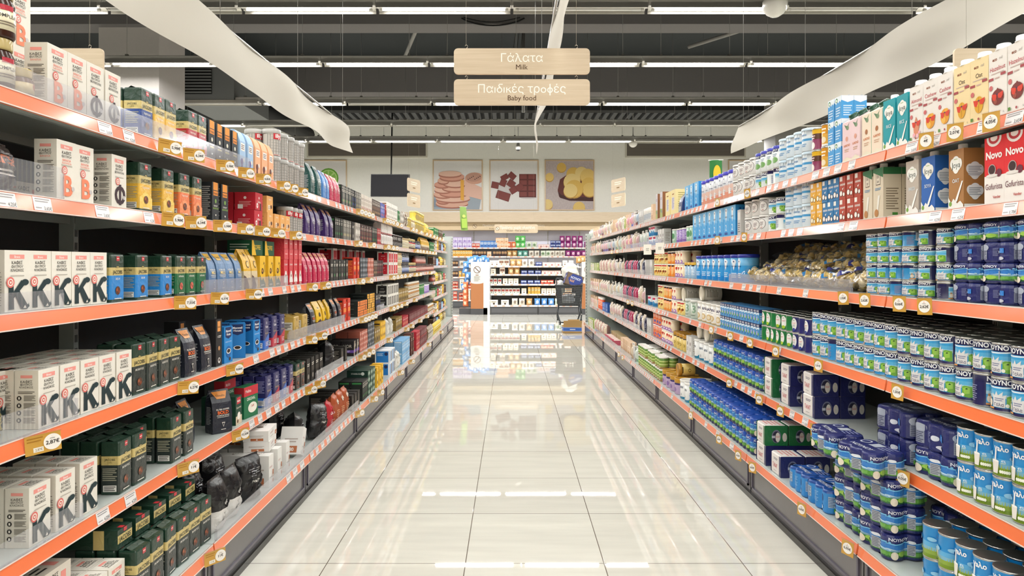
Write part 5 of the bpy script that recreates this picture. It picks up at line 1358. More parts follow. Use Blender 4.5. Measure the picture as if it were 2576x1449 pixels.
def mesh_rail(w_, y0=0.0, c='rail'):
    m = MB('g')
    m.add([(.006, y0 - .001, -.002), (w_ - .006, y0 - .001, -.002), (w_ - .006, y0 - .008, -.041), (.006, y0 - .008, -.041), (.006, y0 + .003, -.002), (w_ - .006, y0 + .003, -.002), (w_ - .006, y0 + .003, -.043), (.006, y0 + .003, -.043)],
          [(0, 3, 2, 1), (4, 5, 6, 7), (0, 1, 5, 4), (3, 7, 6, 2), (0, 4, 7, 3), (1, 2, 6, 5)], c)
    for z, y in ((-.001, -.003), (-.042, -.010)):
        m.box(.006, y0 + y, z - .0015, w_ - .006, y0 + y + .003, z + .0015, '#e8d8d0')
    return m.build('price_rail')
def mesh_label(w_, txt):
    m = MB('g')
    m.add([(-w_ / 2, -.0018, -.004), (-w_ / 2, -.0088, -.039), (w_ / 2, -.0088, -.039), (w_ / 2, -.0018, -.004)], [(0, 1, 2, 3)], '#e9e6e6')
    s_ = lambda a, b, o: (a, -.0018 - .007 * (1 - b / .035) - o, -.039 + b)
    m.ops(s_, w_, .035, [('l', .1, .6, .9, .95, 2, '#9a9698'), ('t', txt, .75, .2, .28, '#4a4648', .45), ('l', .08, .12, .4, .3, 1, '#a09c9e')])
    return m.build('price_label')
LBL = [mesh_label(.066, '4,25€'), mesh_label(.072, '3,65€'), mesh_label(.058, '1,70€')]
def mesh_kick(w_, y0, zt):
    m = MB('g')
    m.box(.003, y0 + .02, .03, w_ - .003, y0 + .05, zt - .04, '#6d6a6b')
    # pressed panel with a raised rim
    for a in ((.03, .05, w_ - .03, .062), (.03, zt - .065, w_ - .03, zt - .053), (.03, .05, .042, zt - .053), (w_ - .042, .05, w_ - .03, zt - .053)):
        m.box(a[0], y0 + .012, a[1], a[2], y0 + .02, a[3], '#5b5664')
    m.box(0, y0 + .0, 0, w_, y0 + .05, .03, '#2a2826')
    m.box(-.0015, y0 + .018, .03, .0015, y0 + .03, zt - .04, '#1d1c1d')
    return m.build('kick_plate')
def mesh_back(w_, dp, zt):
    m = MB('k')
    m.box(0, dp, .2, w_, dp + .012, zt, '#4a4a4b')
    return m.build('back_panel')
def mesh_upright(dp, zt, x=0):
    m = MB('g')
    m.box(x - .015, dp - .03, 0, x + .015, dp + .03, zt, '#c6cdc9')
    z = .1
    while z < zt - .05:
        m.box(x - .007, dp - .0306, z, x - .003, dp - .03, z + .028, 'k:#1a1a1a')
        m.box(x + .003, dp - .0306, z, x + .007, dp - .03, z + .028, 'k:#1a1a1a')
        z += .05
    return m.build('upright')
SH = {}
for s_, dxb in (('L', XU['L'] - XB['L']), ('R', XU['R'] - XB['R'])):
    SH[s_] = dict(up=mesh_shelf(BAY, .46), base=mesh_shelf(BAY, .46, -dxb), ru=mesh_rail(BAY), rb=mesh_rail(BAY, -dxb), kick=mesh_kick(BAY, -dxb, .235),
                  back=mesh_back(BAY, .465, 1.80), upr=mesh_upright(.44, 1.80))
SIDE = {'L': 'coffee side', 'R': 'milk side'}
def lab_density(s, lv, y):
    if s == 'L':
        if y < 2.3: return (.45, .125) if lv < 2 else (.22, .16)
        if y < 3.2: return (.12, .16)
        if y < 6.2: return (.75, .11)
        return (.93, .085)
    if y < 2.9: return (.5, .12) if lv < 2 else (.0, .15)
    if y < 3.9: return (.7, .11) if lv < 2 else (.12, .15)
    if y < 6.5: return (.7, .12) if lv < 3 else (.45, .13)
    return (.93, .085)
for s, nb in (('L', 11), ('R', 10)):
    sg = -1 if s == 'L' else 1
    for b in range(nb):
        y0 = .148 + BAY * b
        late = s == 'L' and b >= 9
        zs = SZ2 if late else SZ
        u = thing('shelving_unit', 'grey shelving unit with orange price rails, %s bay of the %s' % (ordw(b + 1), SIDE[s]), 'shelving',
                  (sg * (XU[s] + (.03 if late else 0)), y0 if s == 'L' else y0 + BAY, 0), R(90) if s == 'L' else R(-90), 'shelving units along the ' + SIDE[s])
        obj('back_panel', SH[s]['back'], u)
        obj('upright', SH[s]['upr'], u)
        if b == (nb - 1 if s == 'L' else 0):
            obj('upright', SH[s]['upr'], u, (BAY, 0, 0))
        obj('kick_plate', SH[s]['kick'], u, (0, -.03 if late else 0, 0))
        for lv, z in enumerate(zs):
            base = lv == len(zs) - 1
            sh = obj('shelf', SH[s]['base' if base else 'up'], u, (0, 0, z))
            obj('price_rail', SH[s]['rb' if base else 'ru'], sh)
            x = .05
            while x < BAY - .05:
                yw = y0 + x if s == 'L' else y0 + BAY - x
                p, st = lab_density(s, lv, yw)
                if rnd.random() < p:
                    lo = obj('price_label', rnd.choice(LBL), sh, (x, -(XU[s] - XB[s]) if base else 0, 0))
                x += st * rnd.uniform(.9, 1.15)
# end panels of the two runs
def end_panel(x0, x1, y, zt, label):
    m = MB('g')
    xa, xb = min(x0, x1), max(x0, x1)
    m.box(xa, y, 0, xb, y + .02, zt, '#c4cbc7')
    xf = x0
    m.box(xf - .012, y - .012, 0, xf + .012, y, zt, '#c4cbc7')
    z = .12
    while z < zt - .05:
        m.box(xf - .004, y - .013, z, xf + .004, y - .012, z + .03, 'k:#1a1a1a')
        z += .055
    obj('slotted_panel', m, label=label, category='panel')
end_panel(-1.18, -1.95, .148 + BAY * 11 + .04, 1.83, 'pale grey slotted panel closing the coffee run')
end_panel(1.36, 2.1, .148 + BAY * 10 + .04, 1.83, 'pale grey slotted panel closing the milk run')

# ---------------------------------------------------------------- far wall shelving and the low unit in front
WD = 20.3
def wall_unit(x0, x1, yf, zs, dp, zback, label, nm='shelving_unit', backc='#e6e5f4', shc='#e6e2da', kickz=.2, last=False):
    w_ = x1 - x0
    u = thing(nm, label, 'shelving', (x0, yf, 0))
    m = MB('g')
    m.box(0, dp, 0, w_, dp + .02, zback, backc)
    obj('back_panel', m, u)
    for x in (0, w_) if last else (0,):
        m = MB('g')
        m.box(x - .012, dp - .03, 0, x + .012, dp, zback, '#d5d3cf')
        z = .2
        while z < zback - .06:
            m.box(x - .004, dp - .031, z, x + .004, dp - .03, z + .03, 'k:#1a1a1a')
            z += .06
        obj('upright', m, u)
    m = MB('g')
    m.box(.005, -.06, 0, w_ - .005, dp, kickz, '#4b4b4e')
    m.box(.03, -.064, .05, w_ - .03, -.06, kickz - .04, '#5a5a5d')
    obj('kick_plate', m, u)
    for z in zs:
        m = MB('g')
        lo = z == zs[-1]
        m.box(.004, -.06 if lo else 0, z - .035, w_ - .004, dp, z, shc)
        sh = obj('shelf', m, u)
        r = MB('g')
        r.box(.006, (-.066 if lo else -.006), z - .037, w_ - .006, (-.06 if lo else 0), z + .002, '#ece4de')
        r.ops(lambda a, b, o: (a + w_ / 2, (-.066 if lo else -.006) - o, b + z - .037), w_, .039, [('r', .08 + .17 * i, .1, .14 + .17 * i, .9, '#e0a890') for i in range(5)])
        obj('price_rail', r, sh)
    return u
WZ = [1.754, 1.50, 1.20, .90, .56, .235]
wxs = [-3.3, -2.2, -1.11, -.13, 1.09, 2.04, 3.2]
wn = ['leftover corner', 'far corner', 'cereal', 'middle', 'sweets', 'purple bag', 'outer']
for i in range(6):
    wall_unit(wxs[i], wxs[i + 1], WD, WZ, .5, 2.26, 'white wall shelving bay with lilac back, %s of six along the far wall' % ordw(i + 1), last=i == 5)
LZ = [1.23, 1.02, .77, .52, .237]
for i, (a, b) in enumerate(((-.53, .68), (.68, 1.72))):
    wall_unit(a, b, 17.7, LZ, .45, 1.27, 'low white shelving bay in front of the far wall, %s' % ('beside the printed panel' if i == 0 else 'behind the shopping trolley'), backc='#3a3a3c', last=i == 1)
def promo(x0, x1, label):
    t = thing('promotion_stand', label, 'stand', ((x0 + x1) / 2, 17.62, 0))
    w_ = x1 - x0
    m = MB('g')
    m.box(-w_ / 2, 0, .0, w_ / 2 + .1, .5, .17, '#47474a')
    if x0 < 0:
        m.box(-w_ / 2 - .3, .1, .0, -w_ / 2, .5, .15, '#47474a')
    obj('base', m, t)
    m = MB('c')
    m.box(-w_ / 2, 0, .15, w_ / 2, .02, 1.335, '#cfccc5')
    m.ops(lambda a, b, o: (a, -o * 4, b + .15), w_, 1.185, [('r', 0, 0, 1, .56, '#a86d43'), ('c', .5, .56, .5, '#cfccc5', .03), ('c', .5, .83, .28, '#6a5248'), ('c', .5, .83, .23, '#cfccc5'), ('p', [(.28, .875), (.32, .89), (.72, .785), (.68, .77)], '#6a5248'), ('r', .38, .71, .62, .725, '#8a6a58'), ('l', .25, .58, .75, .7, 4, '#a8a49c')])
    obj('printed_panel', m, t)
    m = MB('g')
    m.box(w_ / 2, 0, 0, w_ / 2 + .16, .06, 1.33, '#dddcd4')
    obj('post', m, t)
promo(-1.02, -.70, 'promotion stand with crossed-ear symbol, brown below, by the aisle end')
promo(1.78, 2.06, 'promotion stand with crossed-ear symbol behind the shopping trolley')
# ================================================================ goods on the shelves
CNT = {}
LAST = {}
def plural(d):
    return d + 's'
def put(key, loc, rz, shelf, tier='', rx=0, ry=0):
    q = D[key]
    n = CNT[(shelf, key)] = CNT.get((shelf, key), 0) + (0 if tier else 1) or 1
    lab = '%s %s along %s%s' % (ordw(n), q['desc'], shelf, (', ' + tier) if tier else '')
    grp = '%s on the %s' % (q['desc'], shelf)
    if len(q['parts']) == 1:
        n_, me = q['parts'][0]
        return obj(q['name'], me, None, loc, rz, rx=rx, ry=ry, label=lab, category=q['cat'], group=grp)
    t = obj(q['name'], None, None, loc, rz, rx=rx, ry=ry, label=lab, category=q['cat'], group=grp)
    for n_, me in q['parts']:
        obj(n_, me, t)
    return t
TIER = ['', 'upper layer', 'third layer', 'fourth layer', 'top layer']
ROWN = ['', 'second row', 'third row', 'back row', 'rearmost row']
def frame(s, lv):
    if s in 'LR':
        x = (XB if lv == 5 else XU)[s]
        return x
ALT = {'cd1': ['cd1', 'cd4', 'crm'], 'cd2': ['cd2', 'cd3', 'cd1'], 'cd6': ['cd6', 'pea'], 'cd5': ['cd5', 'gyb', 'cd4'], 'cd4': ['cd4', 'whb', 'cd3'], 'crm': ['crm', 'cd1'], 'mag': ['mag', 'mag', 'navp'],
       'navp': ['navp', 'crm'], 'bot': ['bot', 'cd5'], 'whb': ['whb', 'pea', 'cd1'], 'cd3': ['cd3', 'cd6'], 'pnk': ['pnk', 'crm'], 'grw': ['grw', 'whb']}
def dpx(s, lv, px):
    return F * (frame(s, lv) + .015) / abs(px - VX)
ROUND = {'can', 'tin', 'jar', 'bottle'}
def run(s, lv, a, b, keys, n=None, stack=1, rows=1, back=.015, zo=0.0, jz=2.0, tilt=0, lean=0, gap=.001, turn=0, spin=None, tag0='', drop=0.0):
    """goods side by side along a shelf, from photo column a (near) to b (far) at the shelf's front edge"""
    if isinstance(keys, str):
        keys = [keys]
    q = D[keys[0]]
    wmax = max(D[k]['w'] for k in keys)
    if s in 'LR':
        y0, y1 = sorted((dpx(s, lv, a), dpx(s, lv, b)))
        near = y0
        zt = SZ[lv]
        if s == 'L' and lv > 0:
            if y0 > 11.25:
                return
            y1 = min(y1, 11.38)
        front = back < .05 and zo == 0
        if front and y0 < LAST.get((s, lv), 0) + .002:
            y0 = LAST[(s, lv)] + .002
        shelf = '%s %s shelf' % (SIDE[s], SN[lv])
    else:
        D0 = WD if s == 'W' else 17.7
        y0, y1 = (a - VX) * D0 / F, (b - VX) * D0 / F
        zt = (WZ if s == 'W' else LZ)[lv]
        shelf = '%s %s shelf' % ('far wall' if s == 'W' else 'far low unit', SN[lv])
    span = y1 - y0
    if n is None:
        n = max(1, int((span + .012) / (wmax + gap)))
    pitch = span / n
    pitch = max(pitch, wmax + gap)
    if s in 'LR' and front:
        LAST[(s, lv)] = y0 + pitch * (n - .5) + wmax / 2
    for i in range(n):
        for r in range(rows):
            z = zt + .0008 + zo
            for t in range(stack):
                k = keys[t % len(keys)] if stack > 1 else keys[i % len(keys)]
                g = D[k]
                if (t > 0 or r > 0) and drop and rnd.random() < drop:
                    break
                rz = R(rnd.uniform(-jz, jz) + turn)
                if g['cat'] in ROUND:
                    rz = R((rnd.uniform(-14, 14) if spin is None else rnd.uniform(-spin, spin)) + {'L': -16, 'R': 16}.get(s, 0))
                    if g['cat'] == 'can' and rnd.random() < .16:
                        rz += R(rnd.choice((75, -80, 100)))
                c = y0 + pitch * (i + .5)
                o = back + g['d'] / 2 + r * (g['d'] + .004) + rnd.uniform(0, .003)
                tier = tag0 or ', '.join(x for x in (TIER[t], ROWN[min(r, 4)]) if x)
                if s == 'L':
                    loc, rr = (-(frame(s, lv) + o), c, z), R(90) + rz
                elif s == 'R':
                    loc, rr = ((frame(s, lv) + o), c, z), R(-90) + rz
                else:
                    loc, rr = (c, (WD if s == 'W' else 17.7) + (-.04 if lv == len(WZ) - 1 and s == 'W' or lv == 4 and s == 'C' else .02) + o, z), rz
                tl = R(tilt) if tilt else 0
                if tl:
                    loc = (loc[0], loc[1], z + abs(sin(tl)) * g['w'] / 2)
                put(k, loc, rr, shelf, tier, rx=R(lean), ry=tl if s != 'R' else -tl)
                z += g['h'] * (1.0 if 'pouch' not in g['name'] else .8) + .0006



# ---- coffee side, top shelf
L = 'L'
run(L, 0, 4, 46, 'jcof', 1, stack=2)
run(L, 0, 50, 84, 'jsml', 1)
run(L, 0, -60, 30, 'kk', 1, back=.12)
run(L, 0, 20, 172, ['kb', 'kb'], 3, stack=2, back=.135, jz=1)
run(L, 0, 120, 214, 'kb', 2, jz=.5)
run(L, 0, 216, 305, 'kf', 2, jz=1)
run(L, 0, 355, 388, 'jblu', 1, rows=2)
run(L, 0, 388, 444, 'jyel', 2, rows=2)
run(L, 0, 475, 521, 'jred', 2, rows=2)
run(L, 0, 523, 600, 'cb', 4, rows=2)
run(L, 0, 602, 640, 'hblu', 2)
run(L, 0, 641, 691, 'hpea', 3)
run(L, 0, 694, 716, ['illy', 'illyr'], 1, stack=2, rows=2)
run(L, 0, 717, 772, 'illy', 4, stack=2, rows=2)
run(L, 0, 779, 812, 'tgrn', 2)
run(L, 0, 813, 830, 'tblb', 2)
run(L, 0, 831, 857, 'foxr', 3)
run(L, 0, 859, 886, ['lorblk', 'lorgry'])
run(L, 0, 887, 896, 'lornav')
run(L, 0, 897, 908, 'lorgry')
run(L, 0, 909, 936, 'begb')
run(L, 0, 937, 957, 'lorbr')
run(L, 0, 958, 968, 'blus')
run(L, 0, 969, 973, 'redv', 1)
run(L, 0, 974, 1000, 'whit')
run(L, 0, 1001, 1006, 'grnb', 2)
run(L, 0, 1008, 1016, 'silv')
run(L, 0, 1017, 1026, 'pchk', 2)
run(L, 0, 1027, 1036, 'yelc', 3)
run(L, 0, 1037, 1046, 'jcre', stack=1)
run(L, 0, 1048, 1068, 'yelc', stack=2)
run(L, 0, 1070, 1078, 'pcan')
run(L, 0, 1080, 1090, 'cappea')
run(L, 0, 1092, 1103, 'grnb')
run(L, 0, 1104, 1114, 'lorbr')
# ---- second shelf
run(L, 1, -70, 80, 'pbrn', 1, back=.02, turn=8)
run(L, 1, -40, 130, ['kbl', 'kbl'], 3, stack=1, back=.2)
run(L, 1, 142, 238, 'kb', 2, jz=1)
run(L, 1, 278, 323, 'kf', 1)
run(L, 1, 250, 330, 'kbl', 1, back=.2)
run(L, 1, 345, 390, 'jyel', 1, rows=2)
run(L, 1, 405, 447, 'jyel', 1, rows=2)
run(L, 1, 449, 513, 'jora', 2, rows=2)
run(L, 1, 531, 577, 'cg', 2, rows=2)
run(L, 1, 634, 668, 'capred', 1, stack=2, rows=3)
run(L, 1, 670, 690, 'cappea', 1, stack=2, rows=2)
run(L, 1, 691, 722, 'cappea', 3)
run(L, 1, 724, 760, 'illyr', 3)
run(L, 1, 768, 808, 'choc', 3)
run(L, 1, 816, 841, 'choc', 2)
run(L, 1, 843, 862, 'lorblk')
run(L, 1, 864, 884, 'lorgry')
run(L, 1, 885, 893, 'blk2')
run(L, 1, 894, 906, 'silv')
run(L, 1, 907, 936, ['drk', 'lorbr'])
run(L, 1, 937, 949, 'lorblk')
run(L, 1, 950, 958, 'redv')
run(L, 1, 960, 988, 'wpil', stack=2)
run(L, 1, 990, 1014, 'blkc')
run(L, 1, 1016, 1030, 'jcre')
run(L, 1, 1031, 1046, 'jcof')
run(L, 1, 1048, 1059, 'jbla')
run(L, 1, 1060, 1080, 'yelb')
run(L, 1, 1082, 1104, 'grnb')
# ---- third shelf
run(L, 2, -110, -10, 'psil', 1, back=.01, turn=15)
run(L, 2, 14, 270, 'kk', 5, jz=1, rows=3)
run(L, 2, 278, 313, 'jdecaf', 1, rows=2)
run(L, 2, 342, 378, 'jdecaf', 1, rows=2)
run(L, 2, 405, 438, 'jdecaf', 1, rows=2)
run(L, 2, 442, 521, 'jkron', 3, rows=2)
run(L, 2, 524, 611, 'mild', 4, jz=5)
run(L, 2, 614, 650, 'yelb', 2)
run(L, 2, 652, 709, 'ybox', 3, rows=2)
run(L, 2, 640, 700, 'gbox', 2, zo=.162, back=.03)
run(L, 2, 714, 762, ['redw', 'redl', 'redl'], 4, stack=3)
run(L, 2, 764, 786, 'foxr', 2)
run(L, 2, 788, 830, 'foxr', 4)
run(L, 2, 832, 876, ['blk2', 'lorblk'])
run(L, 2, 889, 906, 'ora', 2)
run(L, 2, 907, 925, 'capmi', stack=4, rows=2)
run(L, 2, 926, 940, 'capco', stack=4, rows=2)
run(L, 2, 941, 949, 'lorbr')
run(L, 2, 950, 964, 'drk')
run(L, 2, 880, 960, 'cubered', 5, zo=.13 * 0, back=.16, stack=2)
run(L, 2, 978, 1001, 'cubered', stack=2)
run(L, 2, 1003, 1013, 'jcre', stack=2)
run(L, 2, 1014, 1030, 'jbla', stack=2)
run(L, 2, 1031, 1048, 'jcof')
run(L, 2, 1049, 1072, 'jrst', stack=2)
run(L, 2, 1073, 1092, 'jrst')
# ---- fourth shelf
run(L, 3, -120, 40, 'pyel', 1, back=.01, turn=10)
run(L, 3, -60, 92, 'kk', 3, rows=3, back=.1, jz=1)
run(L, 3, 94, 333, 'kk', 5, rows=4, jz=1)
run(L, 3, 336, 457, 'jd', 4, rows=2, jz=5)
run(L, 3, 459, 540, 'bold', 2, jz=4)
run(L, 3, 500, 545, 'c10', 1, back=.12)
run(L, 3, 542, 560, 'c10', 1)
run(L, 3, 563, 588, 'maxw', 1, turn=0, rows=2)
run(L, 3, 600, 630, 'maxw', 1, rows=2, turn=25)
run(L, 3, 636, 658, 'maxw', 1, rows=2)
run(L, 3, 661, 680, 'tcb', 1, rows=2)
run(L, 3, 682, 720, 'tcr', 2, rows=2)
run(L, 3, 735, 779, 'gold', 2, rows=2)
run(L, 3, 782, 797, 'bold', 1)
run(L, 3, 798, 836, 'yelp', 3, jz=8)
run(L, 3, 838, 861, 'bold', 2)
run(L, 3, 862, 884, 'ora', 2)
run(L, 3, 900, 924, 'capbo', stack=3, rows=1, drop=.0)
run(L, 3, 925, 943, 'capby', stack=4)
run(L, 3, 945, 957, 'lornav')
run(L, 3, 976, 1003, 'cubeblk', stack=2)
run(L, 3, 1004, 1028, 'gold2')
run(L, 3, 1029, 1056, 'jamb', stack=2)
run(L, 3, 1058, 1069, 'grnc', stack=1)
run(L, 3, 1070, 1080, 'tpur')
# ---- fifth shelf
run(L, 4, 66, 195, 'kk', 2, rows=4, jz=1)
run(L, 4, 205, 247, 'kk', 1, rows=3, back=.02)
run(L, 4, 297, 371, 'jd', 2, rows=3, jz=3)
run(L, 4, 373, 403, 'jd', 1, rows=2, back=.06)
run(L, 4, 429, 491, 'jd', 2, rows=2)
run(L, 4, 492, 530, 'bold', 1, back=.07)
run(L, 4, 545, 592, 'bold', 1, turn=-38)
run(L, 4, 592, 612, 'mel', 1, rows=3)
run(L, 4, 616, 650, 'filt', 1, turn=-8, lean=0)
run(L, 4, 612, 655, 'filt', 1, back=.12, zo=.03)
run(L, 4, 667, 742, ['tcb', 'tcr'], 4, rows=4)
run(L, 4, 744, 768, 'jblk', 2, rows=4)
run(L, 4, 771, 813, 'blk2', 4, rows=2)
run(L, 4, 822, 850, 'pblk', 1, turn=10)
run(L, 4, 856, 876, 'capbk', 2, rows=2)
run(L, 4, 889, 905, 'caplor', 2, rows=2)
run(L, 4, 906, 925, 'capco', stack=4, rows=2)
run(L, 4, 926, 942, 'capmi', stack=5, rows=2)
run(L, 4, 943, 957, 'gold2')
run(L, 4, 958, 970, 'yelt')
run(L, 4, 973, 992, 'pwht', 2)
run(L, 4, 996, 1011, 'gold2')
run(L, 4, 1014, 1027, 'caprc')
run(L, 4, 1030, 1076, 'capmar', rows=2)
run(L, 4, 1078, 1092, 'jamb')
# ---- bottom shelf
run(L, 5, -120, 352, 'kk', 8, rows=3, back=.06, jz=.6)
run(L, 5, 0, 300, 'kbl', 2, rows=1, back=.13, zo=.157, tag0='raised rear row')
run(L, 5, 356, 543, 'jd', 6, rows=1, jz=5, back=.03)
run(L, 5, 356, 543, 'jd', 6, rows=2, jz=3, back=.1, tag0='behind the front row')
run(L, 5, 352, 543, 'jlie', 5, jz=4, back=.09, zo=.172, rows=1)
run(L, 5, 547, 618, 'pblw', 2, jz=8, back=.02)
run(L, 5, 540, 640, 'pblk', 2, jz=10, back=.12, zo=.04)
run(L, 5, 628, 664, 'pblk', 1, turn=-20)
run(L, 5, 672, 735, 'jqt', 3, rows=3)
run(L, 5, 668, 735, 'jqf', 1, stack=2, zo=.152, back=.05, turn=6, tag0='on top of the upright ones')
run(L, 5, 700, 745, 'jqf', 1, stack=3, zo=.152, back=.19, turn=-4, tag0='rear stack')
run(L, 5, 745, 775, 'jqt', 1, tilt=24)
run(L, 5, 778, 798, 'pblk', 1, turn=20, back=.08)
run(L, 5, 800, 824, 'pblk', 1, turn=-15, tilt=8)
run(L, 5, 762, 812, 'pblk', 1, back=.2, zo=.05, tag0='slumped at the back')
run(L, 5, 826, 842, 'pred', 1, turn=10)
run(L, 5, 844, 880, 'pora', 3, jz=8)
run(L, 5, 884, 906, 'capbk', 3, rows=3)
run(L, 5, 912, 925, 'lorblk', rows=2)
run(L, 5, 926, 944, 'capgr', stack=4, rows=1)
run(L, 5, 947, 966, 'yelt', 3)
run(L, 5, 980, 994, 'cubeblu', stack=2)
run(L, 5, 997, 1008, 'pwht', 2)
run(L, 5, 1012, 1031, 'lblue', rows=2, stack=2)
run(L, 5, 1034, 1042, 'brwn', 2)
run(L, 5, 1048, 1056, 'caprc', stack=2)
run(L, 5, 1057, 1074, 'capmar', stack=2)
run(L, 5, 1077, 1090, 'pchk')
run(L, 5, 1092, 1114, 'pcan', stack=1)
# goods in the last bays, whose shelves sit at other heights
FARK = ['jcre', 'grnb', 'caprc', 'jamb', 'silv', 'yelt', 'lorbr', 'drk', 'lblue', 'jrst', 'pcan', 'gold2']
for lv, z in enumerate(SZ2):
    y = 11.5 if lv else 11.9
    i = 0
    while y < 13.7 and lv:
        k = FARK[(lv * 3 + i // 4) % 12]
        g = D[k]
        if g['h'] < .21:
            put(k, (-(1.285 + g['d'] / 2), y + g['w'] / 2, z + .001), R(90 + rnd.uniform(-3, 3)), 'slotted end bay %s shelf' % (['top', 'second', 'third', 'fourth', 'fifth', 'sixth', 'bottom'][lv]))
        y += g['w'] + .008
        i += 1

# ---- milk side, top shelf
Q = 'R'
run(Q, 0, 2640, 2485, 'ehaz', 3, rows=2, jz=3)
run(Q, 0, 2484, 2398, 'eoat', 2, rows=2, jz=3)
run(Q, 0, 2396, 2322, 'ecas', 2, rows=2, jz=3)
run(Q, 0, 2320, 2288, 'ealm', 1, rows=2)
run(Q, 0, 2286, 2220, 'jte', 2, rows=2, jz=3)
run(Q, 0, 2217, 2166, 'gal', 2, rows=2)
run(Q, 0, 2163, 2119, 'gpk', 2, rows=2)
run(Q, 0, 2116, 2081, 'cbl', 2, stack=3, rows=2)
run(Q, 0, 2079, 2056, ['coyt', 'coyt'], 1, stack=2)
run(Q, 0, 2054, 2031, ['cpur', 'cpur'], 1, stack=2)
run(Q, 0, 2029, 1957, 'talm', 4, stack=2, rows=2)
run(Q, 0, 1955, 1902, ['cw', 'tnoy'], 4, stack=2, rows=2)
run(Q, 0, 1900, 1850, 'twht', 4, stack=2, rows=2)
run(Q, 0, 1848, 1760, 'tpl', 7, rows=2)
run(Q, 0, 1757, 1722, 'abox', 3)
run(Q, 0, 1719, 1703, 'npo', 1)
run(Q, 0, 1700, 1672, 'ybx', 2)
run(Q, 0, 1669, 1646, 'gbx', 2)
run(Q, 0, 1644, 1636, 'pea')
run(Q, 0, 1634, 1618, 'bot')
for a, b, k in ((1617, 1606, 'gyb'), (1605, 1590, 'cd2'), (1589, 1574, 'cd6'), (1573, 1566, 'grw'), (1565, 1550, 'crm'), (1549, 1540, 'pea'), (1539, 1526, 'cd4'), (1525, 1515, 'cd1'), (1514, 1506, 'cd3'), (1505, 1492, 'whb'), (1491, 1481, 'bot')):
    run(Q, 0, a, b, ALT.get(k, k), jz=5)
# ---- second
run(Q, 1, 2640, 2475, 'novo', 3, jz=1, rows=2)
run(Q, 1, 2424, 2385, 'jbr', 1, rows=2)
run(Q, 1, 2353, 2316, 'jbl', 1, rows=2)
run(Q, 1, 2313, 2277, 'jgr', 1, rows=2)
run(Q, 1, 2250, 2224, 'ezb', 1, back=.1)
run(Q, 1, 2222, 2169, 'ezb', 2, rows=2)
run(Q, 1, 2166, 2110, 'cor', 3, stack=2, rows=2)
run(Q, 1, 2109, 2068, 'cob', 3, stack=2, rows=2, gap=-.01)
run(Q, 1, 2066, 2044, 'coy', 2, stack=2)
run(Q, 1, 2030, 1966, 'talm', 3, stack=2, rows=2)
run(Q, 1, 1962, 1925, 'cw', 2, stack=2, rows=2)
run(Q, 1, 1922, 1866, 'twht', stack=2, rows=2)
run(Q, 1, 1863, 1853, 'gyb', 1)
run(Q, 1, 1850, 1742, 'abox', 8, rows=2, jz=1)
run(Q, 1, 1740, 1722, 'tgrw')
run(Q, 1, 1720, 1699, 'tpur')
run(Q, 1, 1697, 1686, 'tgrw')
run(Q, 1, 1670, 1654, 'wbox')
run(Q, 1, 1645, 1630, 'tblu', stack=2)
for a, b, k in ((1628, 1606, 'bot'), (1604, 1588, 'cd1'), (1587, 1574, 'cd6'), (1573, 1560, 'crm'), (1559, 1545, 'cd5'), (1544, 1530, 'cd2'), (1529, 1512, 'cd3'), (1511, 1498, 'cd1'), (1496, 1482, 'whb')):
    run(Q, 1, a, b, ALT.get(k, k), back=.02, jz=6)
# ---- third
run(Q, 2, 2640, 2386, ['mt', 'ms', 'mt', 'ms'], 3, stack=4, rows=2, jz=1)
run(Q, 2, 2383, 2292, 'csn', 2, stack=4, rows=2, drop=.12, spin=30)
run(Q, 2, 2288, 2168, 'csl', 4, stack=4, rows=3, spin=40)
run(Q, 2, 1866, 1746, 'tap', 8, rows=1)
run(Q, 2, 1744, 1718, 'tlbl', 3)
run(Q, 2, 1716, 1695, 'thrt', stack=2, rows=2)
run(Q, 2, 1694, 1676, 'tcor', stack=2, rows=2)
run(Q, 2, 1675, 1643, 'tcer', stack=2, rows=2)
for a, b, k in ((1640, 1622, 'gyb'), (1620, 1602, 'navp'), (1600, 1570, 'mag'), (1568, 1548, 'cd4'), (1547, 1528, 'cd1'), (1527, 1507, 'pnk'), (1505, 1482, 'grw')):
    run(Q, 2, a, b, ALT.get(k, k), jz=8)
# ---- fourth
run(Q, 3, 2700, 2245, 'cn', 10, stack=2, rows=5, spin=25)
run(Q, 3, 2243, 2036, 'cl', 9, stack=2, rows=5, spin=18)
run(Q, 3, 2034, 1986, 'cay', 3, stack=2, rows=4)
run(Q, 3, 1985, 1911, 'cgr', 6, stack=2, rows=4)
run(Q, 3, 1909, 1811, 'cmini', 15, stack=2, rows=3)
run(Q, 3, 1808, 1750, 'tnan', 5, rows=2)
run(Q, 3, 1744, 1718, 'tgre', 2, rows=2)
run(Q, 3, 1716, 1700, 'tcer', stack=1, rows=2)
run(Q, 3, 1699, 1687, 'thrt', stack=2, rows=2)
run(Q, 3, 1686, 1667, 'tcor', stack=2, rows=2)
run(Q, 3, 1665, 1652, 'tcer', stack=2, rows=2)
run(Q, 3, 1648, 1624, 'tblu', 2, stack=1)
for a, b, k in ((1620, 1604, 'cd1'), (1602, 1566, 'mag'), (1564, 1548, 'cd5'), (1547, 1530, 'cd4'), (1528, 1510, 'crm'), (1508, 1482, 'whb')):
    run(Q, 3, a, b, ALT.get(k, k), jz=8)
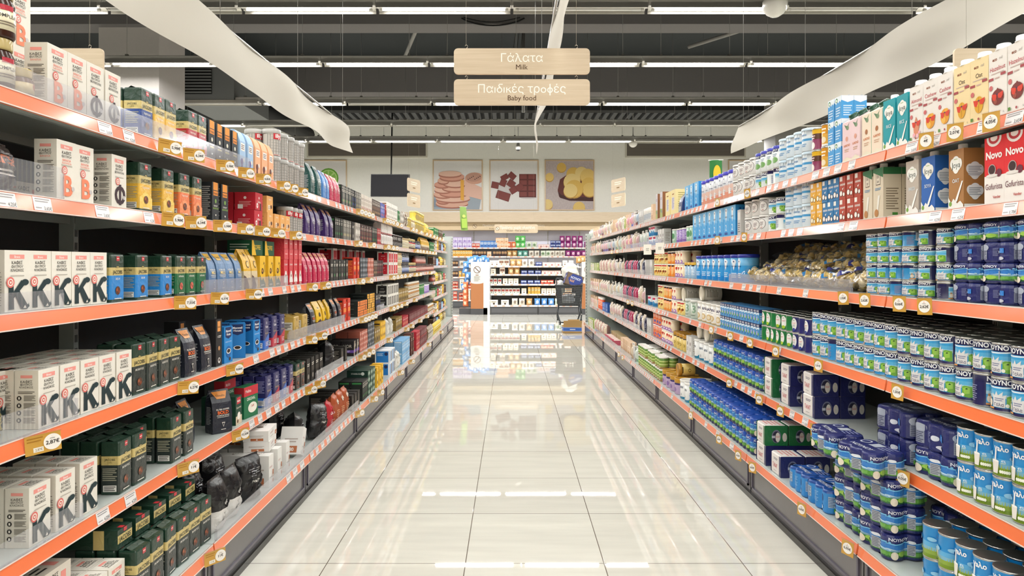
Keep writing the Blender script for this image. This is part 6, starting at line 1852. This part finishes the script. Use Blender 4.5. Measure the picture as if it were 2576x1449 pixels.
# ---- fifth
run(Q, 4, 2700, 2395, 'zg', 6, stack=2, rows=3, spin=12)
run(Q, 4, 2392, 2290, ['mn', 'mb'], 1, stack=2, rows=1)
run(Q, 4, 2288, 2192, ['mb', 'mb'], 1, stack=2)
run(Q, 4, 2186, 2140, 'mg', 1, back=.14)
run(Q, 4, 2050, 2014, 'fn', 1, stack=2, rows=2)
run(Q, 4, 1992, 1957, 'fn', 1, stack=2, rows=2)
run(Q, 4, 1946, 1918, 'fg', 1, stack=2, rows=2)
run(Q, 4, 1914, 1793, 'mg', 8, stack=2, rows=2)
run(Q, 4, 1790, 1742, 'tnab', 4, rows=2)
run(Q, 4, 1740, 1725, 'wbox', 2)
run(Q, 4, 1722, 1691, 'tgol', rows=2)
run(Q, 4, 1689, 1662, 'thrt', stack=2, rows=2)
run(Q, 4, 1660, 1640, 'torg', stack=2)
for a, b, k in ((1638, 1627, 'gyb'), (1625, 1592, 'navp'), (1590, 1564, 'mag'), (1562, 1534, 'crm'), (1528, 1516, 'bbx'), (1514, 1504, 'botr'), (1502, 1482, 'whb')):
    run(Q, 4, a, b, ALT.get(k, k), jz=8)
# ---- bottom
run(Q, 5, 2700, 2300, 'zg', 8, stack=2, rows=4, spin=12, back=.03)
run(Q, 5, 2228, 2152, 'mn', 1, stack=3, back=.02, jz=3)
run(Q, 5, 2150, 2083, 'mn', 1, stack=3, back=.03, jz=3)
put('mn', (1.338, 2.605, SZ[5] + .288), R(-84), 'milk side bottom shelf', 'atop the nearer stack')
put('mn', (1.338, 2.87, SZ[5] + .288), R(-96), 'milk side bottom shelf', 'atop the farther stack')
run(Q, 5, 2290, 2232, 'mn', 1, stack=2, back=.2, jz=3)
run(Q, 5, 2080, 1988, 'ml', 2, back=.01, jz=2)
run(Q, 5, 1966, 1935, 'fn', 1, rows=2)
run(Q, 5, 1930, 1897, ['fn', 'fg'], 1, stack=2, rows=2)
run(Q, 5, 1892, 1732, 'mg', 11, stack=2, rows=2, drop=.1)
run(Q, 5, 1728, 1706, 'tnab', 2, rows=2)
run(Q, 5, 1703, 1662, 'tlil', 4, rows=2)
run(Q, 5, 1660, 1604, 'tjar', stack=2, rows=2, drop=.15)
for a, b, k in ((1602, 1588, 'cd5'), (1586, 1562, 'pea'), (1545, 1522, 'pkb'), (1560, 1547, 'cd4'), (1520, 1494, 'pnk'), (1492, 1480, 'grw')):
    run(Q, 5, a, b, ALT.get(k, k), jz=8)
run(Q, 5, 1545, 1522, 'brb', zo=.061, back=.1, tag0='stacked on the pink box')

# tins that lie on their sides on top of others
def lying(key, s, lv, px, zo, back, label, yaw=0):
    q = D[key]
    sg = -1 if s == 'L' else 1
    x = sg * (frame(s, lv) + back)
    y = dpx(s, lv, px)
    t = obj(q['name'], None, None, (x, y, SZ[lv] + zo + q['w'] / 2 + .001), R(yaw), rx=0, ry=R(90 if sg < 0 else -90), label=label, category=q['cat'])
    t.rotation_mode = 'XYZ'
    for n_, me in q['parts']:
        obj(n_, me, t)
lying('tlayd', Q, 3, 1752, .152, .20, 'cream powder tin lying across the gold-rayed tins')
lying('tlayd', Q, 3, 1708, .118, .20, 'cream powder tin lying behind the yellow cereal tins')
lying('tlayd', Q, 4, 1746, .152, .20, 'white powder tin lying on the blue-cornered tins, outer one')
lying('tlayd', Q, 4, 1764, .152, .20, 'white powder tin lying on the blue-cornered tins, inner one')
lying('tgol', Q, 5, 1690, .132, .20, 'gold-lidded tin lying across the lilac tins')

# ---- bags of coffee-cream portions
def portion_bag(kind):
    rr = random.Random(kind * 11 + 3)
    c = MB('m')
    for i in range(34):
        x, y, z = rr.uniform(-.085, .085), rr.uniform(-.06, .06), rr.uniform(.012, .066)
        if (x / .085) ** 2 + (y / .06) ** 2 > 1:
            continue
        b = len(c.v)
        c.lathe([(.0125, -.013), (.0135, -.004), (.0165, .009), (.0195, .011), (.0195, .0122), (.0001, .0126)], ['g:#dcc07c', 'g:#d9b96a', 'g:#dcc07c', 'g:#e6d09a', 'g:#e9d9b0'], 12)
        a1, a2 = rr.uniform(0, 6), rr.uniform(0, 6)
        for k in range(b, len(c.v)):
            X, Y, Z = c.v[k]
            Y, Z = Y * cos(a1) - Z * sin(a1), Y * sin(a1) + Z * cos(a1)
            X, Y = X * cos(a2) - Y * sin(a2), X * sin(a2) + Y * cos(a2)
            c.v[k] = (X + x, Y + y, Z + z)
    f = MB('g')
    def sh(u, v, s):
        e = max(0, 1 - abs(2 * u - 1) ** 3) ** .5 * max(0, 1 - abs(2 * v - 1) ** 3) ** .5
        n = noise.noise(Vector((u * 6 + kind, v * 6, s))) * .014
        return ((u - .5) * .2, (v - .5) * .15, .04 + s * (.04 * e) + n * e)
    f.grid(lambda u, v: sh(u, v, 1), 14, 12, 'film')
    f.grid(lambda u, v: sh(u, v, -.9), 8, 8, 'film')
    if kind != 1:
        f.grid(lambda u, v: tuple(a + b for a, b in zip(sh(.04 + u * .16, .15 + .7 * v, 1), (0, 0, .001))), 6, 12, ('#2f7fc0', '#2f7fc0', '#3a3f8a')[kind])
        f.grid(lambda u, v: tuple(a + b for a, b in zip(sh(.06 + u * .08, .3 + .4 * v, 1), (0, 0, .002))), 4, 6, '#e6eaf0')
    return c.build('portion_cup'), f.build('clear_film')
PB = [portion_bag(i) for i in range(3)]
PBD = ['blue-banded', 'plain clear', 'navy-banded']
i = 0
for px in range(1876, 2160, 20):
    for r in range(4):
        k = (i * 7 + r) % 3
        y = dpx(Q, 2, px + rnd.uniform(-5, 5))
        t = thing('cream_portion_bag', '%s bag of gold cream portions, %s along the heap, %s' % (PBD[k], ordw((px - 1876) // 20 + 1), ('at the front', 'second from the front', 'third from the front', 'on top at the back')[r]), 'bag',
                  (1.535 + .095 * r, y, SZ[2] + .012 + .045 * r + rnd.uniform(0, .012)), R(rnd.uniform(50, 130)), 'bags of cream portions heaped on the third shelf', ry=R(rnd.uniform(-16, 16)), rx=R(rnd.uniform(-18, 10)))
        cc = obj('portion_cup', PB[k][0], t, kind='stuff')
        obj('clear_film', PB[k][1], t)
        i += 1

# ---- clear strips and trays along the shelf edges
def strip(s, lv, a, b, h, label, ribbed=False, y=0.004, depth=.010, z0=0):
    ya, yb = sorted((dpx(s, lv, a), dpx(s, lv, b)))
    m = MB('g')
    w_ = yb - ya
    if ribbed:
        n = int(w_ / .008)
        m.grid(lambda u, v: (u * w_, (.0015 if int(u * n + .5) % 2 else 0), v * h), n, 1, 'acryl', False)
    else:
        m.box(0, 0, 0, w_, .0022, h, 'acryl')
    m.box(0, 0, 0, w_, depth, .0015, 'acryl')
    for x in (0, w_ - .002):
        m.box(x, 0, 0, x + .002, depth, h * .8, 'acryl')
    x = (XB if lv == 5 else XU)[s] - y + .002
    obj('edge_strip', m, None, ((-x if s == 'L' else x), ya if s == 'L' else yb, SZ[lv] + .001 + z0), R(90) if s == 'L' else R(-90), label=label, category='shelf divider')
strip(L, 0, -80, 620, .062, 'long clear strip before the cartons on coffee side top shelf')
strip(L, 1, -90, 147, .085, 'ribbed clear tray front before the dark brown pouch', True)
strip(L, 2, -90, 146, .05, 'ribbed clear tray front before the cream cartons on third shelf', True)
strip(L, 2, 503, 717, .055, 'clear strip in front of the steel blue bags')
strip(L, 3, -90, 182, .07, 'ribbed clear tray front before the yellow pouch', True)
strip(L, 3, 719, 862, .06, 'clear strip in front of the gold coffee bricks')
strip(L, 4, -90, 195, .06, 'ribbed clear tray front on coffee side fifth shelf', True)
strip(L, 4, 655, 720, .06, 'short clear strip before the tilted filter boxes')
strip(L, 4, 790, 858, .055, 'clear strip before the black pouch on fifth shelf')
strip(L, 5, 535, 780, .055, 'clear strip along the white biscuit boxes')
strip(L, 5, 781, 896, .055, 'clear strip along the orange brown pouches')
strip(L, 3, 944, 962, .05, 'short clear strip beside the white cube boxes')
strip(Q, 2, 2150, 1945, .055, 'clear tray front before the cream portion bags, nearer half')
strip(Q, 2, 1943, 1840, .055, 'clear tray front before the cream portion bags, farther half')
strip(Q, 2, 1625, 1552, .05, 'clear strip before the magenta packets on third shelf')
strip(Q, 1, 1668, 1578, .05, 'pale clear strip before the baby bottles')
strip(Q, 3, 1612, 1545, .05, 'clear strip before the magenta packets on fourth shelf')
strip(Q, 4, 1612, 1548, .05, 'clear strip before the magenta packets on fifth shelf')
strip(Q, 5, 1592, 1500, .05, 'clear strip along the baby goods on the lowest shelf')

# ---- price tags that stand out from the rails
def tagmesh(txt, wide, far=False):
    b = MB('g')
    w_ = .082 if wide else .052
    h_ = .05 if wide else .056
    b.box(-w_ / 2, 0, -h_ / 2, w_ / 2, .0015, h_ / 2, '#c99b45' if not far else '#d0ab6c')
    if wide:
        b.ops(lambda x, z, o: (x, -o, z - h_ / 2), w_, h_, [('l', .06, .62, .5, .92, 2, '#a8782c'), ('r', .22, .12, .5, .36, '#ece6d8'), ('t', txt, .37, .24, .13, '#6a5a3a', .2)])
    cxx = .021 if wide else 0
    d = MB('g')
    d.lathe([(.0205, 0), (.0205, .001)], '#f1ede6', 24, ax='y')
    d.v = [(x + cxx, -y - .0003, z) for x, y, z in d.v]
    if not far:
        d.ops(lambda x, z, o: (x, -.0014 - o, z), .04, .04, [('t', txt, .5 + cxx / .04, 0.0, .24, '#3a3432', .85, .02), ('l', .35 + cxx / .04, .2, .65 + cxx / .04, .28, 1, '#8a8480'), ('c', .5 + cxx / .04, .36, .035, '#d8483c')])
    else:
        d.ops(lambda x, z, o: (x, -.0014 - o, z), .04, .04, [('l', .3 + cxx / .04, -.1, .7 + cxx / .04, .1, 1, '#5a5450')])
    c = MB('g')
    c.box(-w_ / 2 - .002, -.003, h_ / 2 - .002, w_ / 2 + .002, .003, h_ / 2 + .003, 'film')
    return b.build('card'), d.build('price_disc'), c.build('clip')
TG = {}
def tag(s, lv, px, txt, wide=None):
    y = dpx(s, lv, px)
    if s == 'L' and lv > 0 and y > 11.3:
        return
    far = y > 4.6
    wide = (s == 'L') if wide is None else wide
    key = (txt if not far else '', wide, far)
    if key not in TG:
        TG[key] = tagmesh(txt, wide, far)
    x = (XB if lv == 5 else XU)[s]
    n = CNT[(s, lv, 'tag')] = CNT.get((s, lv, 'tag'), 0) + 1
    sg = -1 if s == 'L' else 1
    t = thing('price_tag', 'gold price tag with white disc, %s along %s %s rail%s' % (ordw(n), SIDE[s], SN[lv], (', ' + txt) if not far else ''), 'price tag',
              (sg * (x - .035), y, SZ[lv] - .022), sg * R(-90 + (38 if s == 'L' else 22) + rnd.uniform(-4, 4)), 'gold price tags on the %s rails' % SIDE[s], ry=R(rnd.uniform(-4, 4)))
    obj('card', TG[key][0], t)
    obj('price_disc', TG[key][1], t)
    obj('clip', TG[key][2], t)
PR = ['5,98€', '6,34€', '5,98€', '3,52€', '8,80€', '5,35€']
TL = [[392, 455, 537, 592, 637, 690, 711, 738, 890, 900, 909, 919, 958, 966, 974, 984, 995, 1027, 1035, 1048, 1063, 1072, 1082, 1090, 1098, 1106],
      [400, 460, 530, 590, 635, 675, 722, 886, 922, 961, 974, 983, 1038, 1046, 1054, 1063, 1071, 1079, 1087],
      [432, 523, 612, 765, 800, 893, 915, 975, 985, 995, 1005, 1018, 1036, 1046, 1075],
      [60, 440, 562, 764, 790, 900, 909, 918, 927, 975, 985, 996, 1010, 1035],
      [440, 577, 762, 786, 896, 909, 920, 968, 1013, 1026, 1048, 1066, 1090],
      [507, 888, 926, 943, 996, 1025, 1070, 1103]]
for lv, l in enumerate(TL):
    for i, px in enumerate(l):
        tx = {(2, 0): '7,55€', (3, 0): '2,87€', (3, 1): '6,27€', (3, 2): '8,80€', (4, 0): '11€', (4, 1): '10,20€', (5, 0): '11€', (2, 1): '6,37€', (2, 2): '8,80€'}.get((lv, i), PR[i % 6])
        tag(L, lv, px, tx)
TR = [[2536, 2442, 2367, 1823, 1901, 1520], [1823, 1893, 1548, 1562], [2151, 2207, 2297, 2363], [1807, 1857, 1908, 1975, 2086, 2292, 1590, 1601],
      [1854, 1932, 1987, 2077, 2306], [1755, 1829, 1879, 1916, 2045, 2165, 1567, 1577]]
for lv, l in enumerate(TR):
    for i, px in enumerate(l):
        tx = {(0, 0): '4,05€', (0, 1): '2,07€', (0, 2): '4€', (2, 0): '1,05€', (2, 1): '2,62€', (2, 2): '0,66€', (2, 3): '2,62€'}.get((lv, i), '1,01€' if lv == 3 else '6,05€')
        tag(Q, lv, px, tx, wide=False)

# ---- goods on the far shelves
for a, b, k, n_, st in ((1139, 1186, 'f1', 4, 2), (1187, 1206, 'f2', 2, 1), (1208, 1224, 'f3', 2, 1), (1225, 1245, 'f3', 3, 1), (1247, 1272, 'f4', 3, 2), (1273, 1295, 'g1', 2, 1), (1296, 1322, 'g2', 2, 2), (1324, 1352, 'g3', 2, 1), (1354, 1378, 'f9', 2, 1), (1385, 1405, 'f8', 2, 2), (1407, 1468, 'g4', 4, 2), (1469, 1500, 'g4', 2, 1)):
    run('W', 0, a, b, k, n_, stack=st, jz=5)
for a, b, k, n_ in ((1139, 1186, 'f5', 8, ), (1188, 1222, 'f6', 5), (1223, 1238, 'f4', 1), (1240, 1273, 'f6', 5), (1275, 1300, 'g5', 2), (1302, 1328, 'g6', 2), (1330, 1358, 'g8', 2), (1360, 1381, 'g3', 2), (1383, 1421, 'g8', 3), (1423, 1470, 'g4', 4)):
    run('W', 1, a, b, k, n_, jz=5)
for lv, ks in ((2, ('f6', 'g8', 'f7')), (3, ('f6', 'f5', 'f7')), (4, ('f12', 'f7', 'f12')), (5, ('f2', 'f12', 'f7'))):
    for (a, b), k in zip(((1138, 1152), (1153, 1170), (1171, 1184)), ks):
        run('W', lv, a, b, k, stack=2 if lv > 3 else 1)
for a, b, k, n_ in ((1232, 1254, 'f7', 2), (1255, 1281, 'f13', 2), (1283, 1310, 'g5', 2), (1312, 1345, 'g8', 2), (1347, 1364, 'f8', 1), (1365, 1413, 'f9', 3), (1414, 1445, 'f7', 2)):
    run('C', 0, a, b, k, n_, jz=4)
for lv, row in ((1, (('f7', 1232, 1250), ('f13', 1252, 1275), ('g5', 1278, 1308), ('f8', 1310, 1362), ('f9', 1363, 1410), ('f9', 1411, 1440))),
                (2, (('f10', 1230, 1262), ('f7', 1264, 1305), ('f8', 1309, 1360), ('f12', 1361, 1392), ('f9', 1394, 1440))),
                (3, (('f10', 1232, 1308), ('f7', 1310, 1326), ('f5', 1328, 1360), ('f7', 1362, 1400), ('f4', 1402, 1440))),
                (4, (('f11', 1229, 1284), ('g8', 1286, 1322), ('g5', 1323, 1340), ('g7', 1343, 1378), ('g7', 1379, 1394), ('g3', 1396, 1440)))):
    for k, a, b in row:
        run('C', lv, a, b, k, jz=4)
# blue and orange bags piled round the promotion stands, bread bags
for i in range(7):
    put('g7', (-1.05 + .07 * i, 17.85, 1.27 + .03 * (i % 3)), R(rnd.uniform(-25, 25)), 'promotion stand top')
for i in range(5):
    put('g7', (-1.19 + .05 * (i % 3), 17.82 + .05 * (i % 2), .62 + .14 * i), R(-20 + 35 * (i % 2)), 'promotion stand flank', ry=R((-14, 9, -5, 16, -8)[i]))
for i in range(4):
    put('g1', (-1.16, 17.8, .2 + .15 * i), R(-15), 'promotion stand flank')
for i in range(5):
    put('g5', (1.72 + .09 * i, 17.8, 1.3 + .02 * (i % 2)), R(rnd.uniform(-25, 25)), 'second promotion stand top')

# ================================================================ shopping trolley and boxes at the aisle end
CX, CY = 1.13, 13.75
t = thing('shopping_trolley', 'dark grey plastic shopping trolley with two front casters at the aisle end', 'shopping trolley', (CX, CY, 0), R(-6))
m = MB('g')
def panel(f, nu, nv, hole, c):
    """open lattice between rows of bars; f maps (u, v) to a point"""
    for j in range(nv + 1):
        v = j / nv
        m.tube([f(i / 8, v) for i in range(9)], .006, c, 5)
    for i in range(nu + 1):
        u = i / nu
        m.tube([f(u, j / 4) for j in range(5)], .005, c, 5)
C = '#3b3e42'
def side(x, y0a, y1a, u, v): pass
wt, wb, zt_, zb = .26, .21, .86, .46
def fr(u, v): return ((u - .5) * 2 * (wb + (wt - wb) * v), -.02 * v - 0.0, zb + (zt_ - zb) * v)
def bk(u, v): return ((u - .5) * 2 * (wb + (wt - wb) * v), .62 + .06 * v, zb + (zt_ - zb) * v)
def ls(u, v): return (-(wb + (wt - wb) * v), u * (.62 + .08 * v) - .02 * v, zb + (zt_ - zb) * v)
def rs(u, v): return ((wb + (wt - wb) * v), u * (.62 + .08 * v) - .02 * v, zb + (zt_ - zb) * v)
def bt(u, v): return ((u - .5) * 2 * wb, v * .62, zb)
for f, a, b in ((fr, 14, 9), (bk, 10, 7), (ls, 16, 9), (rs, 16, 9), (bt, 8, 8)):
    panel(f, a, b, 0, C)
# solid frames round the lattice
for u0, u1, v0, v1 in ((0, .22, 0, 1), (.78, 1, 0, 1), (.2, .8, 0, .16), (.2, .8, .86, 1)):
    m.add([fr(u0, v0), fr(u1, v0), fr(u1, v1), fr(u0, v1)], [(0, 1, 2, 3)], C)
    q = [(x, y + .012, z) for x, y, z in (fr(u0, v0), fr(u1, v0), fr(u1, v1), fr(u0, v1))]
    m.add(q, [(3, 2, 1, 0)], C)
obj('basket', m, t)
m = MB('g')
m.tube([fr(0, 1), fr(1, 1), rs(1, 1), ls(1, 1), fr(0, 1)], .016, '#33363a', 8)
obj('rim', m, t)
m = MB('m')
for sx in (-1, 1):
    m.tube([(sx * .20, .05, .46), (sx * .22, .0, .3), (sx * .16, .02, .12), (sx * .17, -.05, .1)], .016, '#4c4f52', 8)
    m.tube([(sx * .22, .6, .46), (sx * .25, .62, .25), (sx * .24, .66, .12)], .016, '#4c4f52', 8)
    m.tube([(sx * .22, .0, .3), (sx * .25, .62, .25)], .014, '#4c4f52', 8)
    m.tube([(sx * .24, .62, .46), (sx * .27, .74, .98)], .014, '#4c4f52', 8)
m.tube([(-.17, .0, .13), (.17, .0, .13)], .012, '#4c4f52', 8)
obj('frame', m, t)
m = MB('g')
m.tube([(-.27, .74, .98), (.27, .74, .98)], .019, '#2a2c30', 10)
obj('handle', m, t)
for sx, sy in ((-.17, -.05), (.17, -.05), (-.24, .68), (.24, .68)):
    m = MB('g')
    m.lathe([(.02, -.016), (.055, -.014), (.06, 0), (.055, .014), (.02, .016)], '#5a4a40', 20, cx=sy, cy=.06, ax='x')
    m.v = [(x + sx, y, z) for x, y, z in m.v]
    m.box(sx - .022, sy - .02, .06, sx - .018, sy + .02, .13, '#2c2d30')
    m.box(sx + .018, sy - .02, .06, sx + .022, sy + .02, .13, '#2c2d30')
    m.box(sx - .022, sy - .02, .12, sx + .022, sy + .02, .135, '#2c2d30')
    obj('caster', m, t)
def carton_flap(name, loc, rz, w_, d_, h_, base, ops, label, flaps=True, rx=0, ry=0, sidec=None):
    m = MB('c')
    th = .006
    m.box(-w_ / 2, -d_ / 2, 0, w_ / 2, d_ / 2, th, base)
    for a in ((-w_ / 2, -d_ / 2, w_ / 2, -d_ / 2 + th), (-w_ / 2, d_ / 2 - th, w_ / 2, d_ / 2), (-w_ / 2, -d_ / 2, -w_ / 2 + th, d_ / 2), (w_ / 2 - th, -d_ / 2, w_ / 2, d_ / 2)):
        m.box(a[0], a[1], 0, a[2], a[3], h_, base)
    if not flaps:
        m.box(-w_ / 2, -d_ / 2, h_ - th, w_ / 2, d_ / 2, h_, base)
    m.ops(S_front(d_), w_, h_, ops)
    m.ops(S_left(w_), d_, h_, ops)
    t = obj(name, m, None, loc, rz, rx=rx, ry=ry, label=label, category='cardboard box')
    if flaps:
        f = MB('c')
        f.add([(-w_ / 2, -d_ / 2, h_), (w_ / 2, -d_ / 2, h_), (w_ / 2, -d_ / 2 - .03, h_ + .1), (-w_ / 2, -d_ / 2 - .03, h_ + .1), (-w_ / 2, -d_ / 2 + .004, h_), (w_ / 2, -d_ / 2 + .004, h_), (w_ / 2, -d_ / 2 - .026, h_ + .1), (-w_ / 2, -d_ / 2 - .026, h_ + .1)], [(0, 1, 2, 3), (7, 6, 5, 4)], base)
        obj('flap', f, t)
        f = MB('c')
        f.add([(-w_ / 2 * .3, d_ / 2, h_), (w_ / 2, d_ / 2, h_), (w_ / 2, d_ / 2 + .02, h_ + .1), (-w_ / 2 * .3, d_ / 2 + .02, h_ + .1), (-w_ / 2 * .3, d_ / 2 - .004, h_), (w_ / 2, d_ / 2 - .004, h_), (w_ / 2, d_ / 2 + .016, h_ + .1), (-w_ / 2 * .3, d_ / 2 + .016, h_ + .1)], [(3, 2, 1, 0), (4, 5, 6, 7)], base)
        obj('flap', f, t)
    return t
carton_flap('cardboard_box', (1.13, 13.06, 0), R(3), .34, .26, .135, '#b5925f', [('p', [(0, .3), (0, .85), (1, .8), (1, .25)], '#8a9ac8'), ('p', [(0, .38), (0, .75), (1, .72), (1, .33)], '#3f6ac0'), ('r', .35, .48, .65, .6, '#d8dff0')], 'open cardboard box with blue stripe on the floor under the trolley')
noyb = [('p', [(.12, .5), (.3, .95), (.85, .95), (1, .6), (.8, .05), (.3, .05)], '#2f3f86'), ('t', 'NOYNOY', .55, .66, .2, '#e2e4ea', .6, .01), ('t', 'kid', .38, .4, .22, '#c99a6a', .3, .02)]
carton_flap('cardboard_box', (CX + .06, CY + .08, .84), R(4), .34, .24, .24, '#6f5b4c', noyb, 'closed brown box with blue hexagon print lying in the trolley', False, rx=R(-8), ry=R(20))
def bagblob(label, loc, w_, d_, h_, c, sd, name='plastic_bag'):
    m = MB('f')
    m.grid(lambda u, v: (w_ / 2 * cos(2 * pi * u) * sin(pi * v) * (1 + .7 * noise.noise(Vector((cos(2 * pi * u) * 2.6, v * 6, sd)))),
                         d_ / 2 * sin(2 * pi * u) * sin(pi * v) * (1 + .6 * noise.noise(Vector((sin(2 * pi * u) * 2, v * 4, sd + 5)))),
                         h_ / 2 * (1 - cos(pi * v)) + .02 * noise.noise(Vector((cos(2 * pi * u) * 3, sin(2 * pi * u) * 3, v * 5 + sd)))), 24, 16, c)
    obj(name, m, None, loc, 0, label=label, category='bag')
bagblob('crumpled white bag filling the trolley behind the boxes', (CX + .07, CY + .42, .95), .32, .25, .36, '#dfddd4', 3)
bagblob('white printed bag tucked at the left corner of the trolley'.replace(' left', ' open'), (CX - .15, CY + .14, .66), .15, .16, .30, '#d8dad6', 5)
bagblob('small white bundle at the bottom of the trolley', (CX + .02, CY + .3, .48), .3, .3, .2, '#c9cbd0', 7)
# little basil pot that ends the coffee run
t = thing('potted_herb', 'small green herb in a white pot on the last coffee bay', 'plant', (-1.36, 13.72, 1.735))
m = MB('g')
m.lathe([(.035, 0), (.045, .07), (.047, .075), (.04, .075), (.035, .06), (.0001, .06)], '#e6e8e0', 16)
obj('pot', m, t)
m = MB('c')
rr = random.Random(4)
for i in range(26):
    a, e, l_ = rr.uniform(0, 6.28), rr.uniform(.3, 1.3), rr.uniform(.05, .11)
    p = Vector((cos(a) * cos(e), sin(a) * cos(e), sin(e))) * l_
    q = Vector((-sin(a), cos(a), 0)) * .018
    b = Vector((0, 0, .06))
    m.add([tuple(b + p * .5), tuple(b + p * .8 + q), tuple(b + p * 1.15), tuple(b + p * .8 - q)], [(0, 1, 2, 3)], '#3f7a3a')
m.tube([(0, 0, .05), (.005, 0, .13)], .003, '#3f7a3a', 5)
obj('leaves', m, t)
# white paper notes that hang from the milk-side rails
for i, (px, lv) in enumerate(((1640, 1), (1672, 1))):
    m = MB('c')
    m.box(-.06, 0, -.07, .06, .001, .035, '#efece0')
    m.ops(lambda x, z, o: (x, -o, z - .07), .12, .105, [('l', .3, .35, .7, .65, 3, '#8a8678')])
    obj('paper_note', m, None, (XU['R'] - .03, dpx(Q, lv, px), SZ[lv] - .02), R(-60), label='cream paper note on the second milk-side rail, %s of the two' % ('farther' if i == 0 else 'nearer'), category='note')
